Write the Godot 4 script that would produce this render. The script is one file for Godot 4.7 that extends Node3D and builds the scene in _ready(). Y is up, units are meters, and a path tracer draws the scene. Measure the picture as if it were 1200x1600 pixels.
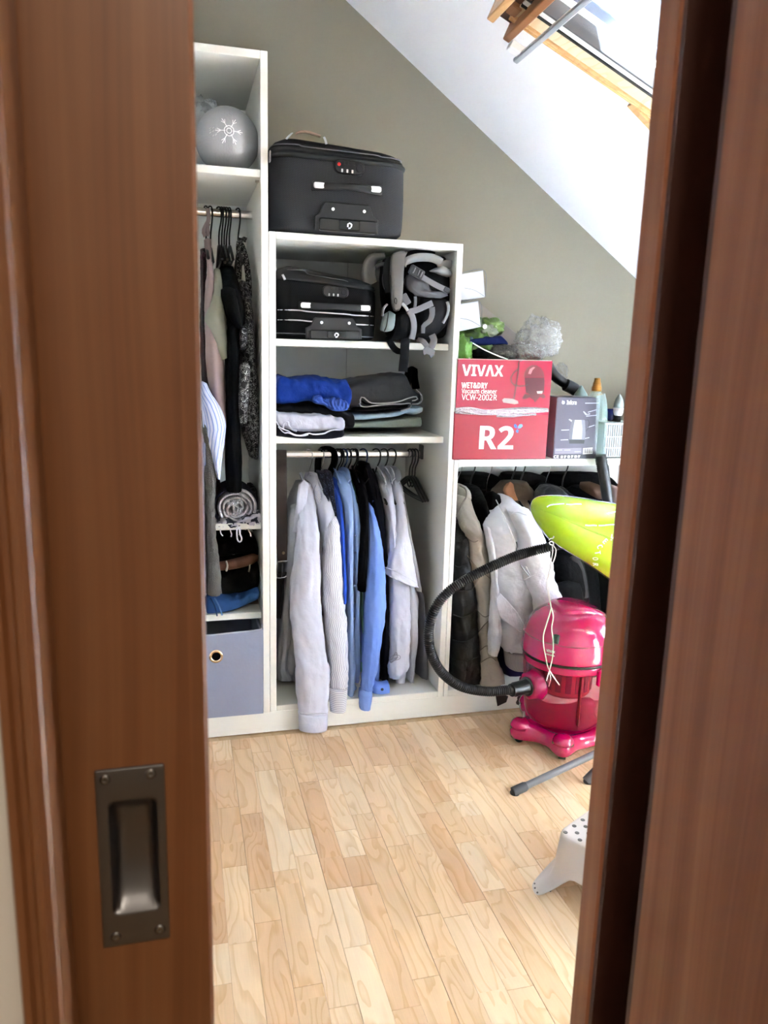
extends Node3D
# A walk-in closet under a roof slope, seen through a half open sliding door.
# World: wardrobe fronts lie on z = 0, x runs to the right, y is up, metres.

var taken := {}
var cache := {}
var fn := FastNoiseLite.new()

const EYE := Vector3(0, 1.45, 2.774)
const SLOPE := 0.6157          # roof pitch in radians
const SLOPE_AT := Vector3(1.05, 2.575, 0)   # a point of the slope's inner face

func _ready():
	# ---- camera
	var cam := Camera3D.new()
	cam.name = "camera"
	cam.position = EYE
	cam.rotation_degrees = Vector3(-11.5593, -14.8399, 1.5492)
	cam.fov = 67.3
	var at := CameraAttributesPhysical.new()
	at.frustum_focal_length = 18.03
	at.frustum_focus_distance = 2.9
	at.exposure_aperture = 6.5
	cam.attributes = at
	cam.current = true
	add_child(cam)
	# ---- sky, sun, exposure
	var we := WorldEnvironment.new()
	we.name = "environment"
	var e := Environment.new()
	e.background_mode = Environment.BG_SKY
	var sk := ProceduralSkyMaterial.new()
	sk.sky_top_color = Color(0.80, 0.88, 1.0)
	sk.sky_horizon_color = Color(0.62, 0.67, 0.74)
	sk.ground_bottom_color = Color(0.45, 0.44, 0.42)
	sk.ground_horizon_color = Color(0.75, 0.77, 0.78)
	sk.sun_angle_max = 8.0
	var sky := Sky.new()
	sky.sky_material = sk
	e.sky = sky
	e.background_energy_multiplier = 0.1
	e.tonemap_mode = Environment.TONE_MAPPER_LINEAR
	e.tonemap_exposure = 34.0
	e.sdfgi_enabled = true
	e.ssao_enabled = true
	e.ssil_enabled = true
	we.environment = e
	add_child(we)
	var sun := DirectionalLight3D.new()
	sun.name = "sun"
	sun.light_color = Color(0.87, 0.935, 1.0)
	sun.light_energy = 5.2
	sun.light_angular_distance = 0.6
	sun.shadow_enabled = true
	add_child(sun)
	sun.look_at_from_position(Vector3.ZERO, Vector3(0.50, -1.42, -0.10), Vector3.UP)
	# ---- the place, large things first
	room()
	skylight()
	door_side()
	wardrobe()
	things()

# ---------------------------------------------------------------- naming
func numbered(n: String) -> String:
	if not taken.has(n):
		taken[n] = 0
		return n
	taken[n] += 1
	return "%s_%03d" % [n, taken[n]]

func tag(o: Node3D, label := "", category := "", group := "", kind := ""):
	if label != "": o.set_meta("label", label)
	if category != "": o.set_meta("category", category)
	if group != "": o.set_meta("group", group)
	if kind != "": o.set_meta("kind", kind)
	return o

func thing(n: String, label: String, category: String, group := "", pos := Vector3.ZERO) -> Node3D:
	var o := Node3D.new()
	o.name = numbered(n)
	o.position = pos
	add_child(o)
	tag(o, label, category, group)
	return o

# a part is given in world coordinates; its thing may stand anywhere, so the mesh is shifted back
func part(par: Node3D, n: String, me: Mesh, m: Material, label := "") -> MeshInstance3D:
	var o := MeshInstance3D.new()
	o.name = n
	o.mesh = me
	o.material_override = m
	par.add_child(o, true)
	if label != "": o.set_meta("label", label)
	if par != self and par is Node3D:
		o.position = -abs_pos(par)
	return o

func abs_pos(o: Node) -> Vector3:
	var p := Vector3.ZERO
	while o is Node3D and o != self:
		p += o.position
		o = o.get_parent()
	return p

func structure(n: String, me: Mesh, m: Material, label := "", category := "") -> MeshInstance3D:
	var o := MeshInstance3D.new()
	o.name = numbered(n)
	o.mesh = me
	o.material_override = m
	add_child(o)
	tag(o, label, category, "", "structure")
	return o

# ---------------------------------------------------------------- materials
func mt(c: Color, rough := 0.6, o := {}) -> StandardMaterial3D:
	var key := str(c, rough, o)
	if cache.has(key): return cache[key]
	var m := StandardMaterial3D.new()
	m.albedo_color = c
	m.roughness = rough
	m.metallic = o.get("metal", 0.0)
	if not o.has("spec") and rough > 0.6 and c.get_luminance() < 0.3: m.metallic_specular = 0.22
	if o.has("spec"): m.metallic_specular = o.spec
	if o.has("tex"):
		m.albedo_texture = o.tex
		m.uv1_scale = o.get("scale", Vector3.ONE)
		if o.get("tri", false):
			m.uv1_triplanar = true
	if o.has("cloth"):
		m.normal_enabled = true
		m.normal_texture = wrinkle_map()
		m.normal_scale = o.cloth * 2.4
		m.uv1_triplanar = true
		m.uv1_scale = Vector3.ONE * o.get("cscale", 5.0)
	if o.has("nrm"):
		m.normal_enabled = true
		m.normal_texture = o.nrm
		m.normal_scale = o.get("nscale", 1.0)
		if o.has("nuv"): m.uv1_scale = Vector3.ONE * o.nuv
		if o.get("tri", false): m.uv1_triplanar = true
	if o.has("coat"):
		m.clearcoat_enabled = true
		m.clearcoat = o.coat
		m.clearcoat_roughness = 0.06
	if o.has("rim"):
		m.rim_enabled = true
		m.rim = o.rim
		m.rim_tint = 0.6
	if o.has("back"):
		m.backlight_enabled = true
		m.backlight = o.back
	if o.has("alpha"):
		m.transparency = BaseMaterial3D.TRANSPARENCY_ALPHA
		m.albedo_color.a = o.alpha
	if o.has("glass"):
		m.refraction_enabled = true
		m.refraction_scale = 0.05
		m.transparency = BaseMaterial3D.TRANSPARENCY_ALPHA
		m.albedo_color.a = o.glass
	m.cull_mode = BaseMaterial3D.CULL_DISABLED
	cache[key] = m
	return m

func noise_tex(key: String, kind: int, freq: float, ramp: Array, size := 512, seed_ := 1, normal := false, bump := 4.0, oct := 3) -> NoiseTexture2D:
	if cache.has(key): return cache[key]
	var n := FastNoiseLite.new()
	n.seed = seed_
	n.noise_type = kind
	n.frequency = freq
	n.fractal_octaves = oct
	if kind == FastNoiseLite.TYPE_CELLULAR:
		n.cellular_return_type = FastNoiseLite.RETURN_DISTANCE2_SUB
	var t := NoiseTexture2D.new()
	t.width = size
	t.height = size
	t.seamless = true
	t.noise = n
	t.as_normal_map = normal
	t.bump_strength = bump
	if ramp.size():
		var g := Gradient.new()
		var offs := PackedFloat32Array()
		var cols := PackedColorArray()
		for r in ramp:
			offs.append(r[0])
			cols.append(r[1])
		g.offsets = offs
		g.colors = cols
		t.color_ramp = g
	cache[key] = t
	return t

func wrinkle_map() -> Texture2D:
	return noise_tex("wrinkle", FastNoiseLite.TYPE_SIMPLEX_SMOOTH, 0.008, [], 512, 7, true, 5.0, 4)

func crumple_map() -> Texture2D:
	return noise_tex("crumple", FastNoiseLite.TYPE_CELLULAR, 0.02, [], 512, 3, true, 10.0, 3)

func knit_map() -> Texture2D:
	return noise_tex("knit", FastNoiseLite.TYPE_CELLULAR, 0.06, [], 256, 5, true, 8.0, 1)

func image_tex(key: String, w: int, h: int, f: Callable) -> ImageTexture:
	if cache.has(key): return cache[key]
	var im := Image.create(w, h, false, Image.FORMAT_RGB8)
	for y in h:
		for x in w:
			im.set_pixel(x, y, f.call(x, y))
	var t := ImageTexture.create_from_image(im)
	cache[key] = t
	return t

# ---------------------------------------------------------------- mesh helpers
func finish(v: PackedVector3Array, nr: PackedVector3Array, uv: PackedVector2Array, ix: PackedInt32Array) -> ArrayMesh:
	var a := []
	a.resize(Mesh.ARRAY_MAX)
	a[Mesh.ARRAY_VERTEX] = v
	a[Mesh.ARRAY_NORMAL] = nr
	a[Mesh.ARRAY_TEX_UV] = uv
	a[Mesh.ARRAY_INDEX] = ix
	var me := ArrayMesh.new()
	me.add_surface_from_arrays(Mesh.PRIMITIVE_TRIANGLES, a)
	return me

func join(list: Array) -> ArrayMesh:
	var v := PackedVector3Array()
	var nr := PackedVector3Array()
	var uv := PackedVector2Array()
	var ix := PackedInt32Array()
	for me in list:
		for s in me.get_surface_count():
			var a = me.surface_get_arrays(s)
			var base := v.size()
			v.append_array(a[Mesh.ARRAY_VERTEX])
			nr.append_array(a[Mesh.ARRAY_NORMAL])
			uv.append_array(a[Mesh.ARRAY_TEX_UV])
			for i in a[Mesh.ARRAY_INDEX]: ix.append(i + base)
	return finish(v, nr, uv, ix)

func moved(me: Mesh, t: Transform3D) -> ArrayMesh:
	var a = me.surface_get_arrays(0)
	var v: PackedVector3Array = a[Mesh.ARRAY_VERTEX]
	var nr: PackedVector3Array = a[Mesh.ARRAY_NORMAL]
	for i in v.size():
		v[i] = t * v[i]
		nr[i] = (t.basis * nr[i]).normalized()
	return finish(v, nr, a[Mesh.ARRAY_TEX_UV], a[Mesh.ARRAY_INDEX])

# chamfered box from lo to hi
func box(lo: Vector3, hi: Vector3, b := 0.0015, t := Transform3D()) -> ArrayMesh:
	var c := (lo + hi) / 2.0
	var h := (hi - lo) / 2.0
	b = minf(b, minf(h.x, minf(h.y, h.z)) * 0.9)
	var st := SurfaceTool.new()
	st.begin(Mesh.PRIMITIVE_TRIANGLES)
	var faces := []
	for ax in 3:
		for s in [-1.0, 1.0]:
			var u := (ax + 1) % 3
			var w := (ax + 2) % 3
			var q := []
			for k in [[-1, -1], [1, -1], [1, 1], [-1, 1]]:
				var p := Vector3.ZERO
				p[ax] = s * h[ax]
				p[u] = k[0] * (h[u] - b)
				p[w] = k[1] * (h[w] - b)
				q.append(p)
			faces.append(q)
	for ax in 3:      # edge strips along ax
		var u := (ax + 1) % 3
		var w := (ax + 2) % 3
		for su in [-1.0, 1.0]:
			for sw in [-1.0, 1.0]:
				var q := []
				for k in [[0, -1], [0, 1], [1, 1], [1, -1]]:
					var p := Vector3.ZERO
					p[ax] = k[1] * (h[ax] - b)
					p[u] = su * (h[u] - (0.0 if k[0] == 0 else b))
					p[w] = sw * (h[w] - (b if k[0] == 0 else 0.0))
					q.append(p)
				faces.append(q)
	for sx in [-1.0, 1.0]:
		for sy in [-1.0, 1.0]:
			for sz in [-1.0, 1.0]:
				faces.append([Vector3(sx * h.x, sy * (h.y - b), sz * (h.z - b)), Vector3(sx * (h.x - b), sy * h.y, sz * (h.z - b)), Vector3(sx * (h.x - b), sy * (h.y - b), sz * h.z)])
	for q in faces:
		var n: Vector3 = (q[1] - q[0]).cross(q[2] - q[0])
		var mid := Vector3.ZERO
		for p in q: mid += p
		if n.dot(mid) > 0: q.reverse()
		n = -(q[1] - q[0]).cross(q[2] - q[0]).normalized()
		var ax := n.abs().max_axis_index()
		for tri in ([[0, 1, 2], [0, 2, 3]] if q.size() == 4 else [[0, 1, 2]]):
			for i in tri:
				var p: Vector3 = q[i] + c
				st.set_normal(t.basis * n)
				st.set_uv(Vector2(p.z, -p.y) if ax == 0 else (Vector2(p.x, p.z) if ax == 1 else Vector2(p.x, -p.y)))
				st.add_vertex(t * p)
	st.index()
	return st.commit()

func rot(axis: Vector3, deg: float, about: Vector3) -> Transform3D:
	return Transform3D(Basis(axis.normalized(), deg_to_rad(deg)), Vector3.ZERO).translated(about) * Transform3D(Basis(), -about)

# rings: arrays of points of equal count, joined one to the next
func loft(rings: Array, cap0 := true, cap1 := true, closed := true) -> ArrayMesh:
	var n: int = rings[0].size()
	var m := rings.size()
	var cols := n + 1 if closed else n
	var v := PackedVector3Array()
	var nr := PackedVector3Array()
	var uv := PackedVector2Array()
	var ix := PackedInt32Array()
	var along := 0.0
	for j in m:
		if j > 0:
			along += rings[j][0].distance_to(rings[j - 1][0])
		var round_ := 0.0
		for i in cols:
			var p: Vector3 = rings[j][i % n]
			if i > 0: round_ += p.distance_to(rings[j][(i - 1) % n])
			v.append(p)
			uv.append(Vector2(round_, along))
			var j0 := maxi(j - 1, 0)
			var j1 := mini(j + 1, m - 1)
			var i0 := (i % n - 1 + n) % n if closed else maxi(i - 1, 0)
			var i1 := (i + 1) % n if closed else mini(i + 1, n - 1)
			var d: Vector3 = (rings[j][i1] - rings[j][i0]).cross(rings[j1][i % n] - rings[j0][i % n])
			nr.append(d.normalized() if d.length_squared() > 1e-20 else Vector3.UP)
	var mid := Vector3.ZERO
	for p in v: mid += p
	mid /= v.size()
	for j in m - 1:
		for i in cols - 1:
			var a := j * cols + i
			ix.append_array([a, a + cols, a + 1, a + 1, a + cols, a + cols + 1])
	# which way do the faces look? signed volume of the closed loft
	var vol := 0.0
	for k in range(0, ix.size(), 3):
		vol += (v[ix[k]] - mid).dot((v[ix[k + 1]] - mid).cross(v[ix[k + 2]] - mid))
	var nv := 0.0
	for k in v.size(): nv += nr[k].dot(v[k] - mid)
	if closed and vol > 0:
		for k in range(0, ix.size(), 3):
			var s := ix[k]
			ix[k] = ix[k + 1]
			ix[k + 1] = s
	if closed:
		# make the normals agree with the clockwise faces
		var k0 := 0
		var agree := 0.0
		while k0 < ix.size():
			var fnr := -(v[ix[k0 + 1]] - v[ix[k0]]).cross(v[ix[k0 + 2]] - v[ix[k0]])
			agree += fnr.dot(nr[ix[k0]])
			k0 += 3
		if agree < 0:
			for k in nr.size(): nr[k] = -nr[k]
	if closed:
		for which in [[0, cap0], [m - 1, cap1]]:
			if not which[1]: continue
			var ring = rings[which[0]]
			var c := Vector3.ZERO
			for p in ring: c += p
			c /= n
			var inner := Vector3.ZERO
			for p in rings[1 if which[0] == 0 else m - 2]: inner += p
			inner /= n
			var out := (c - inner).normalized()
			var fnr := Vector3.ZERO
			for i in n: fnr += (ring[i] - c).cross(ring[(i + 1) % n] - c)
			if fnr.length() < 1e-12: continue
			fnr = fnr.normalized()
			var flip := fnr.dot(out) > 0
			var nn := fnr if flip else -fnr
			var base := v.size()
			v.append(c); nr.append(nn); uv.append(Vector2.ZERO)
			for p in ring:
				v.append(p); nr.append(nn); uv.append(Vector2((p - c).x, (p - c).y + (p - c).z))
			for i in n:
				var a := base + 1 + i
				var b := base + 1 + (i + 1) % n
				ix.append_array([base, b, a] if flip else [base, a, b])
	return finish(v, nr, uv, ix)

func smooth_path(pts: Array, step: float, closed := false) -> Array:
	var c := Curve3D.new()
	var n := pts.size()
	for i in n:
		var a: Vector3 = pts[i - 1] if i > 0 else (pts[n - 1] if closed else pts[0])
		var b: Vector3 = pts[i + 1] if i < n - 1 else (pts[0] if closed else pts[n - 1])
		var t := (b - a) / 6.0
		c.add_point(pts[i], -t, t)
	if closed:
		var t: Vector3 = (pts[1] - pts[n - 1]) / 6.0
		c.add_point(pts[0], -t, t)
	c.bake_interval = step / 3.0
	var l := c.get_baked_length()
	var k := maxi(2, int(ceil(l / step)))
	var out := []
	for i in k + 1: out.append(c.sample_baked(l * i / k, true))
	return out

func frames(p: Array) -> Array:
	var out := []
	var up := Vector3(0.13, 0.97, 0.21).normalized()
	for i in p.size():
		var t: Vector3 = (p[mini(i + 1, p.size() - 1)] - p[maxi(i - 1, 0)]).normalized()
		if i == 0 and absf(t.dot(up)) > 0.9: up = Vector3(0.2, 0.1, 0.97).normalized()
		var s := t.cross(up).normalized()
		up = s.cross(t).normalized()
		out.append([s, up, t])
	return out

# round tube along points; r is a number or a function of the share of the length
func tube(p: Array, r, seg := 10) -> ArrayMesh:
	var fr := frames(p)
	var rings := []
	for i in p.size():
		var rr: float = r.call(float(i) / (p.size() - 1)) if r is Callable else float(r)
		var ring := PackedVector3Array()
		for k in seg:
			var a := TAU * k / seg
			ring.append(p[i] + (fr[i][0] * cos(a) + fr[i][1] * sin(a)) * rr)
		rings.append(ring)
	return loft(rings)

func cord(pts: Array, r: float, seg := 8, step := 0.01) -> ArrayMesh:
	return tube(smooth_path(pts, step), r, seg)

# flat strap along points: width lies along `side` (a direction, made square to the path)
func strap(pts: Array, width, thick: float, side: Vector3, step := 0.012) -> ArrayMesh:
	var p := smooth_path(pts, step)
	var rings := []
	for i in p.size():
		var t: Vector3 = (p[mini(i + 1, p.size() - 1)] - p[maxi(i - 1, 0)]).normalized()
		var s := (side - t * side.dot(t)).normalized()
		var n := s.cross(t).normalized()
		var w: float = (width.call(float(i) / (p.size() - 1)) if width is Callable else float(width)) / 2.0
		var h := thick / 2.0
		var ring := PackedVector3Array()
		for k in [[-1, -.4], [-.9, -1], [-.45, -1.15], [0, -1.2], [.45, -1.15], [.9, -1], [1, -.4], [1, .4], [.9, 1], [.45, 1.15], [0, 1.2], [-.45, 1.15], [-.9, 1], [-1, .4]]:
			ring.append(p[i] + s * w * k[0] + n * h * k[1])
		rings.append(ring)
	return loft(rings)

# turned shape: profile of (radius, height), round an upright axis at c
func lathe(prof: Array, c: Vector3, seg := 32, t := Basis()) -> ArrayMesh:
	var rings := []
	for q in prof:
		var ring := PackedVector3Array()
		for k in seg:
			var a := TAU * k / seg
			ring.append(c + t * Vector3(cos(a) * maxf(q.x, 1e-4), q.y, -sin(a) * maxf(q.x, 1e-4)))
		rings.append(ring)
	return loft(rings)

# outline (x, y) pushed back along z from z1 (front) to z0, edges eased by b
func slab(poly: Array, z0: float, z1: float, b := 0.0015, t := Transform3D()) -> ArrayMesh:
	var pp := PackedVector2Array(poly)
	if Geometry2D.is_polygon_clockwise(pp): pp.reverse()
	var inn := pp
	if b > 0:
		var off := Geometry2D.offset_polygon(pp, -b, Geometry2D.JOIN_MITER)
		if off.size() == 1 and off[0].size() == pp.size():
			# match the start
			var o: PackedVector2Array = off[0]
			if Geometry2D.is_polygon_clockwise(o): o.reverse()
			var best := 0
			for k in o.size():
				if o[k].distance_to(pp[0]) < o[best].distance_to(pp[0]): best = k
			inn = PackedVector2Array()
			for k in o.size(): inn.append(o[(k + best) % o.size()])
		else:
			b = 0.0
	var st := SurfaceTool.new()
	st.begin(Mesh.PRIMITIVE_TRIANGLES)
	var tri := Geometry2D.triangulate_polygon(inn)
	for s in [[z1, 1.0], [z0, -1.0]]:
		for k in range(0, tri.size(), 3):
			var q := [inn[tri[k]], inn[tri[k + 1]], inn[tri[k + 2]]]
			var ccw: bool = (q[1] - q[0]).cross(q[2] - q[0]) > 0
			if ccw == (s[1] > 0): q.reverse()
			for w in q:
				st.set_normal(t.basis * Vector3(0, 0, s[1]))
				st.set_uv(Vector2(w.x, -w.y))
				st.add_vertex(t * Vector3(w.x, w.y, s[0]))
	var n := pp.size()
	var layers := [[inn, z1], [pp, z1 - b], [pp, z0 + b], [inn, z0]] if b > 0 else [[pp, z1], [pp, z0]]
	for l in layers.size() - 1:
		for i in n:
			var j := (i + 1) % n
			var a: Vector3 = Vector3(layers[l][0][i].x, layers[l][0][i].y, layers[l][1])
			var bb := Vector3(layers[l][0][j].x, layers[l][0][j].y, layers[l][1])
			var c := Vector3(layers[l + 1][0][j].x, layers[l + 1][0][j].y, layers[l + 1][1])
			var d := Vector3(layers[l + 1][0][i].x, layers[l + 1][0][i].y, layers[l + 1][1])
			var e: Vector2 = pp[j] - pp[i]
			var nn := Vector3(e.y, -e.x, 0).normalized()
			if b > 0 and l != 1: nn = (nn + Vector3(0, 0, 1 if l == 0 else -1)).normalized()
			for w in [a, bb, c, a, c, d]:
				st.set_normal(t.basis * nn)
				st.set_uv(Vector2(w.x + w.z, -w.y))
				st.add_vertex(t * w)
	st.index()
	return st.commit()

func rounded_rect(x0: float, y0: float, x1: float, y1: float, r: float, k := 5) -> Array:
	var out := []
	for q in [[x1 - r, y1 - r, 0.0], [x0 + r, y1 - r, 90.0], [x0 + r, y0 + r, 180.0], [x1 - r, y0 + r, 270.0]]:
		for i in k + 1:
			var a := deg_to_rad(q[2] + 90.0 * i / k)
			out.append(Vector2(q[0] + cos(a) * r, q[1] + sin(a) * r))
	return out

func text_mesh(s: String, h: float, depth := 0.0006, bold := true, font := "Droid Sans") -> TextMesh:
	var f := SystemFont.new()
	f.font_names = PackedStringArray([font])
	f.font_weight = 700 if bold else 400
	var t := TextMesh.new()
	t.text = s
	t.font = f
	t.font_size = 48
	t.pixel_size = h / 48.0 / 0.72
	t.depth = depth
	t.curve_step = 1.0
	return t

# lettering printed on a thing; at is the middle (world), turned by basis
func lettering(par: Node3D, s: String, h: float, at: Vector3, m: Material, b := Basis(), bold := true, n := "lettering", fit := 0.0) -> MeshInstance3D:
	var t := text_mesh(s, h, 0.0006, bold)
	var o := part(par, n, t, m)
	var w := t.get_aabb().size.x
	var sc := fit / w if fit > 0 and w > 0 else 1.0
	o.transform = Transform3D(b * Basis.from_scale(Vector3(sc, 1, 1)), at - abs_pos(par))
	return o

# ---------------------------------------------------------------- cloth
func catmull(a: Array, t: float) -> Array:
	var n := a.size()
	var f := clampf(t, 0, 1) * (n - 1)
	var i := mini(int(f), n - 2)
	var u := f - i
	var p0 = a[maxi(i - 1, 0)]
	var p1 = a[i]
	var p2 = a[i + 1]
	var p3 = a[mini(i + 2, n - 1)]
	var out := []
	for k in p1.size():
		var m1: float = (p2[k] - p0[k]) * 0.5
		var m2: float = (p3[k] - p1[k]) * 0.5
		var lo: float = minf(p1[k], p2[k])
		var hi: float = maxf(p1[k], p2[k])
		var val: float = p1[k] * (2 * u * u * u - 3 * u * u + 1) + m1 * (u * u * u - 2 * u * u + u) + p2[k] * (-2 * u * u * u + 3 * u * u) + m2 * (u * u * u - u * u)
		out.append(clampf(val, lo - 0.15 * (hi - lo) - 0.002, hi + 0.15 * (hi - lo) + 0.002))
	return out

# rows: [x left, y left, x right, y right] seen from the front, downwards; hz half depth (or one per row)
# o: z middle, fold (depth of the folds), ff (how many), seed, seg, pw (2 round, 4 flat), round0 / round1 (rounded ends), step
func drape(rows: Array, hz, o := {}) -> ArrayMesh:
	var rr := []
	for i in rows.size():
		var h: float = hz[i] if hz is Array else float(hz)
		rr.append([rows[i][0], rows[i][1], rows[i][2], rows[i][3], h, rows[i][4] + o.get("dz", 0.0)])
	var length := 0.0
	for i in rows.size() - 1:
		length += Vector2(rows[i][0] + rows[i][2] - rows[i + 1][0] - rows[i + 1][2], rows[i][1] + rows[i][3] - rows[i + 1][1] - rows[i + 1][3]).length() / 2.0
	var m := maxi(6, int(length / o.get("step", 0.014)))
	var seg: int = o.get("seg", 28)
	var fold: float = o.get("fold", 0.12)
	var ff: float = o.get("ff", 1.6)
	var pw: float = o.get("pw", 2.4)
	fn.seed = o.get("seed", 1)
	fn.frequency = 1.0
	fn.fractal_octaves = 2
	fn.noise_type = FastNoiseLite.TYPE_SIMPLEX_SMOOTH
	var crease: float = o.get("crease", 0.0022) * 1.5
	var rings := []
	var r0: float = o.get("round0", 0.012)
	var r1: float = o.get("round1", 0.0)
	for j in m + 1:
		var t := float(j) / m
		var q := catmull(rr, t)
		var c := Vector3((q[0] + q[2]) / 2, (q[1] + q[3]) / 2, q[5])
		var h := Vector3((q[2] - q[0]) / 2, (q[3] - q[1]) / 2, 0)
		var sc := 1.0
		var d0 := t * length
		var d1 := (1 - t) * length
		if d0 < r0: sc = minf(sc, sqrt(maxf(0.01, 1 - pow(1 - d0 / r0, 2))))
		if d1 < r1: sc = minf(sc, sqrt(maxf(0.01, 1 - pow(1 - d1 / r1, 2))))
		var ring := PackedVector3Array()
		for k in seg:
			var a := TAU * k / seg
			var ca := cos(a)
			var sa := sin(a)
			var sx := signf(ca) * pow(absf(ca), 2.0 / pw)
			var sz := signf(sa) * pow(absf(sa), 2.0 / pw)
			var nn := fn.get_noise_3d(ca * ff + 7.0, sa * ff, d0 * 2.2)
			var g := 1.0 + fold * nn * (0.45 + 0.55 * t)
			var w := fn.get_noise_3d(ca * ff * 1.7 + d0 * 9.0, sa * ff * 1.7 + 30.0, d0 * 13.0) * crease
			var p := c + (h * sx + Vector3(0, 0, q[4]) * sz) * g * sc + Vector3(sx, 0.0, sz) * w * sc
			ring.append(p)
		rings.append(ring)
	if o.get("hollow", true) and r1 == 0.0:
		# an open hem: turn inwards and end inside
		var last: PackedVector3Array = rings[rings.size() - 1]
		var c := Vector3.ZERO
		for p in last: c += p
		c /= seg
		for s in [[0.93, 0.0005], [0.86, 0.02]]:
			var ring := PackedVector3Array()
			for p in last: ring.append(c + (p - c) * s[0] + Vector3(0, s[1], 0))
			rings.append(ring)
	return loft(rings)

# a folded piece of cloth lying: rows along x of [x, y bottom, y top, z front]; rounded front edge, waves from noise
func folded(rows: Array, z_back: float, o := {}) -> ArrayMesh:
	fn.seed = o.get("seed", 1)
	fn.frequency = 1.0
	fn.fractal_octaves = 2
	var m: int = o.get("m", 40)
	var seg := 28
	var amp: float = o.get("amp", 0.006)
	var rings := []
	for j in m + 1:
		var t := float(j) / m
		var q := catmull(rows, t)
		var c := Vector3(q[0], (q[1] + q[2]) / 2, (q[3] + z_back) / 2)
		var hy: float = (q[2] - q[1]) / 2
		var hz: float = (q[3] - z_back) / 2
		var sc := 1.0
		var e: float = minf(t, 1 - t) * (rows[rows.size() - 1][0] - rows[0][0])
		var rd: float = o.get("end", 0.02)
		if e < rd: sc = sqrt(maxf(0.02, 1 - pow(1 - e / rd, 2)))
		var ring := PackedVector3Array()
		for k in seg:
			var a := TAU * k / seg
			var sy := signf(sin(a)) * pow(absf(sin(a)), 0.55)
			var sz := signf(cos(a)) * pow(absf(cos(a)), 0.4)
			var w := fn.get_noise_3d(q[0] * o.get("fx", 22.0), sy * 1.3 + 4.0, sz * o.get("fz", 1.6)) * amp
			ring.append(c + Vector3(0, (hy * sy + w * (0.5 + 0.5 * sy)) * sc, hz * sz * (0.75 + 0.25 * sc) + w))
		rings.append(ring)
	return loft(rings)

# lumpy closed lump (bags, crumpled plastic)
func lump(c: Vector3, r: Vector3, seed_: int, rough := 0.3, freq := 1.4, seg := 28) -> ArrayMesh:
	fn.seed = seed_
	fn.frequency = 1.0
	fn.fractal_octaves = 3
	var rings := []
	for j in seg / 2 + 1:
		var b := PI * j / (seg / 2)
		var ring := PackedVector3Array()
		for k in seg:
			var a := TAU * k / seg
			var d := Vector3(sin(b) * cos(a), cos(b), sin(b) * sin(a))
			var g := 1.0 + rough * fn.get_noise_3d(d.x * freq, d.y * freq, d.z * freq) + rough * 0.5 * absf(fn.get_noise_3d(d.x * freq * 3.0 + 9.0, d.y * freq * 3.0, d.z * freq * 3.0))
			ring.append(c + d * r * g)
		rings.append(ring)
	return loft(rings, false, false)

# ---------------------------------------------------------------- the room
func maple() -> Texture2D:
	var a := FastNoiseLite.new()
	a.seed = 11
	a.frequency = 1.0
	a.fractal_octaves = 3
	return image_tex("maple", 512, 1024, func(x, y):
		# 0.5 m across and 1 m along; rings of a warped trunk give arched grain
		var u: float = x / 512.0 * 0.5
		var v: float = y / 1024.0
		var w: float = a.get_noise_2d(u * 6.0, v * 1.6) * 0.09 + a.get_noise_2d(u * 18.0, v * 4.0) * 0.014
		var q: float = absf(u + w - 0.25) * 26.0 + sin(v * 5.0 + w * 20.0) * 0.8
		var r: float = q - floorf(q)
		var line: float = smoothstep(0.55, 0.96, r) * (1.0 - smoothstep(0.96, 1.0, r))
		var fine: float = a.get_noise_2d(u * 240.0, v * 7.0) * 0.5 + 0.5
		var k: float = 1.0 - 0.05 * line - 0.04 * fine - 0.05 * (a.get_noise_2d(u * 9.0 + 3.0, v * 2.0) + 0.5)
		return Color(k, k * (1.0 - 0.035 * line), k * (1.0 - 0.09 * line)))

func brown_wood() -> Texture2D:
	var a := FastNoiseLite.new()
	a.seed = 5
	a.frequency = 1.0
	a.fractal_octaves = 3
	return image_tex("brown_wood", 512, 512, func(x, y):
		var u: float = x / 512.0 * 0.5
		var v: float = y / 512.0
		var w: float = a.get_noise_2d(u * 3.0, v * 1.2) * 0.03
		var band: float = a.get_noise_2d((u + w) * 34.0, v * 0.9)
		var fine: float = a.get_noise_2d((u + w) * 190.0, v * 3.5)
		var k: float = 0.88 + 0.10 * band + 0.05 * fine
		return Color(clampf(k, 0, 1), clampf(k * (0.97 + 0.05 * band), 0, 1), clampf(k * (0.93 + 0.08 * band), 0, 1)))

func slope_frame(u: float, z: float, w: float) -> Vector3:   # u down the slope from SLOPE_AT, w into the room
	return SLOPE_AT + Vector3(cos(SLOPE), -sin(SLOPE), 0) * u + Vector3(0, 0, z) + Vector3(-sin(SLOPE), -cos(SLOPE), 0) * w

func slope_basis() -> Transform3D:   # local x down the slope, y out of the roof, z along the roof
	return Transform3D(Basis(Vector3(cos(SLOPE), -sin(SLOPE), 0), Vector3(sin(SLOPE), cos(SLOPE), 0), Vector3(0, 0, 1)), SLOPE_AT)

const WIN := [0.0, 1.12, 0.32, 0.98]   # opening: u0, u1, z0, z1
const WIN2 := [0.0, 1.12, 1.22, 1.88]  # added second opening out of view, lets sun in to brighten the closet

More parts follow.
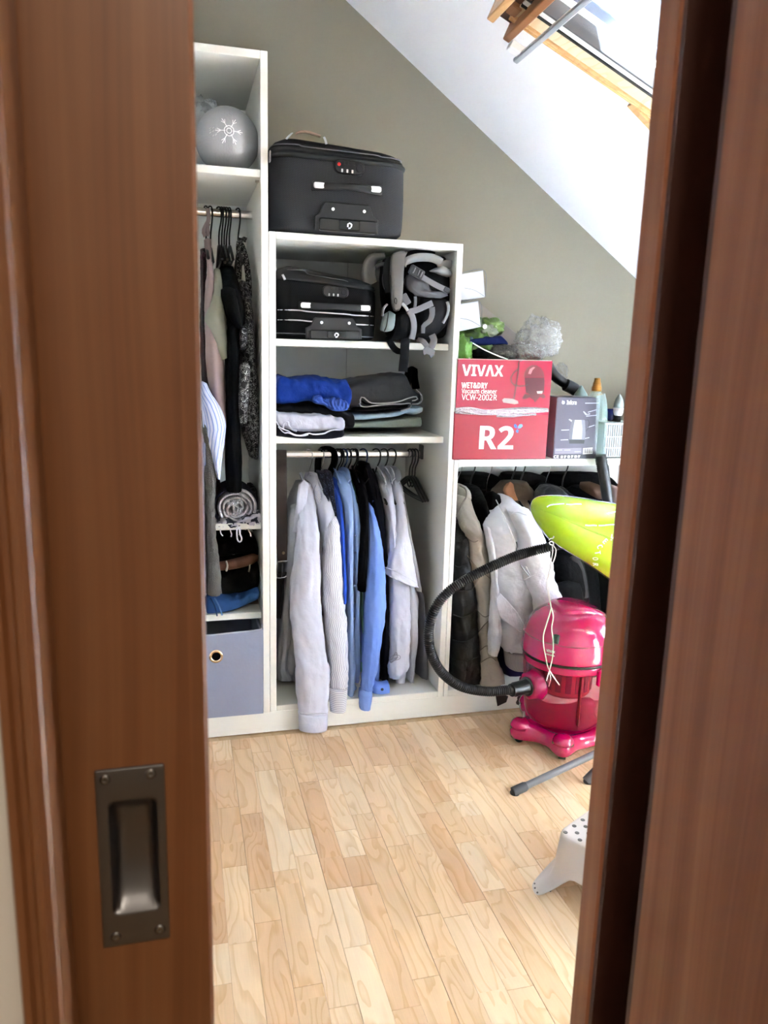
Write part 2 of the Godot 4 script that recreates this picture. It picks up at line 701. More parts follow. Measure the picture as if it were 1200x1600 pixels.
func room():
	var grey := mt(Color(0.51, 0.485, 0.42), 0.9)
	var white := mt(Color(0.90, 0.90, 0.90), 0.9)
	# floor: slab below, strips of three-strip laminate on it
	var fl := structure("floor", box(Vector3(-1.4, -0.12, -0.75), Vector3(2.9, -0.003, 4.5), 0.0), mt(Color(0.80, 0.665, 0.50), 0.45, {"tex": maple()}), "pale maple laminate floor of narrow strips", "floor")
	var tones := [Color(0.92, 0.79, 0.635), Color(0.90, 0.755, 0.595), Color(0.955, 0.85, 0.71), Color(0.91, 0.775, 0.615), Color(0.875, 0.72, 0.56), Color(0.94, 0.82, 0.67)]
	var mats := []
	for i in tones.size():
		mats.append(mt(tones[i], 0.36, {"tex": maple(), "spec": 0.45}))
	var rng := RandomNumberGenerator.new()
	rng.seed = 42
	var wdt := 0.0692
	for s in 29:
		var x0 := -0.2672 + s * wdt
		var z := 0.03 - rng.randf() * 0.35
		while z < 2.1:
			var l := [0.22, 0.3, 0.42, 0.55, 0.36, 0.13][rng.randi() % 6] as float
			var z1 := minf(z + l, 2.12)
			var z0 := maxf(z, 0.03)
			if z1 - z0 > 0.02:
				var seam := 0.0012 if s % 3 == 2 else 0.0003
				var b := box(Vector3(x0 + 0.0002, -0.004, z0 + 0.0003), Vector3(x0 + wdt - seam, 0.0, z1 - 0.0004), 0.0004)
				# each piece is cut from another place of the board
				var a = b.surface_get_arrays(0)
				var uv: PackedVector2Array = a[Mesh.ARRAY_TEX_UV]
				var off := Vector2(rng.randf(), rng.randf())
				for k in uv.size(): uv[k] = Vector2((uv[k].x - x0) * 2.0 + off.x, uv[k].y * 1.0 + off.y)
				a[Mesh.ARRAY_TEX_UV] = uv
				part(fl, "floor_strip", finish(a[Mesh.ARRAY_VERTEX], a[Mesh.ARRAY_NORMAL], uv, a[Mesh.ARRAY_INDEX]), mats[rng.randi() % mats.size()])
			z += l
	# walls
	structure("wall_back", slab([Vector2(-1.0, -0.1), Vector2(2.9, -0.1), Vector2(2.9, 1.35), Vector2(0.52, 3.02), Vector2(-1.0, 3.02)], -0.75, -0.6, 0.0), grey, "grey-beige painted gable wall behind the wardrobes", "wall")
	structure("wall_left", box(Vector3(-1.0, -0.1, -0.6), Vector3(-0.85, 3.02, 2.12), 0.0), white, "white painted side wall of the closet", "wall")
	structure("wall_right", box(Vector3(2.3, -0.1, -0.6), Vector3(2.5, 1.72, 2.12), 0.0), white, "low white knee wall under the roof slope", "wall")
	# ceiling: flat part and the slope with a hole for the skylight
	structure("ceiling", box(Vector3(-1.0, 2.95, -0.75), Vector3(0.56, 3.12, 2.27), 0.0), white, "flat white ceiling above the tall wardrobe", "ceiling")
	var t := slope_basis()
	var th := 0.16
	var ua := -0.70
	var ub := 2.35
	var sl := join([
		box(Vector3(ua, 0, -0.75), Vector3(ub, th, WIN[2]), 0.0, t),
		box(Vector3(ua, 0, WIN[3]), Vector3(ub, th, WIN2[2]), 0.0, t),
		box(Vector3(ua, 0, WIN2[3]), Vector3(ub, th, 2.27), 0.0, t),
		box(Vector3(ua, 0, WIN2[2]), Vector3(WIN2[0], th, WIN2[3]), 0.0, t),
		box(Vector3(WIN2[1], 0, WIN2[2]), Vector3(ub, th, WIN2[3]), 0.0, t),
		box(Vector3(ua, 0, WIN[2]), Vector3(WIN[0], th, WIN[3]), 0.0, t),
		box(Vector3(WIN[1], 0, WIN[2]), Vector3(ub, th, WIN[3]), 0.0, t)])
	structure("ceiling", sl, mt(Color(0.92, 0.92, 0.93), 0.9), "white sloping roof underside with the skylight in it", "ceiling")

func skylight():
	one_skylight(WIN, "window_1", "roof skylight with a tilted pine sash and a grey bar handle, nearest the gable wall")
	one_skylight(WIN2, "window_2", "unseen second roof skylight with a pine frame, added to brighten the closet")  # added skylight, unseen, there for its daylight

func one_skylight(w: Array, called: String, label: String):
	var t := slope_basis()
	var pine := mt(Color(0.86, 0.68, 0.47), 0.4, {"tex": maple(), "coat": 0.3})
	var pale := mt(Color(0.93, 0.84, 0.70), 0.35, {"tex": maple(), "coat": 0.3})
	var dark := mt(Color(0.62, 0.42, 0.27), 0.45, {"tex": maple()})
	var alu := mt(Color(0.78, 0.79, 0.80), 0.3, {"metal": 0.8})
	var o := thing(called, label, "window")
	tag(o, "", "", "", "structure")
	var u0: float = w[0]
	var u1: float = w[1]
	var z0: float = w[2]
	var z1: float = w[3]
	# lining of the reveal
	part(o, "frame_lining", box(Vector3(u0, 0.0, z0 - 0.02), Vector3(u1, 0.1, z0 - 0.002), 0.001, t), pale)
	part(o, "frame_lining", box(Vector3(u0, 0.0, z1 - 0.018), Vector3(u1, 0.1, z1), 0.001, t), pale)
	part(o, "frame_lining", box(Vector3(u0, 0.0, z0), Vector3(u0 + 0.018, 0.1, z1), 0.001, t), pale)
	part(o, "frame_lining", box(Vector3(u1 - 0.018, 0.0, z0), Vector3(u1, 0.1, z1), 0.001, t), pale)
	part(o, "frame_moulding", box(Vector3(u0 + 0.5, -0.012, z0 - 0.03), Vector3(u1 + 0.03, 0.0, z0 + 0.004), 0.003, t), pine)
	part(o, "frame_moulding", box(Vector3(u0, -0.02, z1 - 0.004), Vector3(u1 + 0.03, 0.0, z1 + 0.03), 0.003, t), pine)
	part(o, "frame_moulding", box(Vector3(u1 - 0.004, -0.012, z0), Vector3(u1 + 0.03, 0.0, z1), 0.003, t), pine)
	# the sash turns about its middle, its top end swung into the room
	var ts := t * rot(Vector3(0, 0, 1), 11.6, Vector3((u0 + u1) / 2 - 0.02, 0.0, 0))
	var a0 := z0
	var a1 := z1 - 0.01
	var e0 := u0 + 0.01
	var e1 := u1 - 0.02
	var grey := mt(Color(0.30, 0.30, 0.31), 0.5)
	for s in [1.0, -1.0]:
		var f: float = a0 if s > 0 else a1
		var strip := func(n: String, d0: float, d1: float, y0: float, y1: float, m: Material):
			part(o, n, box(Vector3(e0, y0, minf(f + s * d0, f + s * d1)), Vector3(e1, y1, maxf(f + s * d0, f + s * d1)), 0.002, ts), m)
		strip.call("sash_lip", 0.0, 0.026, -0.006, 0.06, pine)
		strip.call("sash_lip", 0.008, 0.016, -0.010, 0.0, pine)
		strip.call("sash_stile", 0.024, 0.085, 0.002, 0.07, pale)
		strip.call("gasket", 0.084, 0.091, 0.0, 0.05, mt(Color(0.12, 0.12, 0.12), 0.5))
		strip.call("glazing_bead", 0.090, 0.118, 0.006, 0.06, mt(Color(0.86, 0.86, 0.86), 0.4))
		strip.call("gasket", 0.117, 0.124, 0.004, 0.06, grey)
	part(o, "pane", box(Vector3(e0 + 0.06, 0.03, a0 + 0.11), Vector3(e1 - 0.06, 0.034, a1 - 0.11), 0.0, ts), mt(Color(1, 1, 1), 0.02, {"alpha": 0.04, "spec": 0.25}))
	part(o, "drip_rail", box(Vector3(e0 + 0.05, 0.05, a0 + 0.17), Vector3(e1 - 0.05, 0.056, a0 + 0.215), 0.001, ts), mt(Color(0.50, 0.56, 0.66), 0.4))
	part(o, "sash_rail", box(Vector3(e1 - 0.06, 0.0, a0), Vector3(e1, 0.06, a1), 0.003, ts), pine)
	# top rail: a dark board with a boxed recess behind it
	part(o, "sash_rail", box(Vector3(e0 + 0.02, -0.035, a0 - 0.055), Vector3(e0 + 0.045, 0.06, a1), 0.003, ts), dark)
	part(o, "vent_flap", box(Vector3(e0 - 0.055, -0.02, a0 - 0.04), Vector3(e0 - 0.03, 0.05, a1), 0.003, ts), pine)
	part(o, "vent_flap", box(Vector3(e0 - 0.035, 0.01, a0 - 0.04), Vector3(e0 + 0.022, 0.05, a1), 0.002, ts), mt(Color(0.33, 0.20, 0.14), 0.5))
	for k in 4:
		part(o, "vent_baffle", box(Vector3(e0 - 0.022, -0.004, a0 + 0.02 + k * 0.12), Vector3(e0 + 0.012, 0.012, a0 + 0.075 + k * 0.12), 0.003, ts), dark)
	# ventilation bar with its brackets
	var hb := part(o, "bar_handle", box(Vector3(e0 + 0.085, -0.06, a0 - 0.085), Vector3(e0 + 0.105, -0.045, a1 - 0.16), 0.004, ts), mt(Color(0.66, 0.68, 0.70), 0.4, {"metal": 0.2}), "grey metal bar handle")
	for zz in [a0 - 0.06, a1 - 0.22]:
		part(hb, "bracket", box(Vector3(e0 + 0.045, -0.055, zz), Vector3(e0 + 0.09, -0.03, zz + 0.035), 0.003, ts), mt(Color(0.9, 0.9, 0.9), 0.4))

func door_side():
	var white := mt(Color(0.93, 0.92, 0.90), 0.9)
	var brown := mt(Color(0.60, 0.40, 0.26), 0.34, {"tex": brown_wood(), "scale": Vector3(2, 0.37, 1), "coat": 0.15})
	var brown2 := mt(Color(0.60, 0.385, 0.27), 0.42, {"tex": brown_wood(), "scale": Vector3(2, 0.37, 1), "spec": 0.35})
	# wall with the opening: pocket between two skins on the left, post on the right, lintel above
	var wl := join([
		box(Vector3(-1.4, -0.1, 2.232), Vector3(-0.105, 2.95, 2.27), 0.0), box(Vector3(-1.4, -0.1, 2.10), Vector3(-0.105, 2.95, 2.145), 0.0),
		box(Vector3(0.43, -0.1, 2.10), Vector3(2.9, 2.95, 2.154), 0.0), box(Vector3(0.43, -0.1, 2.2235), Vector3(2.9, 2.95, 2.27), 0.0), box(Vector3(0.60, -0.1, 2.154), Vector3(2.9, 2.95, 2.2235), 0.0), box(Vector3(-1.4, 2.35, 2.10), Vector3(2.9, 2.95, 2.27), 0.0)])
	structure("wall_front", wl, white, "off-white wall round the sliding door", "wall")
	# sliding leaf
	var d := thing("sliding_door", "brown wood-grain sliding door with a steel recessed pull, half open", "door", "", Vector3(-0.4, 0, 2.19))
	part(d, "door_leaf", join(door_leaf()), brown)
	flush_pull(d)
	# casing on the left: an outer round moulding, a flat, and the jamb behind it
	var cs := structure("trim_1", join([
		moulding([Vector2(-0.1175, 2.268), Vector2(-0.1165, 2.279), Vector2(-0.1145, 2.2835), Vector2(-0.110, 2.283), Vector2(-0.1075, 2.279), Vector2(-0.104, 2.279), Vector2(-0.101, 2.2835), Vector2(-0.0965, 2.285), Vector2(-0.0925, 2.283), Vector2(-0.0905, 2.278), Vector2(-0.0905, 2.222), Vector2(-0.1175, 2.222)], 0.0, 2.40)]), brown, "brown wooden moulding at the left of the sliding door", "door casing")
	# jamb on the right: two boards with a groove for the leaf between them
	structure("trim_2", join([box(Vector3(0.405, 0, 2.2235), Vector3(0.432, 2.40, 2.62), 0.0025), box(Vector3(0.405, 0, 2.120), Vector3(0.432, 2.40, 2.154), 0.0025)]), brown2, "brown wooden jamb on the right with a dark groove for the door", "door jamb")
	structure("shade_trim_5", join([box(Vector3(0.4075, 0, 2.2165), Vector3(0.60, 2.40, 2.2235), 0.0), box(Vector3(0.4075, 0, 2.154), Vector3(0.60, 2.40, 2.160), 0.0), box(Vector3(0.595, 0, 2.16), Vector3(0.605, 2.40, 2.22), 0.0)]), mt(Color(0.26, 0.12, 0.07), 0.6), "reddish boards in the right jamb groove, coloured dark to stand in for its shade", "door jamb")  # boards darkened in colour to stand in for the groove's deep shade
	structure("trim_3", join([box(Vector3(-0.14, 2.30, 2.2235), Vector3(0.43, 2.40, 2.285), 0.002), box(Vector3(-0.14, 2.30, 2.12), Vector3(0.43, 2.40, 2.16), 0.002)]), brown2, "brown wooden head jamb over the sliding door", "door casing")
	# the hall the photograph was taken from
	structure("wall_hall_left", box(Vector3(-1.4, -0.1, 2.27), Vector3(-1.25, 2.7, 4.5), 0.0), white, "off-white hall wall on the left", "wall")
	structure("wall_hall_right", box(Vector3(0.432, -0.1, 2.27), Vector3(0.58, 2.7, 4.5), 0.0), white, "off-white hall wall on the right", "wall")
	structure("wall_hall_end", box(Vector3(-1.4, -0.1, 4.35), Vector3(0.6, 2.7, 4.5), 0.0), white, "off-white wall at the end of the hall", "wall")
	structure("ceiling", box(Vector3(-1.4, 2.6, 2.1), Vector3(0.6, 2.75, 4.5), 0.0), white, "flat white hall ceiling", "ceiling")
	var lp := thing("added_ceiling_lamp", "round opal ceiling lamp added to light the unseen hall", "lamp", "", Vector3(0.2, 2.6, 3.5))  # added lamp out of view, lights the door and jamb
	part(lp, "lamp_base", lathe([Vector2(0, 2.6), Vector2(0.15, 2.6), Vector2(0.15, 2.585), Vector2(0, 2.585)], Vector3(0.2, 0, 3.5)), mt(Color(0.9, 0.9, 0.9), 0.4))
	var glow := mt(Color(0.95, 0.95, 0.92), 0.4)
	glow = glow.duplicate()
	glow.emission_enabled = true
	glow.emission = Color(1.0, 0.93, 0.82)
	glow.emission_energy_multiplier = 0.06
	part(lp, "lamp_shade", lathe([Vector2(0, 2.515), Vector2(0.07, 2.52), Vector2(0.12, 2.545), Vector2(0.14, 2.585), Vector2(0, 2.586)], Vector3(0.2, 0, 3.5)), glow)
	var l := OmniLight3D.new()
	l.name = "added_hall_light"
	l.position = Vector3(0.2, 2.46, 3.5)
	l.light_color = Color(1.0, 0.94, 0.87)
	l.light_energy = 0.0148
	l.light_size = 0.12
	l.omni_range = 8.0
	l.omni_attenuation = 2.0
	l.shadow_enabled = true
	add_child(l)

func moulding(prof: Array, y0: float, y1: float) -> ArrayMesh:   # profile in (x, z)
	var rings := []
	for y in [y0, y0 + 0.001, y1]:
		var ring := PackedVector3Array()
		for p in prof: ring.append(Vector3(p.x, y, p.y))
		rings.append(ring)
	# faces stay flat: give every edge its own points
	var out := []
	var n := prof.size()
	for i in n:
		var a: Vector2 = prof[i]
		var b: Vector2 = prof[(i + 1) % n]
		var nn := Vector3(b.y - a.y, 0, -(b.x - a.x)).normalized()
		var c := Vector3.ZERO
		for p in prof: c += Vector3(p.x, 0, p.y) / n
		if nn.dot(Vector3((a.x + b.x) / 2, 0, (a.y + b.y) / 2) - c) < 0: nn = -nn
		var v := PackedVector3Array([Vector3(a.x, y0, a.y), Vector3(b.x, y0, b.y), Vector3(b.x, y1, b.y), Vector3(a.x, y1, a.y)])
		var ix := PackedInt32Array([0, 1, 2, 0, 2, 3])
		if (v[1] - v[0]).cross(v[2] - v[0]).dot(nn) > 0: ix = PackedInt32Array([0, 2, 1, 0, 3, 2])
		var uv := PackedVector2Array([Vector2(a.x + a.y, -y0), Vector2(b.x + b.y, -y0), Vector2(b.x + b.y, -y1), Vector2(a.x + a.y, -y1)])
		out.append(finish(v, PackedVector3Array([nn, nn, nn, nn]), uv, ix))
	return join(out)

# hole in the leaf for the pull: x -0.067..-0.026, y 1.021..1.118
const PULL := [-0.0702, 0.9868, -0.0200, 1.1392]   # plate
const CUP := [-0.0617, 1.0150, -0.0262, 1.1125]    # recess

func door_leaf() -> Array:
	var z0 := 2.1675
	var z1 := 2.2125
	var x0 := -0.86
	var x1 := 0.0135
	return [
		box(Vector3(x0, 0.006, z0), Vector3(CUP[0], 2.32, z1), 0.003), box(Vector3(CUP[2], 0.006, z0), Vector3(x1, 2.32, z1), 0.003),
		box(Vector3(CUP[0] - 0.004, 0.006, z0), Vector3(CUP[2] + 0.004, CUP[1], z1), 0.0), box(Vector3(CUP[0] - 0.004, CUP[3], z0), Vector3(CUP[2] + 0.004, 2.32, z1), 0.0)]

func flush_pull(d: Node3D):
	var steel := mt(Color(0.44, 0.44, 0.45), 0.33, {"metal": 0.95})
	var o := MeshInstance3D.new()
	# plate with a rectangular opening, then a cup that curves in like a half drum
	var z := 2.2125
	var rings := []
	var outer := rounded_rect(PULL[0], PULL[1], PULL[2], PULL[3], 0.0012, 5)
	var inner := rounded_rect(CUP[0], CUP[1], CUP[2], CUP[3], 0.005, 5)
	var cx: float = (CUP[0] + CUP[2]) / 2
	var cy: float = (CUP[1] + CUP[3]) / 2
	var mk := func(pts, s, zz):
		var ring := PackedVector3Array()
		for p in pts: ring.append(Vector3(cx + (p.x - cx) * s, cy + (p.y - cy) * s, zz))
		return ring
	rings.append(mk.call(outer, 1.0, z))
	rings.append(mk.call(outer, 1.0, z + 0.0016))
	rings.append(mk.call(outer, 0.985, z + 0.0024))
	rings.append(mk.call(inner, 1.04, z + 0.0024))
	rings.append(mk.call(inner, 1.0, z + 0.0016))
	var plate := loft(rings, false, false)
	var me := part(d, "flush_pull", plate, steel, "brushed steel recessed door pull")
	# cup: cross-section in y is an arc, side walls steep
	var cup := []
	for j in 15:
		var t := j / 14.0
		var y: float = lerpf(CUP[1], CUP[3], t)
		var dz := 0.0165 * pow(maxf(0.0, 1 - pow(absf(2 * t - 1), 2.6)), 0.6)
		var ring := PackedVector3Array()
		for k in 13:
			var s := k / 12.0
			var e: float = pow(maxf(0.0, 1 - pow(absf(2 * s - 1), 6.0)), 0.6)
			ring.append(Vector3(lerpf(CUP[0], CUP[2], s), y, z + 0.0016 - dz * e))
		cup.append(ring)
	part(me, "recess", loft(cup, false, false, false), steel)
	for p in [Vector3(-0.0631, 1.1317, 2.2145), Vector3(-0.03, 1.1325, 2.2145), Vector3(-0.0608, 0.9955, 2.2145), Vector3(-0.0274, 0.996, 2.2145)]:
		part(me, "screw", screw(p), mt(Color(0.5, 0.5, 0.5), 0.25, {"metal": 1.0}))

func screw(p: Vector3) -> ArrayMesh:
	var t := Basis(Vector3(1, 0, 0), PI / 2)
	return join([lathe([Vector2(0, -0.0005), Vector2(0.0042, -0.0004), Vector2(0.0042, 0.0004), Vector2(0.0032, 0.0012), Vector2(0.0012, 0.0016), Vector2(0.001, 0.0006), Vector2(0, 0.0006)], p, 16, t), box(p + Vector3(-0.0022, -0.0004, 0.0006), p + Vector3(0.0022, 0.0004, 0.0014), 0.0)])

# ---------------------------------------------------------------- wardrobe units
func wardrobe():
	var lam := mt(Color(0.90, 0.895, 0.86), 0.38)
	var back := mt(Color(0.93, 0.93, 0.92), 0.5)
	var chrome := mt(Color(0.82, 0.80, 0.78), 0.18, {"metal": 1.0})
	var pl := structure("trim_4", box(Vector3(-0.45, 0, -0.04), Vector3(2.25, 0.084, -0.001), 0.001), lam, "long white plinth board under the wardrobe units", "plinth")
	var b := 0.025
	# tall unit
	var a := thing("wardrobe_unit", "tallest white open wardrobe unit, at the left beside the door edge", "wardrobe", "", Vector3(-0.07, 0.084, -0.29))
	part(a, "side_panel", box(Vector3(0.2755, 0.084, -0.58), Vector3(0.300, 2.41, 0)), lam)
	part(a, "side_panel", box(Vector3(-0.44, 0.084, -0.58), Vector3(-0.415, 2.41, 0)), lam)
	part(a, "top_panel", box(Vector3(-0.415, 2.41 - b, -0.58), Vector3(0.2755, 2.41, 0)), lam)
	part(a, "bottom_panel", box(Vector3(-0.415, 0.084, -0.58), Vector3(0.2755, 0.084 + b, -0.004)), lam)
	part(a, "back_panel", box(Vector3(-0.43, 0.09, -0.588), Vector3(0.29, 2.40, -0.58), 0.0), back)
	for y in [2.048, 0.822, 0.471]:
		part(a, "shelf", box(Vector3(-0.415, y - b, -0.58), Vector3(0.2755, y, -0.008 if y > 2 else -0.06)), lam)
	part(a, "clothes_rail", rail(-0.415, 0.2755, 1.952), chrome)
	part(a, "shelf_pin", tube([Vector3(0.2755, 2.018, -0.05), Vector3(0.262, 2.018, -0.05)], 0.004, 8), chrome)
	# middle unit
	var m := thing("wardrobe_unit", "middle white open wardrobe unit with two shelves above hanging shirts", "wardrobe", "", Vector3(0.655, 0.084, -0.29))
	part(m, "side_panel", box(Vector3(0.3015, 0.084, -0.58), Vector3(0.326, 1.852, 0)), lam)
	part(m, "side_panel", box(Vector3(0.984, 0.084, -0.58), Vector3(1.0065, 1.852, 0)), lam)
	part(m, "top_panel", box(Vector3(0.326, 1.828, -0.58), Vector3(0.984, 1.852, 0)), lam)
	part(m, "bottom_panel", box(Vector3(0.326, 0.084, -0.58), Vector3(0.984, 0.107, -0.002)), lam)
	part(m, "back_panel", box(Vector3(0.31, 0.09, -0.588), Vector3(0.7, 1.845, -0.58), 0.0), back)
	part(m, "back_panel", box(Vector3(0.7025, 0.09, -0.588), Vector3(1.0, 1.845, -0.58), 0.0), back)
	for q in [[1.496, -0.05], [1.143, -0.065]]:
		part(m, "shelf", box(Vector3(0.326, q[0] - b, -0.58), Vector3(0.984, q[0], q[1])), lam)
	part(m, "clothes_rail", rail(0.326, 0.984, 1.042), chrome)
	part(m, "rail_socket", box(Vector3(0.974, 1.02, -0.352), Vector3(0.984, 1.08, -0.312), 0.002), mt(Color(0.25, 0.25, 0.25), 0.4))
	# low unit
	var r := thing("wardrobe_unit", "lowest white open wardrobe unit full of jackets, at the right", "wardrobe", "", Vector3(1.62, 0.084, -0.29))
	part(r, "side_panel", box(Vector3(1.0085, 0.084, -0.58), Vector3(1.0265, 1.06, 0)), lam)
	part(r, "side_panel", box(Vector3(2.22, 0.084, -0.58), Vector3(2.24, 1.06, 0)), lam)
	part(r, "top_panel", box(Vector3(1.0265, 1.033, -0.58), Vector3(2.22, 1.0605, 0)), lam)
	part(r, "bottom_panel", box(Vector3(1.0265, 0.084, -0.58), Vector3(2.22, 0.107, -0.002)), lam)
	part(r, "back_panel", box(Vector3(1.01, 0.09, -0.588), Vector3(2.23, 1.05, -0.58), 0.0), back)
	part(r, "clothes_rail", rail(1.0265, 2.22, 1.0), chrome)

func rail(x0: float, x1: float, y: float) -> ArrayMesh:   # oval chrome tube
	var rings := []
	for x in [x0, x0 + 0.002, x1 - 0.002, x1]:
		var ring := PackedVector3Array()
		for k in 20:
			var a := TAU * k / 20
			ring.append(Vector3(x, y + 0.015 * sin(a), -0.33 + 0.0075 * signf(cos(a)) * pow(absf(cos(a)), 0.6)))
		rings.append(ring)
	return loft(rings)

# ---------------------------------------------------------------- things
func things():
	suitcases()
	backpack()
	folded_clothes()
	shirts()
	tall_unit_things()
	jackets()
	right_shelf()
	floor_things()

func disc(p: Vector3, r: float, h: float, t := Basis(Vector3(1, 0, 0), PI / 2), seg := 18) -> ArrayMesh:
	return lathe([Vector2(0, -h / 2), Vector2(r * 0.96, -h / 2), Vector2(r, -h / 2 + h * 0.25), Vector2(r, h * 0.2), Vector2(r * 0.9, h / 2), Vector2(0, h / 2)], p, seg, t)

func weave() -> Texture2D:
	return image_tex("weave", 16, 16, func(x, y):
		var k: float = 1.0 if (x + y) % 8 < 3 or (x - y + 16) % 8 < 2 else 0.45
		return Color(k, k, k))

# body of a suitcase lying on its back: rounded-rectangle rings going up
func case_rings(x0, x1, z0, z1, rad, levels: Array) -> Array:
	var rings := []
	for l in levels:   # [y at the left, y at the right, how far drawn in]
		var ring := PackedVector3Array()
		for p in rounded_rect(x0 + l[2], z0 + l[2], x1 - l[2], z1 - l[2], maxf(0.006, rad - l[2] * 0.6), 6):
			var t: float = (p.x - x0) / (x1 - x0)
			ring.append(Vector3(p.x, lerpf(l[0], l[1], t), p.y))
		rings.append(ring)
	return rings

func carry_handle(o: Node3D, a: Vector3, b: Vector3, w: float):
	# padded strap between two silver ends, on the front face
	var blk := mt(Color(0.045, 0.045, 0.05), 0.6)
	var d := (b - a).normalized()
	var m := (a + b) / 2 + Vector3(0, 0, 0.03)
	var h := part(o, "carry_handle", strap([a + d * -0.012 + Vector3(0, 0, 0.004), a + Vector3(0, 0, 0.010), a + d * 0.05 + Vector3(0, -0.001, 0.022), m, b - d * 0.05 + Vector3(0, -0.001, 0.022), b + Vector3(0, 0, 0.010), b + d * 0.012 + Vector3(0, 0, 0.004)], func(t): return w * (0.8 + 0.35 * absf(2 * t - 1)), 0.009, Vector3(0, 1, 0)), blk)
	var silver := mt(Color(0.92, 0.92, 0.93), 0.35, {"metal": 0.35})
	for p in [a + d * 0.019, b - d * 0.019]:
		var c: Vector3 = p + Vector3(0, 0.0, 0.0195)
		var ang := atan2(d.y, d.x)
		part(h, "silver_end", slab(rounded_rect(-0.027, -0.0095, 0.027, 0.0095, 0.007), -0.003, 0.003, 0.0015, Transform3D(Basis(Vector3(0, 0, 1), ang), c)), silver, "silver end of the handle")

func trolley(o: Node3D, l: Vector3, r: Vector3, h: float):
	# plate with two rivets and the pull bar that lies under it
	var gry := mt(Color(0.085, 0.088, 0.10), 0.42)
	var z := l.z
	var t := Transform3D(Basis(Vector3(0, 0, 1), atan2(r.y - l.y, r.x - l.x)), l)
	var w := l.distance_to(r)
	var pl := part(o, "trolley_plate", slab([Vector2(0, 0), Vector2(w, 0), Vector2(w, h * 0.5), Vector2(w - 0.018, h * 0.62), Vector2(w - 0.03, h * 0.94), Vector2(w - 0.036, h), Vector2(0.036, h), Vector2(0.03, h * 0.94), Vector2(0.018, h * 0.62), Vector2(0, h * 0.5)], 0.0, 0.008, 0.003, t), gry)
	for q in [0.28, 0.77]:
		part(pl, "rivet", disc(t * Vector3(w * q, h * 0.76, 0.009), 0.0055, 0.004), mt(Color(0.95, 0.95, 0.95), 0.3, {"metal": 0.3}), "silver rivet")
	var bar := part(o, "pull_bar", slab(rounded_rect(0.012, -0.002, w - 0.01, h * 0.42, 0.008), 0.008, 0.030, 0.004, t), mt(Color(0.035, 0.035, 0.04), 0.3, {"coat": 0.3}))
	part(bar, "button", slab(rounded_rect(w * 0.36, 0.004, w * 0.68, h * 0.37, 0.003), 0.030, 0.033, 0.001, t), mt(Color(0.05, 0.05, 0.055), 0.25))
	var em := part(bar, "emblem", strap([t * Vector3(w * 0.49, h * 0.14, 0.034), t * Vector3(w * 0.5, h * 0.27, 0.034), t * Vector3(w * 0.55, h * 0.24, 0.034), t * Vector3(w * 0.535, h * 0.12, 0.034), t * Vector3(w * 0.5, h * 0.1, 0.034)], 0.005, 0.0008, Vector3(0.5, 0.5, 0), 0.004), mt(Color(0.85, 0.86, 0.9), 0.3, {"metal": 0.4}))
	em.set_meta("label", "small silver swirl emblem")

func combination_lock(o: Node3D, c: Vector3, w: float, h: float, red: bool):
	var m := mt(Color(0.07, 0.07, 0.075), 0.35)
	var t := Transform3D(Basis(Vector3(0, 0, 1), -0.03), c)
	var k := part(o, "combination_lock", slab(rounded_rect(-w / 2, -h / 2, w / 2, h / 2, h * 0.42), -0.004, 0.008, 0.003, t), m)
	part(k, "key_cylinder", disc(t * Vector3(w * 0.32, 0, 0.009), h * 0.3, 0.004), mt(Color(0.16, 0.16, 0.17), 0.3, {"metal": 0.6}))
	for i in 3:
		part(k, "dial", box(Vector3(-w * 0.28 + i * w * 0.17, -h * 0.42, 0.006), Vector3(-w * 0.22 + i * w * 0.17, -h * 0.18, 0.0095), 0.0008, t), mt(Color(0.75, 0.75, 0.75), 0.4))
		part(k, "notch", box(Vector3(-w * 0.2 + i * w * 0.15, h * 0.16, 0.006), Vector3(-w * 0.12 + i * w * 0.15, h * 0.44, 0.0095), 0.0008, t), mt(Color(0.02, 0.02, 0.02), 0.5))
	if red:
		part(k, "red_mark", disc(t * Vector3(-w * 0.36, h * 0.12, 0.0085), h * 0.13, 0.002), mt(Color(0.85, 0.1, 0.1), 0.4))

func zip_pull(o: Node3D, a: Vector3, b: Vector3):
	part(o, "zip_pull", strap([a, (a + b) / 2 + Vector3(0, 0, 0.004), b], 0.008, 0.002, Vector3(1, 0.4, 0), 0.006), mt(Color(0.8, 0.8, 0.82), 0.3, {"metal": 0.7}), "silver zip pull")

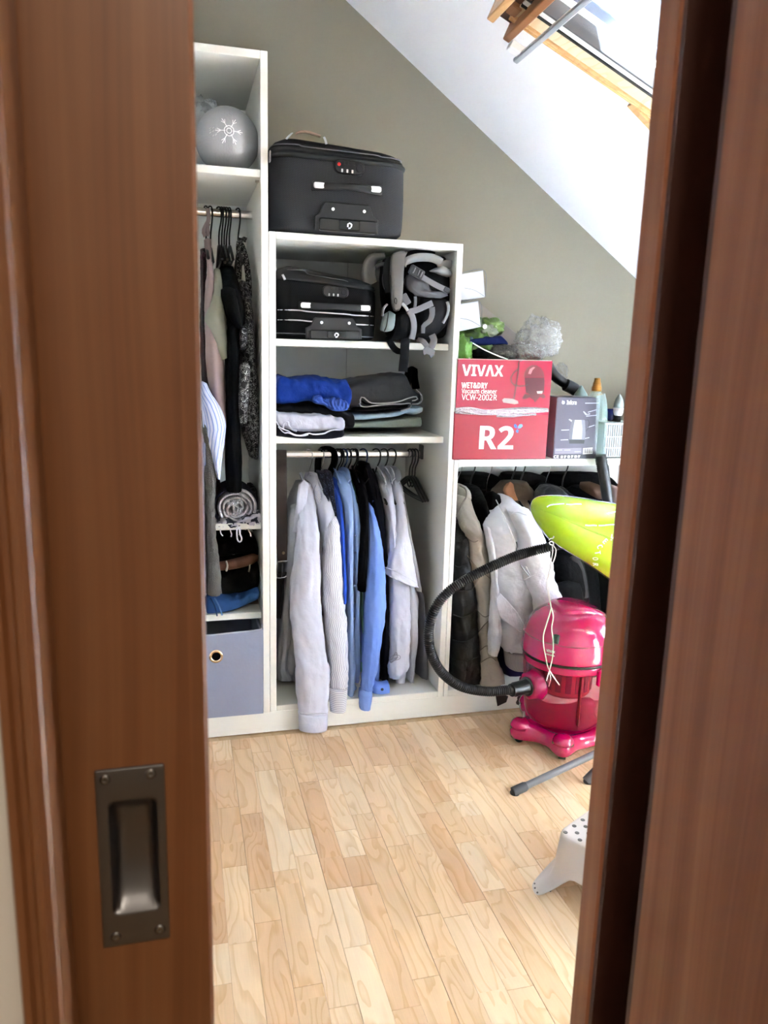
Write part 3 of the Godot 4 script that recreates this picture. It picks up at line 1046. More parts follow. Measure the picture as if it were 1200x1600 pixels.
func suitcases():
	var cloth := mt(Color(0.26, 0.26, 0.27), 0.7, {"tex": weave(), "scale": Vector3(90, 90, 1)})
	var blk := mt(Color(0.035, 0.035, 0.04), 0.55)
	var band := mt(Color(0.012, 0.03, 0.03), 0.6)
	# big case on top of the middle unit
	var o := thing("suitcase", "large dark grey woven suitcase lying on top of the middle wardrobe unit", "suitcase", "", Vector3(0.545, 1.853, -0.26))
	var x0 := 0.304
	var x1 := 0.788
	var zf := 0.018
	var rb := case_rings(x0, x1, -0.52, zf, 0.085, [[1.856, 1.856, 0.05], [1.858, 1.858, 0.02], [1.872, 1.872, 0.004], [1.90, 1.90, 0.0], [2.00, 1.99, -0.002], [2.088, 2.082, 0.0], [2.094, 2.088, 0.004]])
	part(o, "shell", loft(rb), cloth)
	var bd := part(o, "zip_band", loft(case_rings(x0, x1, -0.52, zf, 0.085, [[2.090, 2.084, 0.006], [2.095, 2.088, -0.003], [2.103, 2.096, -0.006], [2.109, 2.100, -0.003], [2.112, 2.104, 0.004], [2.118, 2.107, 0.002], [2.125, 2.112, 0.005], [2.130, 2.116, 0.012]])), band)
	part(o, "lid", loft(case_rings(x0, x1, -0.52, zf, 0.085, [[2.127, 2.112, 0.010], [2.136, 2.120, 0.012], [2.150, 2.128, 0.024], [2.166, 2.136, 0.05], [2.176, 2.140, 0.09], [2.180, 2.142, 0.14], [2.182, 2.142, 0.2]])), mt(Color(0.16, 0.16, 0.17), 0.7, {"tex": weave(), "scale": Vector3(90, 90, 1)}))
	part(bd, "piping", cord(case_edge(x0, x1, zf, 2.1325, 2.118, 0.010), 0.0022, 6), mt(Color(0.3, 0.3, 0.32), 0.5))
	combination_lock(o, Vector3(0.5747, 2.0722, 0.02), 0.1051, 0.045, true)
	carry_handle(o, Vector3(0.4558, 2.0032, 0.022), Vector3(0.6752, 2.0053, 0.022), 0.026)
	trolley(o, Vector3(0.4548, 1.8608, 0.022), Vector3(0.6789, 1.8601, 0.022), 0.0951)
	zip_pull(o, Vector3(0.3821, 2.1718, -0.01), Vector3(0.3592, 2.1441, 0.02))
	zip_pull(o, Vector3(0.489, 2.166, 0), Vector3(0.4941, 2.1401, 0.02))
	part(o, "top_handle", strap([Vector3(0.3974, 2.1766, -0.03), Vector3(0.4182, 2.1846, -0.03), Vector3(0.4434, 2.1839, -0.03), Vector3(0.4816, 2.1749, -0.03)], 0.02, 0.005, Vector3(0, 0, 1)), mt(Color(0.62, 0.5, 0.42), 0.6), "tan handle on the lid")
	part(o, "side_buckle", box(Vector3(0.3025, 2.07, -0.005), Vector3(0.308, 2.105, 0.02), 0.002), mt(Color(0.6, 0.6, 0.6), 0.3, {"metal": 0.6}))
	# smaller case inside the middle unit
	var s := thing("suitcase", "smaller black suitcase with two silver pipings inside the middle wardrobe unit", "suitcase", "", Vector3(0.51, 1.496, -0.27))
	x0 = 0.329
	x1 = 0.705
	zf = -0.045
	part(s, "shell", loft(case_rings(x0, x1, -0.5, zf, 0.06, [[1.499, 1.499, 0.03], [1.502, 1.502, 0.01], [1.512, 1.512, 0.002], [1.55, 1.55, 0.0], [1.65, 1.642, 0.0], [1.70, 1.672, 0.003], [1.706, 1.678, 0.01]])), mt(Color(0.05, 0.05, 0.056), 0.62, {"tex": weave(), "scale": Vector3(70, 70, 1)}))
	part(s, "lid", loft(case_rings(x0, x1, -0.5, zf, 0.06, [[1.704, 1.676, 0.006], [1.712, 1.681, 0.0], [1.718, 1.684, 0.006], [1.726, 1.69, 0.004], [1.732, 1.693, 0.012], [1.742, 1.70, 0.016], [1.760, 1.708, 0.05], [1.768, 1.712, 0.1], [1.770, 1.712, 0.14]])), mt(Color(0.04, 0.045, 0.048), 0.6))
	for q in [[1.5965, 1.587], [1.562, 1.555]]:
		part(s, "piping", cord(case_edge(x0, x1, zf, q[0], q[1], 0.0), 0.0024, 8), mt(Color(0.85, 0.85, 0.86), 0.3, {"metal": 0.3}), "silver piping")
	part(s, "piping", cord(case_edge(x0, x1, zf, 1.5155, 1.512, 0.0), 0.002, 6), mt(Color(0.3, 0.3, 0.3), 0.4))
	part(s, "piping", cord(case_edge(x0, x1, zf, 1.735, 1.695, 0.012), 0.0014, 6), mt(Color(0.35, 0.36, 0.36), 0.4))
	combination_lock(s, Vector3(0.5436, 1.6659, -0.042), 0.0946, 0.0383, false)
	carry_handle(s, Vector3(0.4235, 1.6139, -0.042), Vector3(0.6609, 1.6128, -0.042), 0.024)
	trolley(s, Vector3(0.4364, 1.498, -0.042), Vector3(0.6429, 1.5006, -0.042), 0.0767)
	zip_pull(s, Vector3(0.3533, 1.7149, -0.035), Vector3(0.3608, 1.6974, -0.028))

func case_edge(x0, x1, zf, yl, yr, inn) -> Array:   # path round the front of a case at a height
	var out := []
	for q in [[0.0, -0.2], [0.0, -0.09], [0.012, -0.028], [0.05, -0.002], [0.09, 0.001]]:
		out.append(Vector3(x0 + q[0] + inn, yl, zf + q[1] - inn))
	for i in 3: out.append(Vector3(lerpf(x0 + 0.12, x1 - 0.12, i / 2.0), lerpf(yl, yr, 0.3 + i * 0.2), zf + 0.0015 - inn))
	for q in [[0.09, 0.001], [0.05, -0.002], [0.012, -0.028], [0.0, -0.09], [0.0, -0.2]]:
		out.append(Vector3(x1 - q[0] - inn, yr, zf + q[1] - inn))
	return out

func backpack():
	var blk := mt(Color(0.06, 0.06, 0.065), 0.75, {"cloth": 0.5, "cscale": 8.0})
	var gr := mt(Color(0.36, 0.35, 0.34), 0.8, {"cloth": 0.35, "cscale": 8.0})
	var edge := mt(Color(0.2, 0.195, 0.19), 0.7)
	var lg := mt(Color(0.52, 0.52, 0.52), 0.75, {"cloth": 0.4, "cscale": 9.0})
	var web := mt(Color(0.40, 0.40, 0.41), 0.7)
	var buckle := mt(Color(0.16, 0.16, 0.17), 0.4)
	var o := thing("backpack", "grey and black hiking backpack with dangling straps inside the middle wardrobe unit", "backpack", "", Vector3(0.87, 1.496, -0.25))
	part(o, "main_bag", drape([[0.7707, 1.8219, 0.9863, 1.834, -0.2], [0.7616, 1.7856, 1.0299, 1.7998, -0.2], [0.7599, 1.7259, 1.0415, 1.7395, -0.2], [0.7657, 1.6374, 1.0476, 1.6489, -0.2], [0.7781, 1.5576, 1.0461, 1.5668, -0.2], [0.7899, 1.5078, 1.0413, 1.5154, -0.2]], [0.05, 0.12, 0.15, 0.16, 0.15, 0.12], {"round0": 0.03, "round1": 0.03, "fold": 0.2, "seed": 3, "hollow": false}), blk)
	part(o, "bottom_pad", drape([[0.8493, 1.6678, 0.8958, 1.6698, -0.07], [0.8465, 1.6523, 0.9738, 1.6577, -0.07], [0.8445, 1.6153, 0.9823, 1.6207, -0.07], [0.8461, 1.572, 0.9808, 1.5768, -0.07], [0.8472, 1.5409, 0.955, 1.5445, -0.07], [0.8416, 1.5094, 0.9258, 1.512, -0.07]], [0.03, 0.05, 0.055, 0.055, 0.05, 0.03], {"round0": 0.03, "round1": 0.03, "fold": 0.15, "seed": 8, "hollow": false}), mt(Color(0.10, 0.10, 0.107), 0.7, {"cloth": 0.4, "cscale": 8.0}))
	# hip belt wing: long padded tongue in front
	var hip := part(o, "hip_pad", drape([[0.761, 1.8152, 0.8024, 1.8176, -0.012], [0.7409, 1.7995, 0.7933, 1.8024, -0.012], [0.7371, 1.7685, 0.7879, 1.7713, -0.012], [0.7366, 1.7303, 0.786, 1.7328, -0.012], [0.7384, 1.6919, 0.7857, 1.6941, -0.012], [0.7413, 1.6564, 0.7843, 1.6583, -0.012], [0.7453, 1.6297, 0.7829, 1.6312, -0.012], [0.7513, 1.6119, 0.7754, 1.6129, -0.012], [0.7579, 1.6047, 0.7708, 1.6052, -0.012]], [0.012, 0.016, 0.018, 0.018, 0.018, 0.018, 0.018, 0.014, 0.008], {"fold": 0.03, "seed": 2, "round0": 0.01, "round1": 0.015, "pw": 3.2, "crease": 0.0006, "hollow": false}), gr)
	part(hip, "binding", cord([Vector3(0.7901, 1.8128, -0.002), Vector3(0.7843, 1.7935, -0.002), Vector3(0.7815, 1.764, -0.002), Vector3(0.7791, 1.7286, -0.002), Vector3(0.7791, 1.6901, -0.002), Vector3(0.7782, 1.6574, -0.002), Vector3(0.7764, 1.6334, -0.002), Vector3(0.7719, 1.6159, -0.002), Vector3(0.7625, 1.6065, -0.002), Vector3(0.7518, 1.6109, -0.002), Vector3(0.7449, 1.6261, -0.002), Vector3(0.7407, 1.6498, -0.002), Vector3(0.7378, 1.6853, -0.002), Vector3(0.7352, 1.7294, -0.002)], 0.0035, 8), edge)
	part(hip, "loop_eye", cord([Vector3(0.7538, 1.6514, 0.006), Vector3(0.7519, 1.6409, 0.006), Vector3(0.7544, 1.6306, 0.006), Vector3(0.7589, 1.6308, 0.006), Vector3(0.7599, 1.6412, 0.006), Vector3(0.7576, 1.6515, 0.006), Vector3(0.7538, 1.6514, 0.006)], 0.002, 6), edge)
	part(o, "shoulder_pad", strap([Vector3(0.7917, 1.7644, -0.03), Vector3(0.7961, 1.7794, -0.03), Vector3(0.8134, 1.7899, -0.03), Vector3(0.839, 1.7981, -0.03), Vector3(0.8714, 1.8014, -0.03), Vector3(0.9009, 1.8, -0.03), Vector3(0.9208, 1.7936, -0.03), Vector3(0.9327, 1.7868, -0.03)], 0.03, 0.016, Vector3(0.0, 0.55, 0.8)), lg)
	part(o, "shoulder_pad", strap([Vector3(0.8023, 1.8023, -0.06), Vector3(0.8086, 1.8086, -0.06), Vector3(0.8344, 1.816, -0.06), Vector3(0.8736, 1.8197, -0.06), Vector3(0.9134, 1.8145, -0.06)], 0.035, 0.012, Vector3(0, 0.3, 0.9)), blk)
	part(o, "frame_tube", cord([Vector3(0.6956, 1.7593, -0.06), Vector3(0.705, 1.7672, -0.06), Vector3(0.7225, 1.7732, -0.06), Vector3(0.7339, 1.7672, -0.06), Vector3(0.7323, 1.7433, -0.06), Vector3(0.7269, 1.728, -0.06), Vector3(0.7293, 1.7011, -0.06), Vector3(0.7429, 1.6776, -0.06)], 0.0075, 10), mt(Color(0.25, 0.25, 0.26), 0.35))
	part(o, "back_pad", strap([Vector3(0.7319, 1.8057, -0.1), Vector3(0.6998, 1.7949, -0.1), Vector3(0.6825, 1.7745, -0.1), Vector3(0.6768, 1.744, -0.1), Vector3(0.6805, 1.7201, -0.1), Vector3(0.6891, 1.7023, -0.1)], 0.055, 0.02, Vector3(0.8, 0.2, -0.4)), gr)
	part(o, "back_pad", strap([Vector3(0.744, 1.7895, -0.04), Vector3(0.735, 1.7683, -0.04), Vector3(0.7328, 1.7326, -0.04), Vector3(0.7369, 1.6999, -0.04), Vector3(0.7441, 1.6733, -0.04)], 0.03, 0.018, Vector3(0.9, 0, 0.4)), mt(Color(0.17, 0.17, 0.17), 0.8))
	# lid flap folded over, light grey
	part(o, "top_flap", drape([[0.8119, 1.7416, 0.847, 1.7583, -0.03], [0.8011, 1.7261, 0.8775, 1.7299, -0.03], [0.8, 1.7081, 0.8817, 1.706, -0.03], [0.8088, 1.6876, 0.8923, 1.6884, -0.03], [0.8305, 1.6735, 0.909, 1.6831, -0.03], [0.8472, 1.6636, 0.9557, 1.6791, -0.03], [0.8934, 1.6596, 0.9551, 1.6531, -0.03]], [0.01, 0.03, 0.035, 0.03, 0.03, 0.025, 0.01], {"fold": 0.35, "ff": 2.2, "seed": 5, "hollow": false, "round1": 0.01, "crease": 0.004}), mt(Color(0.30, 0.305, 0.32), 0.8, {"cloth": 0.5, "cscale": 8.0}))
	part(o, "side_flap", drape([[0.9382, 1.777, 0.9548, 1.7779, -0.05], [0.8992, 1.7569, 0.9823, 1.7611, -0.05], [0.9193, 1.7519, 0.9845, 1.7491, -0.05], [0.9532, 1.7384, 0.9801, 1.7366, -0.05]], [0.01, 0.02, 0.02, 0.01], {"fold": 0.3, "seed": 15, "hollow": false, "round1": 0.01}), lg)
	part(o, "side_flap", strap([Vector3(0.9352, 1.7688, -0.06), Vector3(0.9546, 1.7834, -0.06), Vector3(0.9745, 1.7875, -0.06), Vector3(0.9866, 1.7806, -0.06)], 0.03, 0.01, Vector3(0.2, 0.8, 0.3)), lg)
	# webbing with buckles
	var w1 := part(o, "webbing", strap([Vector3(0.8074, 1.7464, 0.012), Vector3(0.8317, 1.7359, 0.012), Vector3(0.8547, 1.7252, 0.012), Vector3(0.8943, 1.7064, 0.012), Vector3(0.9341, 1.6903, 0.012), Vector3(0.9525, 1.6836, 0.012)], 0.02, 0.004, Vector3(-0.5, 0.8, 0)), web)
	part(w1, "buckle", slab(rounded_rect(-0.028, -0.017, 0.028, 0.017, 0.005), -0.004, 0.006, 0.002, Transform3D(Basis(Vector3(0, 0, 1), -0.45), Vector3(0.8259, 1.7422, 0.02))), buckle)
	for q in [-0.014, 0.004, 0.016]:
		part(w1, "buckle_bar", box(Vector3(q, -0.011, 0.004), Vector3(q + 0.004, 0.011, 0.011), 0.001, Transform3D(Basis(Vector3(0, 0, 1), -0.45), Vector3(0.8259, 1.7422, 0.02))), mt(Color(0.42, 0.42, 0.43), 0.4))
	part(w1, "strap_end", box(Vector3(-0.012, -0.009, -0.004), Vector3(0.012, 0.009, 0.004), 0.002, Transform3D(Basis(Vector3(0, 0, 1), -0.5), Vector3(0.9451, 1.6862, 0.014))), buckle)
	part(o, "webbing", strap([Vector3(0.897, 1.6398, 0), Vector3(0.8687, 1.6266, 0), Vector3(0.8399, 1.6134, 0), Vector3(0.811, 1.6047, 0)], 0.022, 0.004, Vector3(0.4, 0.9, 0)), web)
	part(o, "webbing", strap([Vector3(0.8077, 1.6076, 0), Vector3(0.8212, 1.59, 0), Vector3(0.8287, 1.563, 0), Vector3(0.8281, 1.5357, 0), Vector3(0.8225, 1.508, 0)], 0.022, 0.004, Vector3(1, 0.2, 0)), web)
	part(o, "webbing", strap([Vector3(0.895, 1.6246, 0), Vector3(0.8976, 1.602, 0), Vector3(0.8904, 1.5774, 0), Vector3(0.8744, 1.5646, 0), Vector3(0.865, 1.5552, 0), Vector3(0.8642, 1.5307, 0)], func(t): return 0.022 - 0.007 * t, 0.004, Vector3(1, 0.1, 0.2)), web)
	part(o, "webbing", strap([Vector3(0.9568, 1.6474, -0.01), Vector3(0.9628, 1.6263, -0.01), Vector3(0.959, 1.5986, -0.01), Vector3(0.9436, 1.5705, -0.01)], 0.011, 0.004, Vector3(0.9, 0.1, 0.3)), lg)
	part(o, "webbing", strap([Vector3(0.8331, 1.6603, -0.01), Vector3(0.8347, 1.6423, -0.01), Vector3(0.8329, 1.6211, -0.01)], 0.011, 0.004, Vector3(1, 0, 0)), web)
	part(o, "webbing", strap([Vector3(0.7294, 1.6289, -0.01), Vector3(0.717, 1.6164, -0.01), Vector3(0.7126, 1.6013, -0.01), Vector3(0.7114, 1.5863, -0.01)], 0.009, 0.004, Vector3(0.7, 0.5, 0.3)), lg)
	part(o, "webbing", strap([Vector3(0.781, 1.6335, 0), Vector3(0.7909, 1.6249, 0), Vector3(0.801, 1.6133, 0), Vector3(0.8044, 1.6074, 0)], 0.012, 0.004, Vector3(0.7, 0.7, 0.0)), lg)
	part(o, "clip", slab(rounded_rect(-0.02, -0.013, 0.02, 0.013, 0.004), -0.004, 0.004, 0.0015, Transform3D(Basis(Vector3(0, 0, 1), -1.0), Vector3(0.7958, 1.6479, -0.005))), mt(Color(0.3, 0.3, 0.31), 0.4))
	part(o, "side_pocket", drape([[0.7238, 1.6059, 0.7658, 1.6075, -0.035], [0.7195, 1.5845, 0.7658, 1.5863, -0.035], [0.7139, 1.554, 0.7641, 1.5557, -0.035], [0.7127, 1.5387, 0.758, 1.5402, -0.035], [0.7193, 1.5313, 0.7485, 1.5323, -0.035]], [0.015, 0.03, 0.035, 0.03, 0.012], {"fold": 0.08, "round1": 0.015, "seed": 6, "hollow": false, "crease": 0.001}), mt(Color(0.42, 0.47, 0.47), 0.55, {"cloth": 0.3, "cscale": 8.0}), "grey-green side pocket with a zip")
	part(o, "pocket_zip", cord([Vector3(0.7303, 1.6, 0.002), Vector3(0.7292, 1.5805, 0.002), Vector3(0.7252, 1.5533, 0.002), Vector3(0.7178, 1.5335, 0.002)], 0.0022, 6), edge)
	# straps that hang over the shelf edge
	part(o, "hanging_strap", strap([Vector3(0.8125, 1.607, -0.05), Vector3(0.8147, 1.5723, -0.02), Vector3(0.8066, 1.5231, -0.02), Vector3(0.7994, 1.489, -0.008), Vector3(0.8055, 1.446, -0.03), Vector3(0.7997, 1.4149, -0.02), Vector3(0.7979, 1.3899, -0.02)], 0.034, 0.0045, Vector3(1, 0.05, 0.1)), mt(Color(0.085, 0.085, 0.09), 0.75))
	part(o, "hanging_strap", strap([Vector3(0.7464, 1.5186, -0.05), Vector3(0.7482, 1.4969, -0.03), Vector3(0.768, 1.4729, -0.04), Vector3(0.788, 1.4625, -0.04), Vector3(0.801, 1.4676, -0.04), Vector3(0.8106, 1.4895, -0.03), Vector3(0.8252, 1.5242, -0.05)], 0.024, 0.004, Vector3(0.5, 0.75, 0.3)), mt(Color(0.05, 0.05, 0.055), 0.75))
	part(o, "strap_fan", drape([[0.7645, 1.6042, 0.8198, 1.6064, -0.03], [0.7557, 1.5735, 0.8241, 1.576, -0.03], [0.7503, 1.5368, 0.8237, 1.5392, -0.03], [0.7382, 1.5043, 0.8232, 1.5069, -0.03]], [0.02, 0.03, 0.03, 0.015], {"fold": 0.2, "seed": 9, "hollow": false}), mt(Color(0.03, 0.03, 0.033), 0.8))
	part(o, "buckled_strap", strap([Vector3(0.856, 1.508, -0.04), Vector3(0.8699, 1.5035, -0.02), Vector3(0.8837, 1.49, -0.02), Vector3(0.8942, 1.4763, -0.02)], 0.02, 0.004, Vector3(0.6, 0.6, 0.1)), web)
	var bs := part(o, "buckled_strap", strap([Vector3(0.9088, 1.5265, -0.03), Vector3(0.913, 1.5079, -0.015), Vector3(0.9086, 1.4922, -0.015), Vector3(0.8991, 1.4796, -0.015)], 0.026, 0.004, Vector3(0.8, 0.4, 0.2)), web)
	part(bs, "buckle", slab([Vector2(-0.02, 0.014), Vector2(0.02, 0.014), Vector2(0.024, -0.006), Vector2(0.014, -0.02), Vector2(0.006, -0.012), Vector2(-0.006, -0.012), Vector2(-0.014, -0.02), Vector2(-0.024, -0.006)], -0.004, 0.005, 0.0015, Transform3D(Basis(Vector3(0, 0, 1), -0.35), Vector3(0.8938, 1.4654, -0.012))), mt(Color(0.33, 0.33, 0.34), 0.35))

func folded_clothes():
	var g := "folded clothes on the lower shelf of the middle unit"
	var mk := func(n: String, label: String, cat: String, me: Mesh, m: Material) -> Node3D:
		var c := me.get_aabb()
		var o := thing(n, label, cat, g, Vector3(c.get_center().x, c.position.y, c.get_center().z))
		part(o, "cloth", me, m)
		return o
	var cs := {"cloth": 0.55, "cscale": 5.0, "rim": 0.3}
	# left pile, from below
	mk.call("folded_shirt", "dark navy folded shirt at the bottom of the left pile", "shirt", folded([[0.3302, 1.1431, 1.2059, -0.05], [0.3635, 1.1371, 1.1827, -0.05], [0.4225, 1.132, 1.1681, -0.05], [0.4822, 1.1295, 1.1682, -0.05], [0.5424, 1.1309, 1.1713, -0.05], [0.5909, 1.1384, 1.1773, -0.05]], -0.34, {"seed": 2, "amp": 0.005}), mt(Color(0.075, 0.08, 0.11), 0.85, cs))
	var lgm := mt(Color(0.70, 0.70, 0.75), 0.85, {"cloth": 0.9, "cscale": 6.0, "rim": 0.3})
	var t := mk.call("folded_tshirt", "light grey folded t-shirt with wavy edges in the left pile", "shirt", folded([[0.3294, 1.1993, 1.2355, -0.042], [0.3537, 1.1746, 1.234, -0.042], [0.3917, 1.1615, 1.2331, -0.042], [0.4358, 1.1557, 1.2328, -0.042], [0.4922, 1.1586, 1.2309, -0.042], [0.5341, 1.1646, 1.2267, -0.042], [0.5643, 1.1617, 1.2195, -0.042], [0.5912, 1.1647, 1.2108, -0.042]], -0.34, {"seed": 9, "amp": 0.007, "fx": 30.0}), lgm)
	part(t, "hem_fold", strap([Vector3(0.3307, 1.2017, -0.032), Vector3(0.3409, 1.1843, -0.032), Vector3(0.3583, 1.1727, -0.032), Vector3(0.3729, 1.1684, -0.032), Vector3(0.3905, 1.1567, -0.032), Vector3(0.414, 1.1508, -0.032), Vector3(0.4317, 1.1538, -0.032), Vector3(0.4495, 1.1596, -0.032), Vector3(0.4673, 1.1552, -0.032), Vector3(0.4912, 1.1567, -0.032), Vector3(0.5091, 1.1597, -0.032), Vector3(0.527, 1.1686, -0.032), Vector3(0.548, 1.173, -0.032), Vector3(0.5661, 1.1716, -0.032)], 0.004, 0.012, Vector3(0, 1, 0)), mt(Color(0.82, 0.82, 0.86), 0.8))
	part(t, "hem_fold", strap([Vector3(0.3377, 1.183, -0.03), Vector3(0.3581, 1.1613, -0.03), Vector3(0.3756, 1.1613, -0.03), Vector3(0.399, 1.151, -0.03), Vector3(0.4285, 1.1502, -0.03), Vector3(0.4462, 1.1554, -0.03)], 0.004, 0.012, Vector3(0, 1, 0)), mt(Color(0.82, 0.82, 0.86), 0.8))
	part(t, "hem_fold", cord([Vector3(0.3556, 1.1754, -0.034), Vector3(0.3571, 1.1958, -0.034), Vector3(0.3658, 1.2016, -0.034), Vector3(0.3731, 1.1988, -0.034), Vector3(0.3761, 1.1842, -0.034), Vector3(0.3907, 1.1726, -0.034), Vector3(0.4054, 1.1682, -0.034)], 0.004, 8), lgm)
	mk.call("folded_trousers", "black folded trousers in the middle of the left pile", "trousers", folded([[0.3333, 1.2272, 1.2593, -0.075], [0.3962, 1.2276, 1.2628, -0.075], [0.4556, 1.2191, 1.2634, -0.075], [0.5158, 1.2076, 1.2551, -0.075], [0.5767, 1.1959, 1.2438, -0.075], [0.6075, 1.1719, 1.232, -0.075], [0.6353, 1.1689, 1.2292, -0.075]], -0.36, {"seed": 4, "amp": 0.006}), mt(Color(0.045, 0.04, 0.045), 0.9, cs))
	var b := mk.call("folded_jacket", "bright blue folded jacket on top of the left pile", "jacket", folded([[0.3317, 1.2574, 1.3438, -0.06], [0.356, 1.2576, 1.3585, -0.06], [0.3734, 1.2583, 1.3611, -0.06], [0.3938, 1.2609, 1.358, -0.06], [0.4143, 1.2617, 1.3561, -0.06], [0.4319, 1.2671, 1.3585, -0.06], [0.4614, 1.2703, 1.3627, -0.06], [0.494, 1.2633, 1.361, -0.06], [0.5238, 1.2563, 1.3587, -0.06], [0.557, 1.2403, 1.347, -0.06], [0.581, 1.2375, 1.3527, -0.06], [0.6022, 1.2406, 1.3499, -0.06], [0.6177, 1.2571, 1.3369, -0.06]], -0.36, {"seed": 12, "amp": 0.010, "fx": 16.0, "fz": 2.4, "m": 60}), mt(Color(0.045, 0.17, 0.47), 0.62, {"cloth": 0.9, "cscale": 4.0, "rim": 0.2}))
	part(b, "gathered_cuff", folded([[0.4666, 1.2647, 1.2995, -0.035], [0.4903, 1.2635, 1.2955, -0.035], [0.5142, 1.2579, 1.2812, -0.035], [0.5379, 1.242, 1.2902, -0.035], [0.5619, 1.2393, 1.2876, -0.035], [0.5861, 1.2409, 1.2791, -0.035], [0.6014, 1.2469, 1.2675, -0.035]], -0.1, {"seed": 7, "amp": 0.011, "fx": 60.0}), mt(Color(0.09, 0.26, 0.60), 0.6, {"cloth": 0.9, "cscale": 6.0}))
	# right pile
	mk.call("folded_trousers", "sage green folded trousers at the bottom of the right pile", "trousers", folded([[0.6048, 1.1672, 1.1912, -0.13], [0.6804, 1.1674, 1.1952, -0.13], [0.7338, 1.1664, 1.201, -0.13], [0.7877, 1.1665, 1.205, -0.13], [0.8419, 1.1666, 1.2127, -0.13], [0.8968, 1.1675, 1.2142, -0.13], [0.9146, 1.169, 1.2113, -0.13]], -0.42, {"seed": 3, "amp": 0.004, "end": 0.012}), mt(Color(0.42, 0.45, 0.40), 0.85, cs))
	mk.call("folded_trousers", "pale blue folded trousers second from the bottom of the right pile", "trousers", folded([[0.6096, 1.1976, 1.2286, -0.12], [0.6774, 1.1979, 1.2273, -0.12], [0.7382, 1.2037, 1.2296, -0.12], [0.8072, 1.2115, 1.2375, -0.12], [0.8531, 1.2248, 1.2564, -0.12], [0.8842, 1.2175, 1.2585, -0.12], [0.9158, 1.2308, 1.2532, -0.12]], -0.42, {"seed": 5, "amp": 0.005, "end": 0.012}), mt(Color(0.52, 0.60, 0.66), 0.85, cs))
	var gr := mk.call("folded_trousers", "charcoal folded trousers with pale stitched edges on top of the right pile", "trousers", folded([[0.5946, 1.233, 1.3374, -0.11], [0.6278, 1.2332, 1.3451, -0.11], [0.6574, 1.2334, 1.3528, -0.11], [0.7058, 1.2338, 1.3626, -0.11], [0.7623, 1.2342, 1.3691, -0.11], [0.8077, 1.2383, 1.3772, -0.11], [0.8422, 1.2459, 1.3779, -0.11], [0.8627, 1.2535, 1.3418, -0.11], [0.883, 1.2611, 1.3164, -0.11], [0.9028, 1.2668, 1.3057, -0.11]], -0.42, {"seed": 8, "amp": 0.004, "end": 0.014}), mt(Color(0.20, 0.20, 0.205), 0.88, cs))
	var seam := mt(Color(0.52, 0.51, 0.50), 0.8)
	part(gr, "stitched_edge", strap([Vector3(0.6558, 1.2671, -0.095), Vector3(0.6547, 1.2816, -0.095), Vector3(0.6609, 1.2906, -0.095), Vector3(0.6721, 1.2872, -0.095), Vector3(0.6855, 1.2747, -0.095), Vector3(0.7045, 1.2676, -0.095), Vector3(0.7612, 1.2689, -0.095), Vector3(0.8105, 1.276, -0.095), Vector3(0.8447, 1.2881, -0.095), Vector3(0.8715, 1.2943, -0.095), Vector3(0.8813, 1.2915, -0.095), Vector3(0.8797, 1.2823, -0.095), Vector3(0.8605, 1.2784, -0.095)], 0.008, 0.004, Vector3(0, 0.2, 1)), seam)
	part(gr, "stitched_edge", strap([Vector3(0.652, 1.2671, -0.095), Vector3(0.6578, 1.2563, -0.095), Vector3(0.6785, 1.2529, -0.095), Vector3(0.716, 1.2587, -0.095), Vector3(0.7727, 1.264, -0.095), Vector3(0.8224, 1.2652, -0.095), Vector3(0.8492, 1.2691, -0.095), Vector3(0.8564, 1.2618, -0.095), Vector3(0.8498, 1.2507, -0.095), Vector3(0.8155, 1.2394, -0.095)], 0.008, 0.004, Vector3(0, 0.2, 1)), seam)
	part(gr, "stitched_edge", strap([Vector3(0.8744, 1.3207, -0.095), Vector3(0.8963, 1.3027, -0.095), Vector3(0.8998, 1.2844, -0.095), Vector3(0.8918, 1.2696, -0.095), Vector3(0.8609, 1.2648, -0.095)], 0.008, 0.004, Vector3(0, 0.2, 1)), seam)
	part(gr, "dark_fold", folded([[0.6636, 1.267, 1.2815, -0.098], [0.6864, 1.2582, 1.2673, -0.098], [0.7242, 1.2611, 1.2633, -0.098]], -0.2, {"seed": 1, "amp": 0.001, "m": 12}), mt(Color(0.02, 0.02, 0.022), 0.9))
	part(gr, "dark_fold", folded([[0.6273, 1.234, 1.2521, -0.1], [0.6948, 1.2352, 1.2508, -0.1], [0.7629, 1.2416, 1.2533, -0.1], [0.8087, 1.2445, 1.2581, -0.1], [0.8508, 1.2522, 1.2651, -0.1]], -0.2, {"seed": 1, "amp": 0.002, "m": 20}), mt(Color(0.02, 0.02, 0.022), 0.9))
	var bl := thing("rolled_belt", "black cloth belt tucked behind the right pile", "belt", "", Vector3(0.912, 1.3734, -0.3))
	part(bl, "cloth", strap([Vector3(0.8972, 1.3265, -0.3), Vector3(0.9017, 1.3732, -0.3), Vector3(0.9113, 1.3947, -0.3), Vector3(0.9235, 1.3969, -0.3), Vector3(0.9268, 1.362, -0.3), Vector3(0.9367, 1.3154, -0.3)], 0.05, 0.012, Vector3(0.2, 0, 1)), mt(Color(0.03, 0.035, 0.04), 0.8))

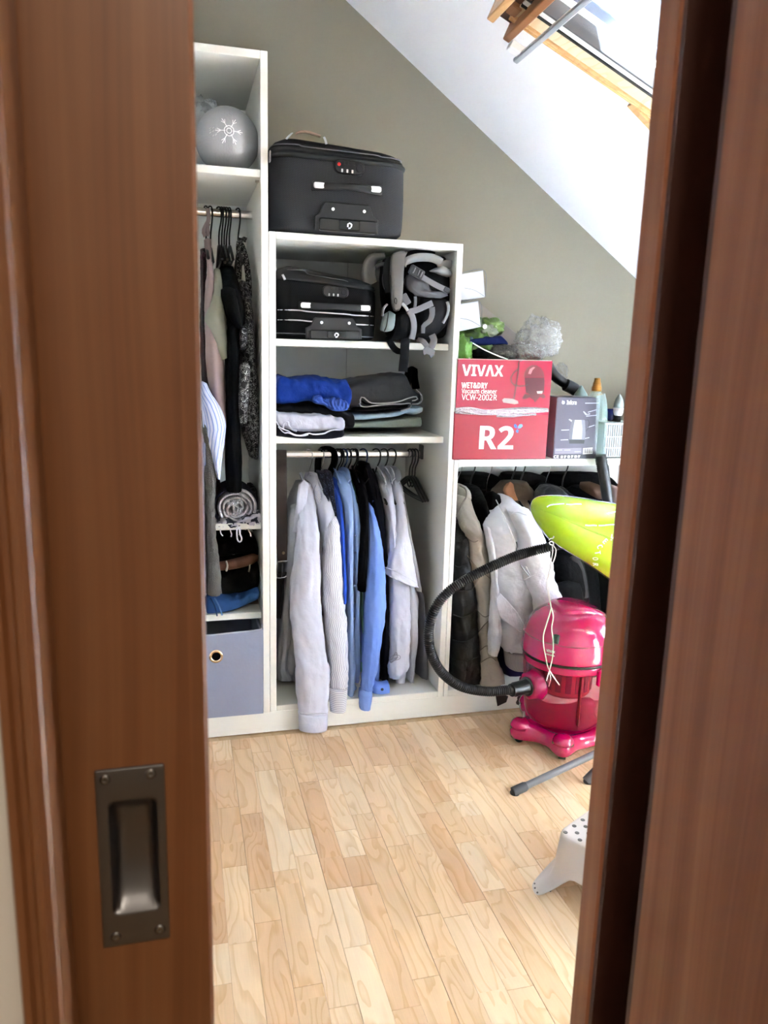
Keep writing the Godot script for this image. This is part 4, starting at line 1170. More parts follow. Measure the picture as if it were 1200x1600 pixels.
# ---------------------------------------------------------------- hangers and garments
func hanger(n: String, label: String, cat: String, group: String, x: float, y: float, col: Material, yaw: float, wire := false, drop := 0.0, z := -0.33, wide := 0.2, bare := false) -> Node3D:
	var o := thing(n, label, cat, group, Vector3(x, y, z))
	var r := 0.0016 if wire else 0.0032
	var s := Vector3(sin(yaw), 0, cos(yaw))
	var b := Vector3(x, y, z)
	var up := [[0.0, -0.105 - drop], [0.0, -0.07 - drop], [0.004, -0.052 - drop * 0.6], [0.016, -0.03], [0.0195, 0.0], [0.013, 0.0165], [0.0, 0.0215], [-0.013, 0.0165], [-0.0195, 0.002], [-0.019, -0.008]]
	var p := []
	for q in up: p.append(b + s * q[0] + Vector3(0, q[1], 0))
	part(o, "hook", cord(p, r, 8, 0.005), col)
	var k := Vector3(0, 0, 1)
	var a := b + Vector3(0, -0.10 - drop, 0)
	var rr := 0.0022 if wire else 0.0055
	part(o, "shoulder_bar", cord([a - k * wide + Vector3(0, -0.065, 0), a - k * wide * 0.55 + Vector3(0, -0.03, 0), a + Vector3(0, 0.003, 0), a + k * wide * 0.55 + Vector3(0, -0.03, 0), a + k * wide + Vector3(0, -0.065, 0)], rr, 8, 0.02), col)
	part(o, "trouser_bar", cord([a - k * wide + Vector3(0, -0.065, 0), a + Vector3(0, -0.072, 0), a + k * wide + Vector3(0, -0.065, 0)], rr * 0.7, 8, 0.03), col)
	if bare:
		part(o, "crossbrace", cord([a - k * 0.04 + Vector3(0, -0.012, 0), a + Vector3(0, -0.04, 0), a + k * 0.04 + Vector3(0, -0.012, 0)], rr * 0.6, 8, 0.02), col)
	return o

func garment(n: String, label: String, cat: String, group: String, list: Array) -> Node3D:
	var first: Mesh = drape(list[0][1], list[0][2], list[0][3])
	var c := first.get_aabb()
	var o := thing(n, label, cat, group, Vector3(c.get_center().x, c.position.y, c.get_center().z))
	part(o, list[0][0], first, list[0][4])
	for i in range(1, list.size()):
		part(o, list[i][0], drape(list[i][1], list[i][2], list[i][3]), list[i][4])
	return o

# body of a shirt on its hanger: [rows, half depths]
func body_rows(x: float, w: float, ytop: float, yhem: float, z := -0.33) -> Array:
	return [[x - 0.014, ytop, x + 0.014, ytop, z], [x - w * 0.8, ytop - 0.03, x + w * 0.8, ytop - 0.03, z], [x - w, ytop - 0.085, x + w, ytop - 0.085, z], [x - w, ytop - 0.28, x + w, ytop - 0.28, z], [x - w * 1.05, ytop - 0.5, x + w * 1.05, ytop - 0.5, z], [x - w * 1.05, yhem, x + w * 1.05, yhem, z]]

const BODY_HZ := [0.05, 0.11, 0.195, 0.2, 0.19, 0.185]

func stripes(key: String, a: Color, b: Color, across: bool) -> Texture2D:
	return image_tex(key, 16, 16, func(x, y): return b if ((y if across else x) % 16) < 5 else a)

func collar(o: Node3D, at: Vector3, h: float, m: Material, lean := 0.0):
	# folded collar round the neck of a garment on its hanger, points to the front
	var k := h
	for s in [-1.0, 1.0]:
		part(o, "collar", strap([at + Vector3(s * 0.006, 0.012, -0.05), at + Vector3(s * 0.019, 0.012, 0.0), at + Vector3(s * 0.020 + lean, 0.006, 0.055), at + Vector3(s * 0.014 + lean, -0.022, 0.105)], func(t): return k * (0.8 + 0.75 * t), 0.004, Vector3(s * 0.35, 0.93, 0.1)), m)

func button(o: Node3D, p: Vector3, c := Color(0.9, 0.9, 0.9)):
	part(o, "button", disc(p, 0.0055, 0.003, Basis(Vector3(1, 0, 0), PI / 2), 12), mt(c, 0.35))

func shirts():
	var g := "shirts on the middle rail"
	var gh := "hangers on the middle rail"
	var cl := {"cloth": 0.5, "cscale": 3.0, "rim": 0.35, "back": Color(0.25, 0.25, 0.25)}
	var white := mt(Color(0.77, 0.775, 0.83), 0.8, cl)
	var white2 := mt(Color(0.72, 0.73, 0.77), 0.82, cl)
	var S := {"seed": 1, "fold": 0.16}
	var bk := mt(Color(0.02, 0.02, 0.022), 0.4)
	var wire := mt(Color(0.75, 0.75, 0.77), 0.25, {"metal": 1.0})
	var blue := mt(Color(0.05, 0.20, 0.42), 0.4)
	# hangers, left to right
	var y := 1.042
	for q in [
		["wire_hanger", "thin wire hanger carrying the first white shirt from the left", "hanger", Vector3(0.495, 1.0329, -0.33), wire, 1.0, true, 0.03],
		["wire_hanger", "thin wire hanger carrying the grey striped shirt", "hanger", Vector3(0.5464, 1.0325, -0.33), wire, 0.7, true, 0.02],
		["hanger", "black hanger of the navy patterned shirt", "hanger", Vector3(0.6179, 1.032, -0.33), bk, 0.9, false, 0.0],
		["hanger", "black hanger next to the blue one, carrying the royal blue polo", "hanger", Vector3(0.629, 1.0319, -0.33), bk, 0.7, false, 0.0],
		["hanger", "blue plastic hanger carrying the second pale blue shirt", "hanger", Vector3(0.6433, 1.0318, -0.33), blue, 0.8, false, 0.0],
		["hanger", "black hanger of the mint green shirt", "hanger", Vector3(0.6616, 1.0317, -0.33), bk, 0.6, false, 0.0],
		["hanger", "black hanger of the short black shirt", "hanger", Vector3(0.6823, 1.0315, -0.33), bk, 0.9, false, 0.0],
		["hanger", "black hanger of the cornflower blue shirt", "hanger", Vector3(0.6927, 1.0315, -0.33), bk, 0.5, false, 0.0],
		["hanger", "blue plastic hanger carrying the long navy jacket", "hanger", Vector3(0.7264, 1.0312, -0.33), blue, 0.9, false, 0.0],
		["hanger", "black hanger of the creamy white shirt beside the navy jacket", "hanger", Vector3(0.7813, 1.0308, -0.33), bk, 1.1, false, 0.01],
		["hanger", "black hanger of the white short-sleeved shirt", "hanger", Vector3(0.8155, 1.0306, -0.33), bk, 0.9, false, 0.01],
		["hanger", "black hanger of the rightmost, grey shirt on the middle rail", "hanger", Vector3(0.8482, 1.0304, -0.33), bk, 1.1, false, 0.01]]:
		hanger(q[0], q[1], q[2], gh, q[3].x, y, q[4], q[5], q[6], q[7])
	# three empty grey hangers at the right end
	var gry := mt(Color(0.17, 0.17, 0.175), 0.4)
	var eh := ["leftmost of the three empty grey hangers by the right panel", "middle one of the three empty grey hangers by the right panel", "rightmost of the three empty grey hangers by the right panel"]
	for i in 3:
		hanger("hanger", eh[i], "hanger", "empty grey hangers", 0.925 + i * 0.0125, y, gry, 0.35, false, 0.0, -0.315, 0.2 - i * 0.006, true)
	# white shirt behind, at the far left
	var o := garment("dress_shirt", "greyish white shirt hanging behind the first white shirt, tails on the unit floor", "shirt", g, [
		["body", [[0.4498, 0.9362, 0.4925, 0.9355, -0.33], [0.4206, 0.8622, 0.4891, 0.8608, -0.33], [0.4114, 0.7834, 0.4817, 0.7815, -0.33], [0.4077, 0.5907, 0.4749, 0.5879, -0.33], [0.3881, 0.4441, 0.4677, 0.4397, -0.33], [0.3705, 0.2951, 0.4644, 0.2888, -0.33], [0.368, 0.1937, 0.4608, 0.1867, -0.33], [0.38, 0.1243, 0.4611, 0.1178, -0.33], [0.4124, 0.0525, 0.4655, 0.0479, -0.33]], [0.05, 0.1, 0.13, 0.15, 0.16, 0.16, 0.15, 0.12, 0.06], {"seed": 3, "fold": 0.3}, white2],
		["sleeve", [[0.409, 0.8641, 0.4425, 0.8633, -0.2], [0.3943, 0.7349, 0.4318, 0.7336, -0.2], [0.3869, 0.58, 0.4248, 0.5782, -0.2], [0.3718, 0.4226, 0.4177, 0.4198, -0.2], [0.3603, 0.3027, 0.4103, 0.2992, -0.2], [0.3487, 0.1975, 0.395, 0.1939, -0.2], [0.3525, 0.1313, 0.4107, 0.1263, -0.2]], [0.03, 0.04, 0.04, 0.04, 0.04, 0.04, 0.03], {"seed": 5, "fold": 0.35}, white2]])
	# first white shirt, its sleeve hanging far down in front of the plinth
	var xa: float = Vector3(0.4956, 0.9394, -0.33).x
	o = garment("dress_shirt", "frontmost white shirt with a long sleeve reaching down past the plinth", "shirt", g, [
		["sleeve", [[0.467, 0.9397, 0.4929, 0.9393, -0.26], [0.4432, 0.886, 0.4972, 0.8849, -0.2], [0.4243, 0.8274, 0.494, 0.8255, -0.12], [0.4144, 0.7649, 0.4949, 0.7622, -0.07], [0.3975, 0.6671, 0.4961, 0.6629, -0.05], [0.3807, 0.5097, 0.4986, 0.5029, -0.03], [0.3854, 0.4257, 0.5055, 0.4178, -0.01], [0.3944, 0.3263, 0.517, 0.3171, 0.01], [0.4005, 0.2435, 0.5252, 0.2332, 0.015], [0.4076, 0.113, 0.5222, 0.1022, 0.02], [0.4099, 0.083, 0.5203, 0.0722, 0.02]], [0.04, 0.06, 0.07, 0.06, 0.055, 0.05, 0.05, 0.045, 0.045, 0.035, 0.032], {"seed": 11, "fold": 0.2, "ff": 2.0, "crease": 0.005}, white],
		["body", body_rows(xa + 0.02, 0.022, 0.965, 0.30), BODY_HZ, S, white],
		["cuff", [[0.4055, 0.0881, 0.524, 0.0766, 0.02], [0.4085, 0.0737, 0.5234, 0.0624, 0.02], [0.4101, 0.034, 0.5231, 0.0225, 0.02], [0.4109, 0.0125, 0.5211, 0.0011, 0.02]], [0.034, 0.036, 0.036, 0.036], {"seed": 2, "fold": 0.05, "round0": 0.004, "crease": 0.0008}, white],
		["front_placket", [[0.4406, 0.9576, 0.4771, 0.957, -0.2], [0.4254, 0.9106, 0.4643, 0.9098, -0.15], [0.4147, 0.8573, 0.4526, 0.8564, -0.12], [0.4083, 0.7981, 0.4464, 0.797, -0.12], [0.4055, 0.7699, 0.4407, 0.7687, -0.12], [0.4202, 0.7649, 0.4363, 0.7644, -0.12]], [0.008, 0.008, 0.008, 0.008, 0.008, 0.004], {"seed": 4, "fold": 0.1, "hollow": false}, white]])
	part(o, "cuff_pleat", cord([Vector3(0.45, 0.2059, 0.062), Vector3(0.4457, 0.1438, 0.06), Vector3(0.4419, 0.1044, 0.058)], 0.0012, 6), white)
	part(o, "cuff_seam", cord([Vector3(0.4046, 0.0977, 0.056), Vector3(0.4336, 0.0918, 0.056), Vector3(0.4701, 0.0882, 0.056), Vector3(0.5128, 0.0856, 0.056)], 0.0014, 6), white2)
	collar(o, Vector3(0.4816, 0.939, -0.31), 0.035, white)
	# grey striped shirt
	var str := mt(Color(1, 1, 1), 0.82, {"tex": stripes("stripe_grey", Color(0.86, 0.86, 0.88), Color(0.60, 0.60, 0.66), false), "scale": Vector3(130, 130, 1), "rim": 0.3})
	var str2 := mt(Color(1, 1, 1), 0.82, {"tex": stripes("stripe_grey_across", Color(0.86, 0.86, 0.88), Color(0.60, 0.60, 0.66), true), "scale": Vector3(130, 130, 1), "rim": 0.3})
	o = garment("dress_shirt", "white shirt with fine grey stripes, its cuff striped crosswise", "shirt", g, [
		["sleeve", [[0.5447, 0.8322, 0.5671, 0.8316, -0.11], [0.5258, 0.7811, 0.5783, 0.7795, -0.08], [0.5111, 0.6595, 0.5814, 0.6565, -0.06], [0.5156, 0.5349, 0.5944, 0.5307, -0.07], [0.5188, 0.4644, 0.5982, 0.4597, -0.05], [0.5208, 0.3906, 0.6034, 0.3851, -0.04], [0.5278, 0.2769, 0.6071, 0.2708, -0.03], [0.5325, 0.1662, 0.6076, 0.1597, -0.02]], [0.03, 0.05, 0.05, 0.05, 0.05, 0.045, 0.045, 0.04], {"seed": 21, "fold": 0.22, "ff": 2.2, "crease": 0.0045}, str],
		["yoke", [[0.5366, 0.9374, 0.56, 0.9371, -0.3], [0.5058, 0.8886, 0.5676, 0.8874, -0.22], [0.5056, 0.8285, 0.5677, 0.8268, -0.14], [0.5101, 0.7725, 0.5698, 0.7706, -0.12], [0.5167, 0.7041, 0.5693, 0.7021, -0.12]], [0.05, 0.08, 0.07, 0.05, 0.04], {"seed": 22, "fold": 0.1}, white2],
		["body", body_rows(0.515, 0.022, 0.965, 0.26), BODY_HZ, S, str],
		["cuff", [[0.5293, 0.1679, 0.6081, 0.161, -0.015], [0.5318, 0.1487, 0.6061, 0.142, -0.015], [0.5339, 0.1006, 0.6047, 0.094, -0.015], [0.5351, 0.0652, 0.603, 0.0586, -0.015]], [0.036, 0.038, 0.038, 0.036], {"seed": 23, "fold": 0.05, "round0": 0.004, "crease": 0.0008}, str2]])
	collar(o, Vector3(0.5502, 0.9301, -0.31), 0.035, white2)
	# black cloth over the rail
	var sc := thing("scarf", "black cloth looped over the middle rail beside the striped shirt", "scarf", "", Vector3(0.5775, 1.0479, -0.33))
	part(sc, "cloth", strap([Vector3(0.5422, 0.9418, -0.36), Vector3(0.5416, 1.005, -0.36), Vector3(0.5506, 1.0487, -0.355), Vector3(0.5734, 1.065, -0.33), Vector3(0.5973, 1.0503, -0.31), Vector3(0.5982, 1.0129, -0.3), Vector3(0.5808, 0.9664, -0.3), Vector3(0.576, 0.9118, -0.3)], 0.05, 0.008, Vector3(0.35, 0.2, 1)), mt(Color(0.02, 0.02, 0.024), 0.85, {"cloth": 0.6}))
	# navy patterned
	var pat := mt(Color(1, 1, 1), 0.8, {"tex": noise_tex("navy_leaf", FastNoiseLite.TYPE_CELLULAR, 0.03, [[0.0, Color(0.05, 0.06, 0.13)], [0.45, Color(0.06, 0.08, 0.17)], [0.55, Color(0.45, 0.50, 0.62)], [0.62, Color(0.06, 0.08, 0.17)], [1.0, Color(0.05, 0.06, 0.13)]], 256, 4), "scale": Vector3(7, 7, 1)})
	garment("shirt", "navy shirt with a pale leaf print, mostly hidden behind the striped one", "shirt", g, [
		["sleeve", [[0.558, 0.9823, 0.5806, 0.982, -0.3], [0.5524, 0.9515, 0.5801, 0.9511, -0.25], [0.553, 0.9066, 0.5758, 0.9061, -0.2], [0.5559, 0.8685, 0.5747, 0.868, -0.16], [0.5641, 0.8152, 0.58, 0.8147, -0.16], [0.5699, 0.661, 0.5853, 0.6604, -0.16]], [0.05, 0.06, 0.06, 0.05, 0.05, 0.05], {"seed": 31}, pat],
		["body", body_rows(0.545, 0.016, 0.975, 0.4), BODY_HZ, S, pat]])
	# royal blue polo
	var royal := mt(Color(0.16, 0.30, 0.68), 0.75, {"cloth": 0.35, "cscale": 4.0, "rim": 0.3})
	garment("polo_shirt", "royal blue polo shirt with a short narrow sleeve", "shirt", g, [
		["sleeve", [[0.5911, 0.9585, 0.6068, 0.9583, -0.3], [0.5774, 0.8985, 0.6019, 0.898, -0.2], [0.5753, 0.8082, 0.5986, 0.8076, -0.12], [0.5803, 0.6789, 0.6028, 0.678, -0.09], [0.5831, 0.5591, 0.6073, 0.5579, -0.08], [0.5871, 0.4931, 0.6076, 0.4919, -0.08]], [0.05, 0.06, 0.06, 0.05, 0.05, 0.05], {"seed": 33, "fold": 0.1}, royal],
		["body", body_rows(0.575, 0.016, 0.97, 0.35), BODY_HZ, S, royal]])
	# two pale blue shirts
	var sky := mt(Color(0.53, 0.63, 0.80), 0.8, cl)
	var sky2 := mt(Color(0.56, 0.68, 0.86), 0.8, cl)
	o = garment("dress_shirt", "pale grey-blue shirt, first of the two beside the polo", "shirt", g, [
		["sleeve", [[0.6004, 0.9677, 0.6366, 0.9673, -0.3], [0.5946, 0.9329, 0.6455, 0.932, -0.22], [0.6025, 0.8637, 0.6389, 0.8629, -0.14], [0.6046, 0.7891, 0.6354, 0.7882, -0.1], [0.6109, 0.601, 0.6352, 0.5999, -0.09], [0.6151, 0.3697, 0.6397, 0.3681, -0.08], [0.6156, 0.2138, 0.6451, 0.2114, -0.07], [0.6136, 0.1211, 0.6416, 0.1186, -0.06], [0.6174, 0.0784, 0.6346, 0.0768, -0.06]], [0.05, 0.07, 0.06, 0.05, 0.045, 0.045, 0.045, 0.04, 0.03], {"seed": 41, "fold": 0.16}, sky],
		["body", body_rows(0.605, 0.018, 0.975, 0.22), BODY_HZ, S, sky]])
	collar(o, Vector3(0.6181, 0.9636, -0.29), 0.035, sky)
	o = garment("dress_shirt", "pale blue shirt with dotted button front, second of the two beside the polo", "shirt", g, [
		["sleeve", [[0.6289, 0.98, 0.6479, 0.9797, -0.31], [0.6281, 0.9289, 0.6592, 0.9284, -0.24], [0.6319, 0.8515, 0.6664, 0.8507, -0.16], [0.636, 0.7837, 0.6664, 0.7828, -0.12], [0.6412, 0.6686, 0.6696, 0.6675, -0.12], [0.6472, 0.5123, 0.6689, 0.5111, -0.12], [0.6417, 0.357, 0.6714, 0.355, -0.11], [0.6417, 0.2398, 0.6747, 0.2373, -0.1], [0.645, 0.1457, 0.6719, 0.1434, -0.1]], [0.05, 0.07, 0.06, 0.05, 0.05, 0.05, 0.045, 0.045, 0.035], {"seed": 42, "fold": 0.2}, sky2],
		["body", body_rows(0.632, 0.018, 0.975, 0.22), BODY_HZ, S, sky2],
		["cuff", [[0.6428, 0.125, 0.6666, 0.1229, -0.11], [0.6404, 0.088, 0.6642, 0.0858, -0.11], [0.6473, 0.0524, 0.6593, 0.0513, -0.11]], [0.03, 0.03, 0.02], {"seed": 43, "fold": 0.1, "round0": 0.004}, sky]])
	for i in 6: button(o, Vector3(0.641, 0.7577, -0.068) + Vector3(0.0, -0.068 * i, 0.0), Color(0.4, 0.45, 0.6))
	# mint green
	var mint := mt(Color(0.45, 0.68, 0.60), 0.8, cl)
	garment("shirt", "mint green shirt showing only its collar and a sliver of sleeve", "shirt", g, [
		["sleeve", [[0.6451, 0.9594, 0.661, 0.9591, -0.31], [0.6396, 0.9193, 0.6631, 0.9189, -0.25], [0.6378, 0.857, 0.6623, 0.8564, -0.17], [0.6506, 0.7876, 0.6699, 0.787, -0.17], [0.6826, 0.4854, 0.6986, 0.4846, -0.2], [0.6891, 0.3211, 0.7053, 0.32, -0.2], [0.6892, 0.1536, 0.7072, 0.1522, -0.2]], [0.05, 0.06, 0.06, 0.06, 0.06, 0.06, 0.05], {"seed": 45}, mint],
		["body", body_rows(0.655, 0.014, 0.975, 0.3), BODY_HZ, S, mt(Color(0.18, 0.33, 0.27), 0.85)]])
	# short black shirt
	var black := mt(Color(0.032, 0.03, 0.036), 0.85, {"cloth": 0.5})
	o = garment("shirt", "short-sleeved black shirt in front of the cornflower blue one", "shirt", g, [
		["sleeve", [[0.6696, 0.981, 0.7078, 0.9805, -0.3], [0.6719, 0.9316, 0.7055, 0.931, -0.22], [0.6689, 0.8849, 0.6994, 0.8842, -0.14], [0.6603, 0.7874, 0.6937, 0.7864, -0.1], [0.655, 0.6375, 0.6917, 0.6359, -0.09], [0.6526, 0.5681, 0.6887, 0.5663, -0.09], [0.654, 0.5353, 0.6863, 0.5337, -0.09]], [0.05, 0.07, 0.06, 0.055, 0.05, 0.05, 0.05], {"seed": 47, "fold": 0.1}, black],
		["body", body_rows(0.675, 0.014, 0.975, 0.3), BODY_HZ, S, black]])
	collar(o, Vector3(0.693, 0.9705, -0.29), 0.03, mt(Color(0.16, 0.15, 0.15), 0.8))
	# cornflower blue
	var corn := mt(Color(0.43, 0.56, 0.86), 0.78, cl)
	o = garment("dress_shirt", "cornflower blue shirt with its long sleeve bowed out to the right", "shirt", g, [
		["sleeve", [[0.7076, 0.8727, 0.7248, 0.8724, -0.2], [0.6974, 0.8387, 0.7282, 0.8379, -0.14], [0.6922, 0.7508, 0.7457, 0.749, -0.09], [0.6892, 0.6415, 0.7589, 0.6385, -0.07], [0.6831, 0.5322, 0.759, 0.5282, -0.05], [0.6814, 0.4347, 0.7568, 0.43, -0.04], [0.6794, 0.3522, 0.741, 0.3479, -0.03], [0.6743, 0.2696, 0.7298, 0.2653, -0.02], [0.6669, 0.1869, 0.7124, 0.1831, -0.01], [0.6611, 0.1496, 0.7043, 0.1458, -0.005]], [0.04, 0.05, 0.055, 0.055, 0.05, 0.05, 0.045, 0.045, 0.04, 0.035], {"seed": 51, "fold": 0.18, "ff": 2.0, "crease": 0.0045}, corn],
		["cuff", [[0.6564, 0.1541, 0.7058, 0.1497, -0.005], [0.654, 0.1262, 0.7049, 0.1216, -0.005], [0.6524, 0.0902, 0.7027, 0.0854, -0.005], [0.6568, 0.0647, 0.7001, 0.0605, -0.005]], [0.036, 0.036, 0.034, 0.03], {"seed": 52, "fold": 0.06, "round0": 0.004}, mt(Color(0.50, 0.62, 0.88), 0.78, cl)],
		["back_panel", [[0.7362, 0.3805, 0.7745, 0.378, -0.14], [0.7413, 0.2985, 0.767, 0.2967, -0.14], [0.7375, 0.1914, 0.7666, 0.1891, -0.14], [0.7375, 0.091, 0.766, 0.0885, -0.14]], [0.04, 0.04, 0.04, 0.035], {"seed": 53, "fold": 0.2}, corn],
		["body", body_rows(0.70, 0.018, 0.965, 0.2), BODY_HZ, S, corn]])
	part(o, "collar", strap([Vector3(0.6993, 0.9406, -0.28), Vector3(0.7064, 0.9199, -0.24), Vector3(0.715, 0.8899, -0.19), Vector3(0.7277, 0.8718, -0.17)], func(t): return 0.03 + 0.02 * t, 0.006, Vector3(0.8, 0.5, 0.2)), mt(Color(0.60, 0.70, 0.90), 0.8, cl))
	var cf := part(o, "lying_cuff", drape([[0.7137, 0.1553, 0.7118, 0.1071, 0], [0.737, 0.1492, 0.7304, 0.1038, 0], [0.7605, 0.1447, 0.7578, 0.098, 0], [0.7837, 0.1491, 0.7868, 0.097, 0]], [0.03, 0.035, 0.035, 0.03], {"seed": 54, "fold": 0.08, "hollow": false, "dz": -0.05}), corn, "cuff lying on the unit floor")
	part(cf, "button", disc(Vector3(0.7507, 0.1321, -0.012), 0.006, 0.004), mt(Color(0.15, 0.18, 0.25), 0.4))
	# navy jacket
	var navy := mt(Color(0.035, 0.038, 0.06), 0.8, {"cloth": 0.6, "cscale": 3.0})
	o = garment("jacket", "long navy jacket hanging from a blue hanger", "jacket", g, [
		["sleeve", [[0.7091, 1.0116, 0.7454, 1.0113, -0.33], [0.7005, 0.9602, 0.7595, 0.9594, -0.28], [0.7061, 0.9001, 0.7716, 0.8988, -0.22], [0.7208, 0.834, 0.7722, 0.8327, -0.16], [0.739, 0.7398, 0.7732, 0.7386, -0.13], [0.757, 0.5827, 0.787, 0.5813, -0.13], [0.7628, 0.4227, 0.7963, 0.4207, -0.13], [0.7655, 0.2595, 0.8026, 0.2567, -0.13], [0.7639, 0.1351, 0.8029, 0.1318, -0.13]], [0.06, 0.08, 0.08, 0.07, 0.06, 0.06, 0.06, 0.06, 0.05], {"seed": 61, "fold": 0.14}, navy],
		["body", body_rows(0.74, 0.02, 0.985, 0.18), BODY_HZ, S, navy]])
	part(o, "lapel", strap([Vector3(0.7461, 0.9831, -0.28), Vector3(0.7483, 0.9458, -0.22), Vector3(0.7489, 0.8929, -0.17), Vector3(0.7567, 0.8505, -0.15)], 0.03, 0.006, Vector3(0.9, 0.2, 0.3)), mt(Color(0.06, 0.06, 0.075), 0.75))
	# creamy white shirt with an embroidered emblem
	var cream := mt(Color(0.76, 0.77, 0.81), 0.82, cl)
	o = garment("dress_shirt", "creamy white shirt with an embroidered emblem near its hem", "shirt", g, [
		["front", [[0.7942, 0.9735, 0.8318, 0.973, -0.33], [0.7833, 0.9247, 0.8242, 0.924, -0.25], [0.7744, 0.8461, 0.8169, 0.845, -0.17], [0.7792, 0.7639, 0.812, 0.7629, -0.12], [0.7813, 0.6682, 0.8267, 0.6664, -0.1], [0.7874, 0.5663, 0.8695, 0.5623, -0.1], [0.7897, 0.4312, 0.8822, 0.4257, -0.1], [0.7904, 0.3507, 0.8834, 0.3445, -0.1], [0.7947, 0.2527, 0.8819, 0.2461, -0.1], [0.7863, 0.1958, 0.8724, 0.1889, -0.08], [0.7971, 0.1538, 0.8454, 0.1497, -0.08]], [0.05, 0.07, 0.07, 0.06, 0.05, 0.05, 0.05, 0.05, 0.05, 0.045, 0.03], {"seed": 71, "fold": 0.24, "ff": 2.4, "crease": 0.004}, white],
		["body", body_rows(0.79, 0.022, 0.965, 0.2), BODY_HZ, S, cream],
		["tail", [[0.826, 0.1926, 0.8767, 0.1886, -0.12], [0.8306, 0.1505, 0.8781, 0.1466, -0.12], [0.8419, 0.0991, 0.8764, 0.0961, -0.12], [0.8511, 0.0662, 0.8709, 0.0644, -0.12]], [0.02, 0.02, 0.015, 0.01], {"seed": 72, "fold": 0.1}, cream]])
	var em := mt(Color(0.62, 0.62, 0.66), 0.8)
	part(o, "embroidered_emblem", join([cord([Vector3(0.7867, 0.2367, -0.05), Vector3(0.7941, 0.2523, -0.05), Vector3(0.8137, 0.2589, -0.05), Vector3(0.8321, 0.2534, -0.05), Vector3(0.8301, 0.2414, -0.05), Vector3(0.8089, 0.235, -0.05), Vector3(0.7933, 0.2281, -0.05), Vector3(0.7905, 0.2404, -0.05), Vector3(0.8084, 0.2488, -0.05), Vector3(0.8259, 0.2474, -0.05)], 0.0016, 6, 0.004), cord([Vector3(0.7961, 0.24, -0.05), Vector3(0.8059, 0.2554, -0.05), Vector3(0.811, 0.2696, -0.05), Vector3(0.819, 0.2666, -0.05), Vector3(0.8211, 0.2502, -0.05), Vector3(0.812, 0.2347, -0.05)], 0.0016, 6, 0.004)]), em)
	collar(o, Vector3(0.8038, 0.9676, -0.3), 0.03, cream)
	# white short sleeve
	o = garment("shirt", "white short-sleeved shirt with a wide flaring sleeve", "shirt", g, [
		["sleeve", [[0.8301, 0.9746, 0.8465, 0.9744, -0.33], [0.825, 0.9404, 0.8573, 0.9438, -0.27], [0.8177, 0.8782, 0.8537, 0.8969, -0.2], [0.8156, 0.8104, 0.8558, 0.8365, -0.15], [0.7995, 0.7502, 0.859, 0.7714, -0.11], [0.7842, 0.6939, 0.8698, 0.6984, -0.09], [0.7721, 0.6429, 0.8837, 0.6225, -0.08], [0.7626, 0.6151, 0.8939, 0.5621, -0.07], [0.7606, 0.6021, 0.901, 0.5396, -0.07]], [0.05, 0.07, 0.07, 0.06, 0.06, 0.06, 0.06, 0.06, 0.06], {"seed": 81, "fold": 0.09, "crease": 0.004}, white],
		["body", [[0.852, 0.572, 0.8926, 0.5702, -0.18], [0.8548, 0.4825, 0.9204, 0.479, -0.18], [0.8574, 0.4001, 0.925, 0.3961, -0.18], [0.8641, 0.3166, 0.9263, 0.3125, -0.18], [0.8715, 0.2152, 0.9199, 0.2116, -0.18], [0.8862, 0.146, 0.9155, 0.1437, -0.18], [0.8967, 0.0808, 0.9161, 0.0792, -0.18]], [0.1, 0.11, 0.11, 0.11, 0.1, 0.09, 0.08], {"seed": 82, "fold": 0.3, "ff": 3.0}, white2]])
	part(o, "sleeve_hem", strap([Vector3(0.7483, 0.6412, -0.012), Vector3(0.7805, 0.6276, -0.012), Vector3(0.8115, 0.6124, -0.012), Vector3(0.8467, 0.5916, -0.012), Vector3(0.8776, 0.5708, -0.012)], 0.0016, 0.003, Vector3(0, 1, 0)), white2)
	collar(o, Vector3(0.8322, 0.9672, -0.3), 0.03, white2)
	# grey shirt
	var grey := mt(Color(0.44, 0.44, 0.46), 0.85, cl)
	garment("shirt", "grey shirt, the last one before the empty hangers", "shirt", g, [
		["sleeve", [[0.853, 0.9503, 0.8671, 0.9501, -0.33], [0.8483, 0.9202, 0.871, 0.9198, -0.27], [0.8473, 0.8462, 0.8698, 0.8457, -0.2], [0.8526, 0.7525, 0.8846, 0.7514, -0.16], [0.8661, 0.6543, 0.9022, 0.6529, -0.14], [0.8854, 0.5578, 0.9258, 0.5559, -0.14], [0.9057, 0.5084, 0.9342, 0.5069, -0.14]], [0.05, 0.07, 0.07, 0.06, 0.06, 0.06, 0.05], {"seed": 91, "fold": 0.1}, mt(Color(0.60, 0.60, 0.62), 0.85, cl)],
		["body", [[0.9326, 0.49, 0.9578, 0.4888, -0.25], [0.9384, 0.3716, 0.9664, 0.3699, -0.25], [0.944, 0.2858, 0.9739, 0.2838, -0.25], [0.9451, 0.182, 0.9881, 0.1787, -0.25], [0.9458, 0.112, 0.9978, 0.1078, -0.25], [0.9512, 0.0808, 0.992, 0.0774, -0.25], [0.9565, 0.0539, 0.9826, 0.0517, -0.25]], [0.12, 0.13, 0.13, 0.13, 0.12, 0.1, 0.06], {"seed": 92, "fold": 0.3}, grey]])
	# leather belt
	var bel := thing("belt", "brown leather belt with a silver buckle hanging at the left end of the middle rail", "belt", "", Vector3(0.3697, 1.0658, -0.2))
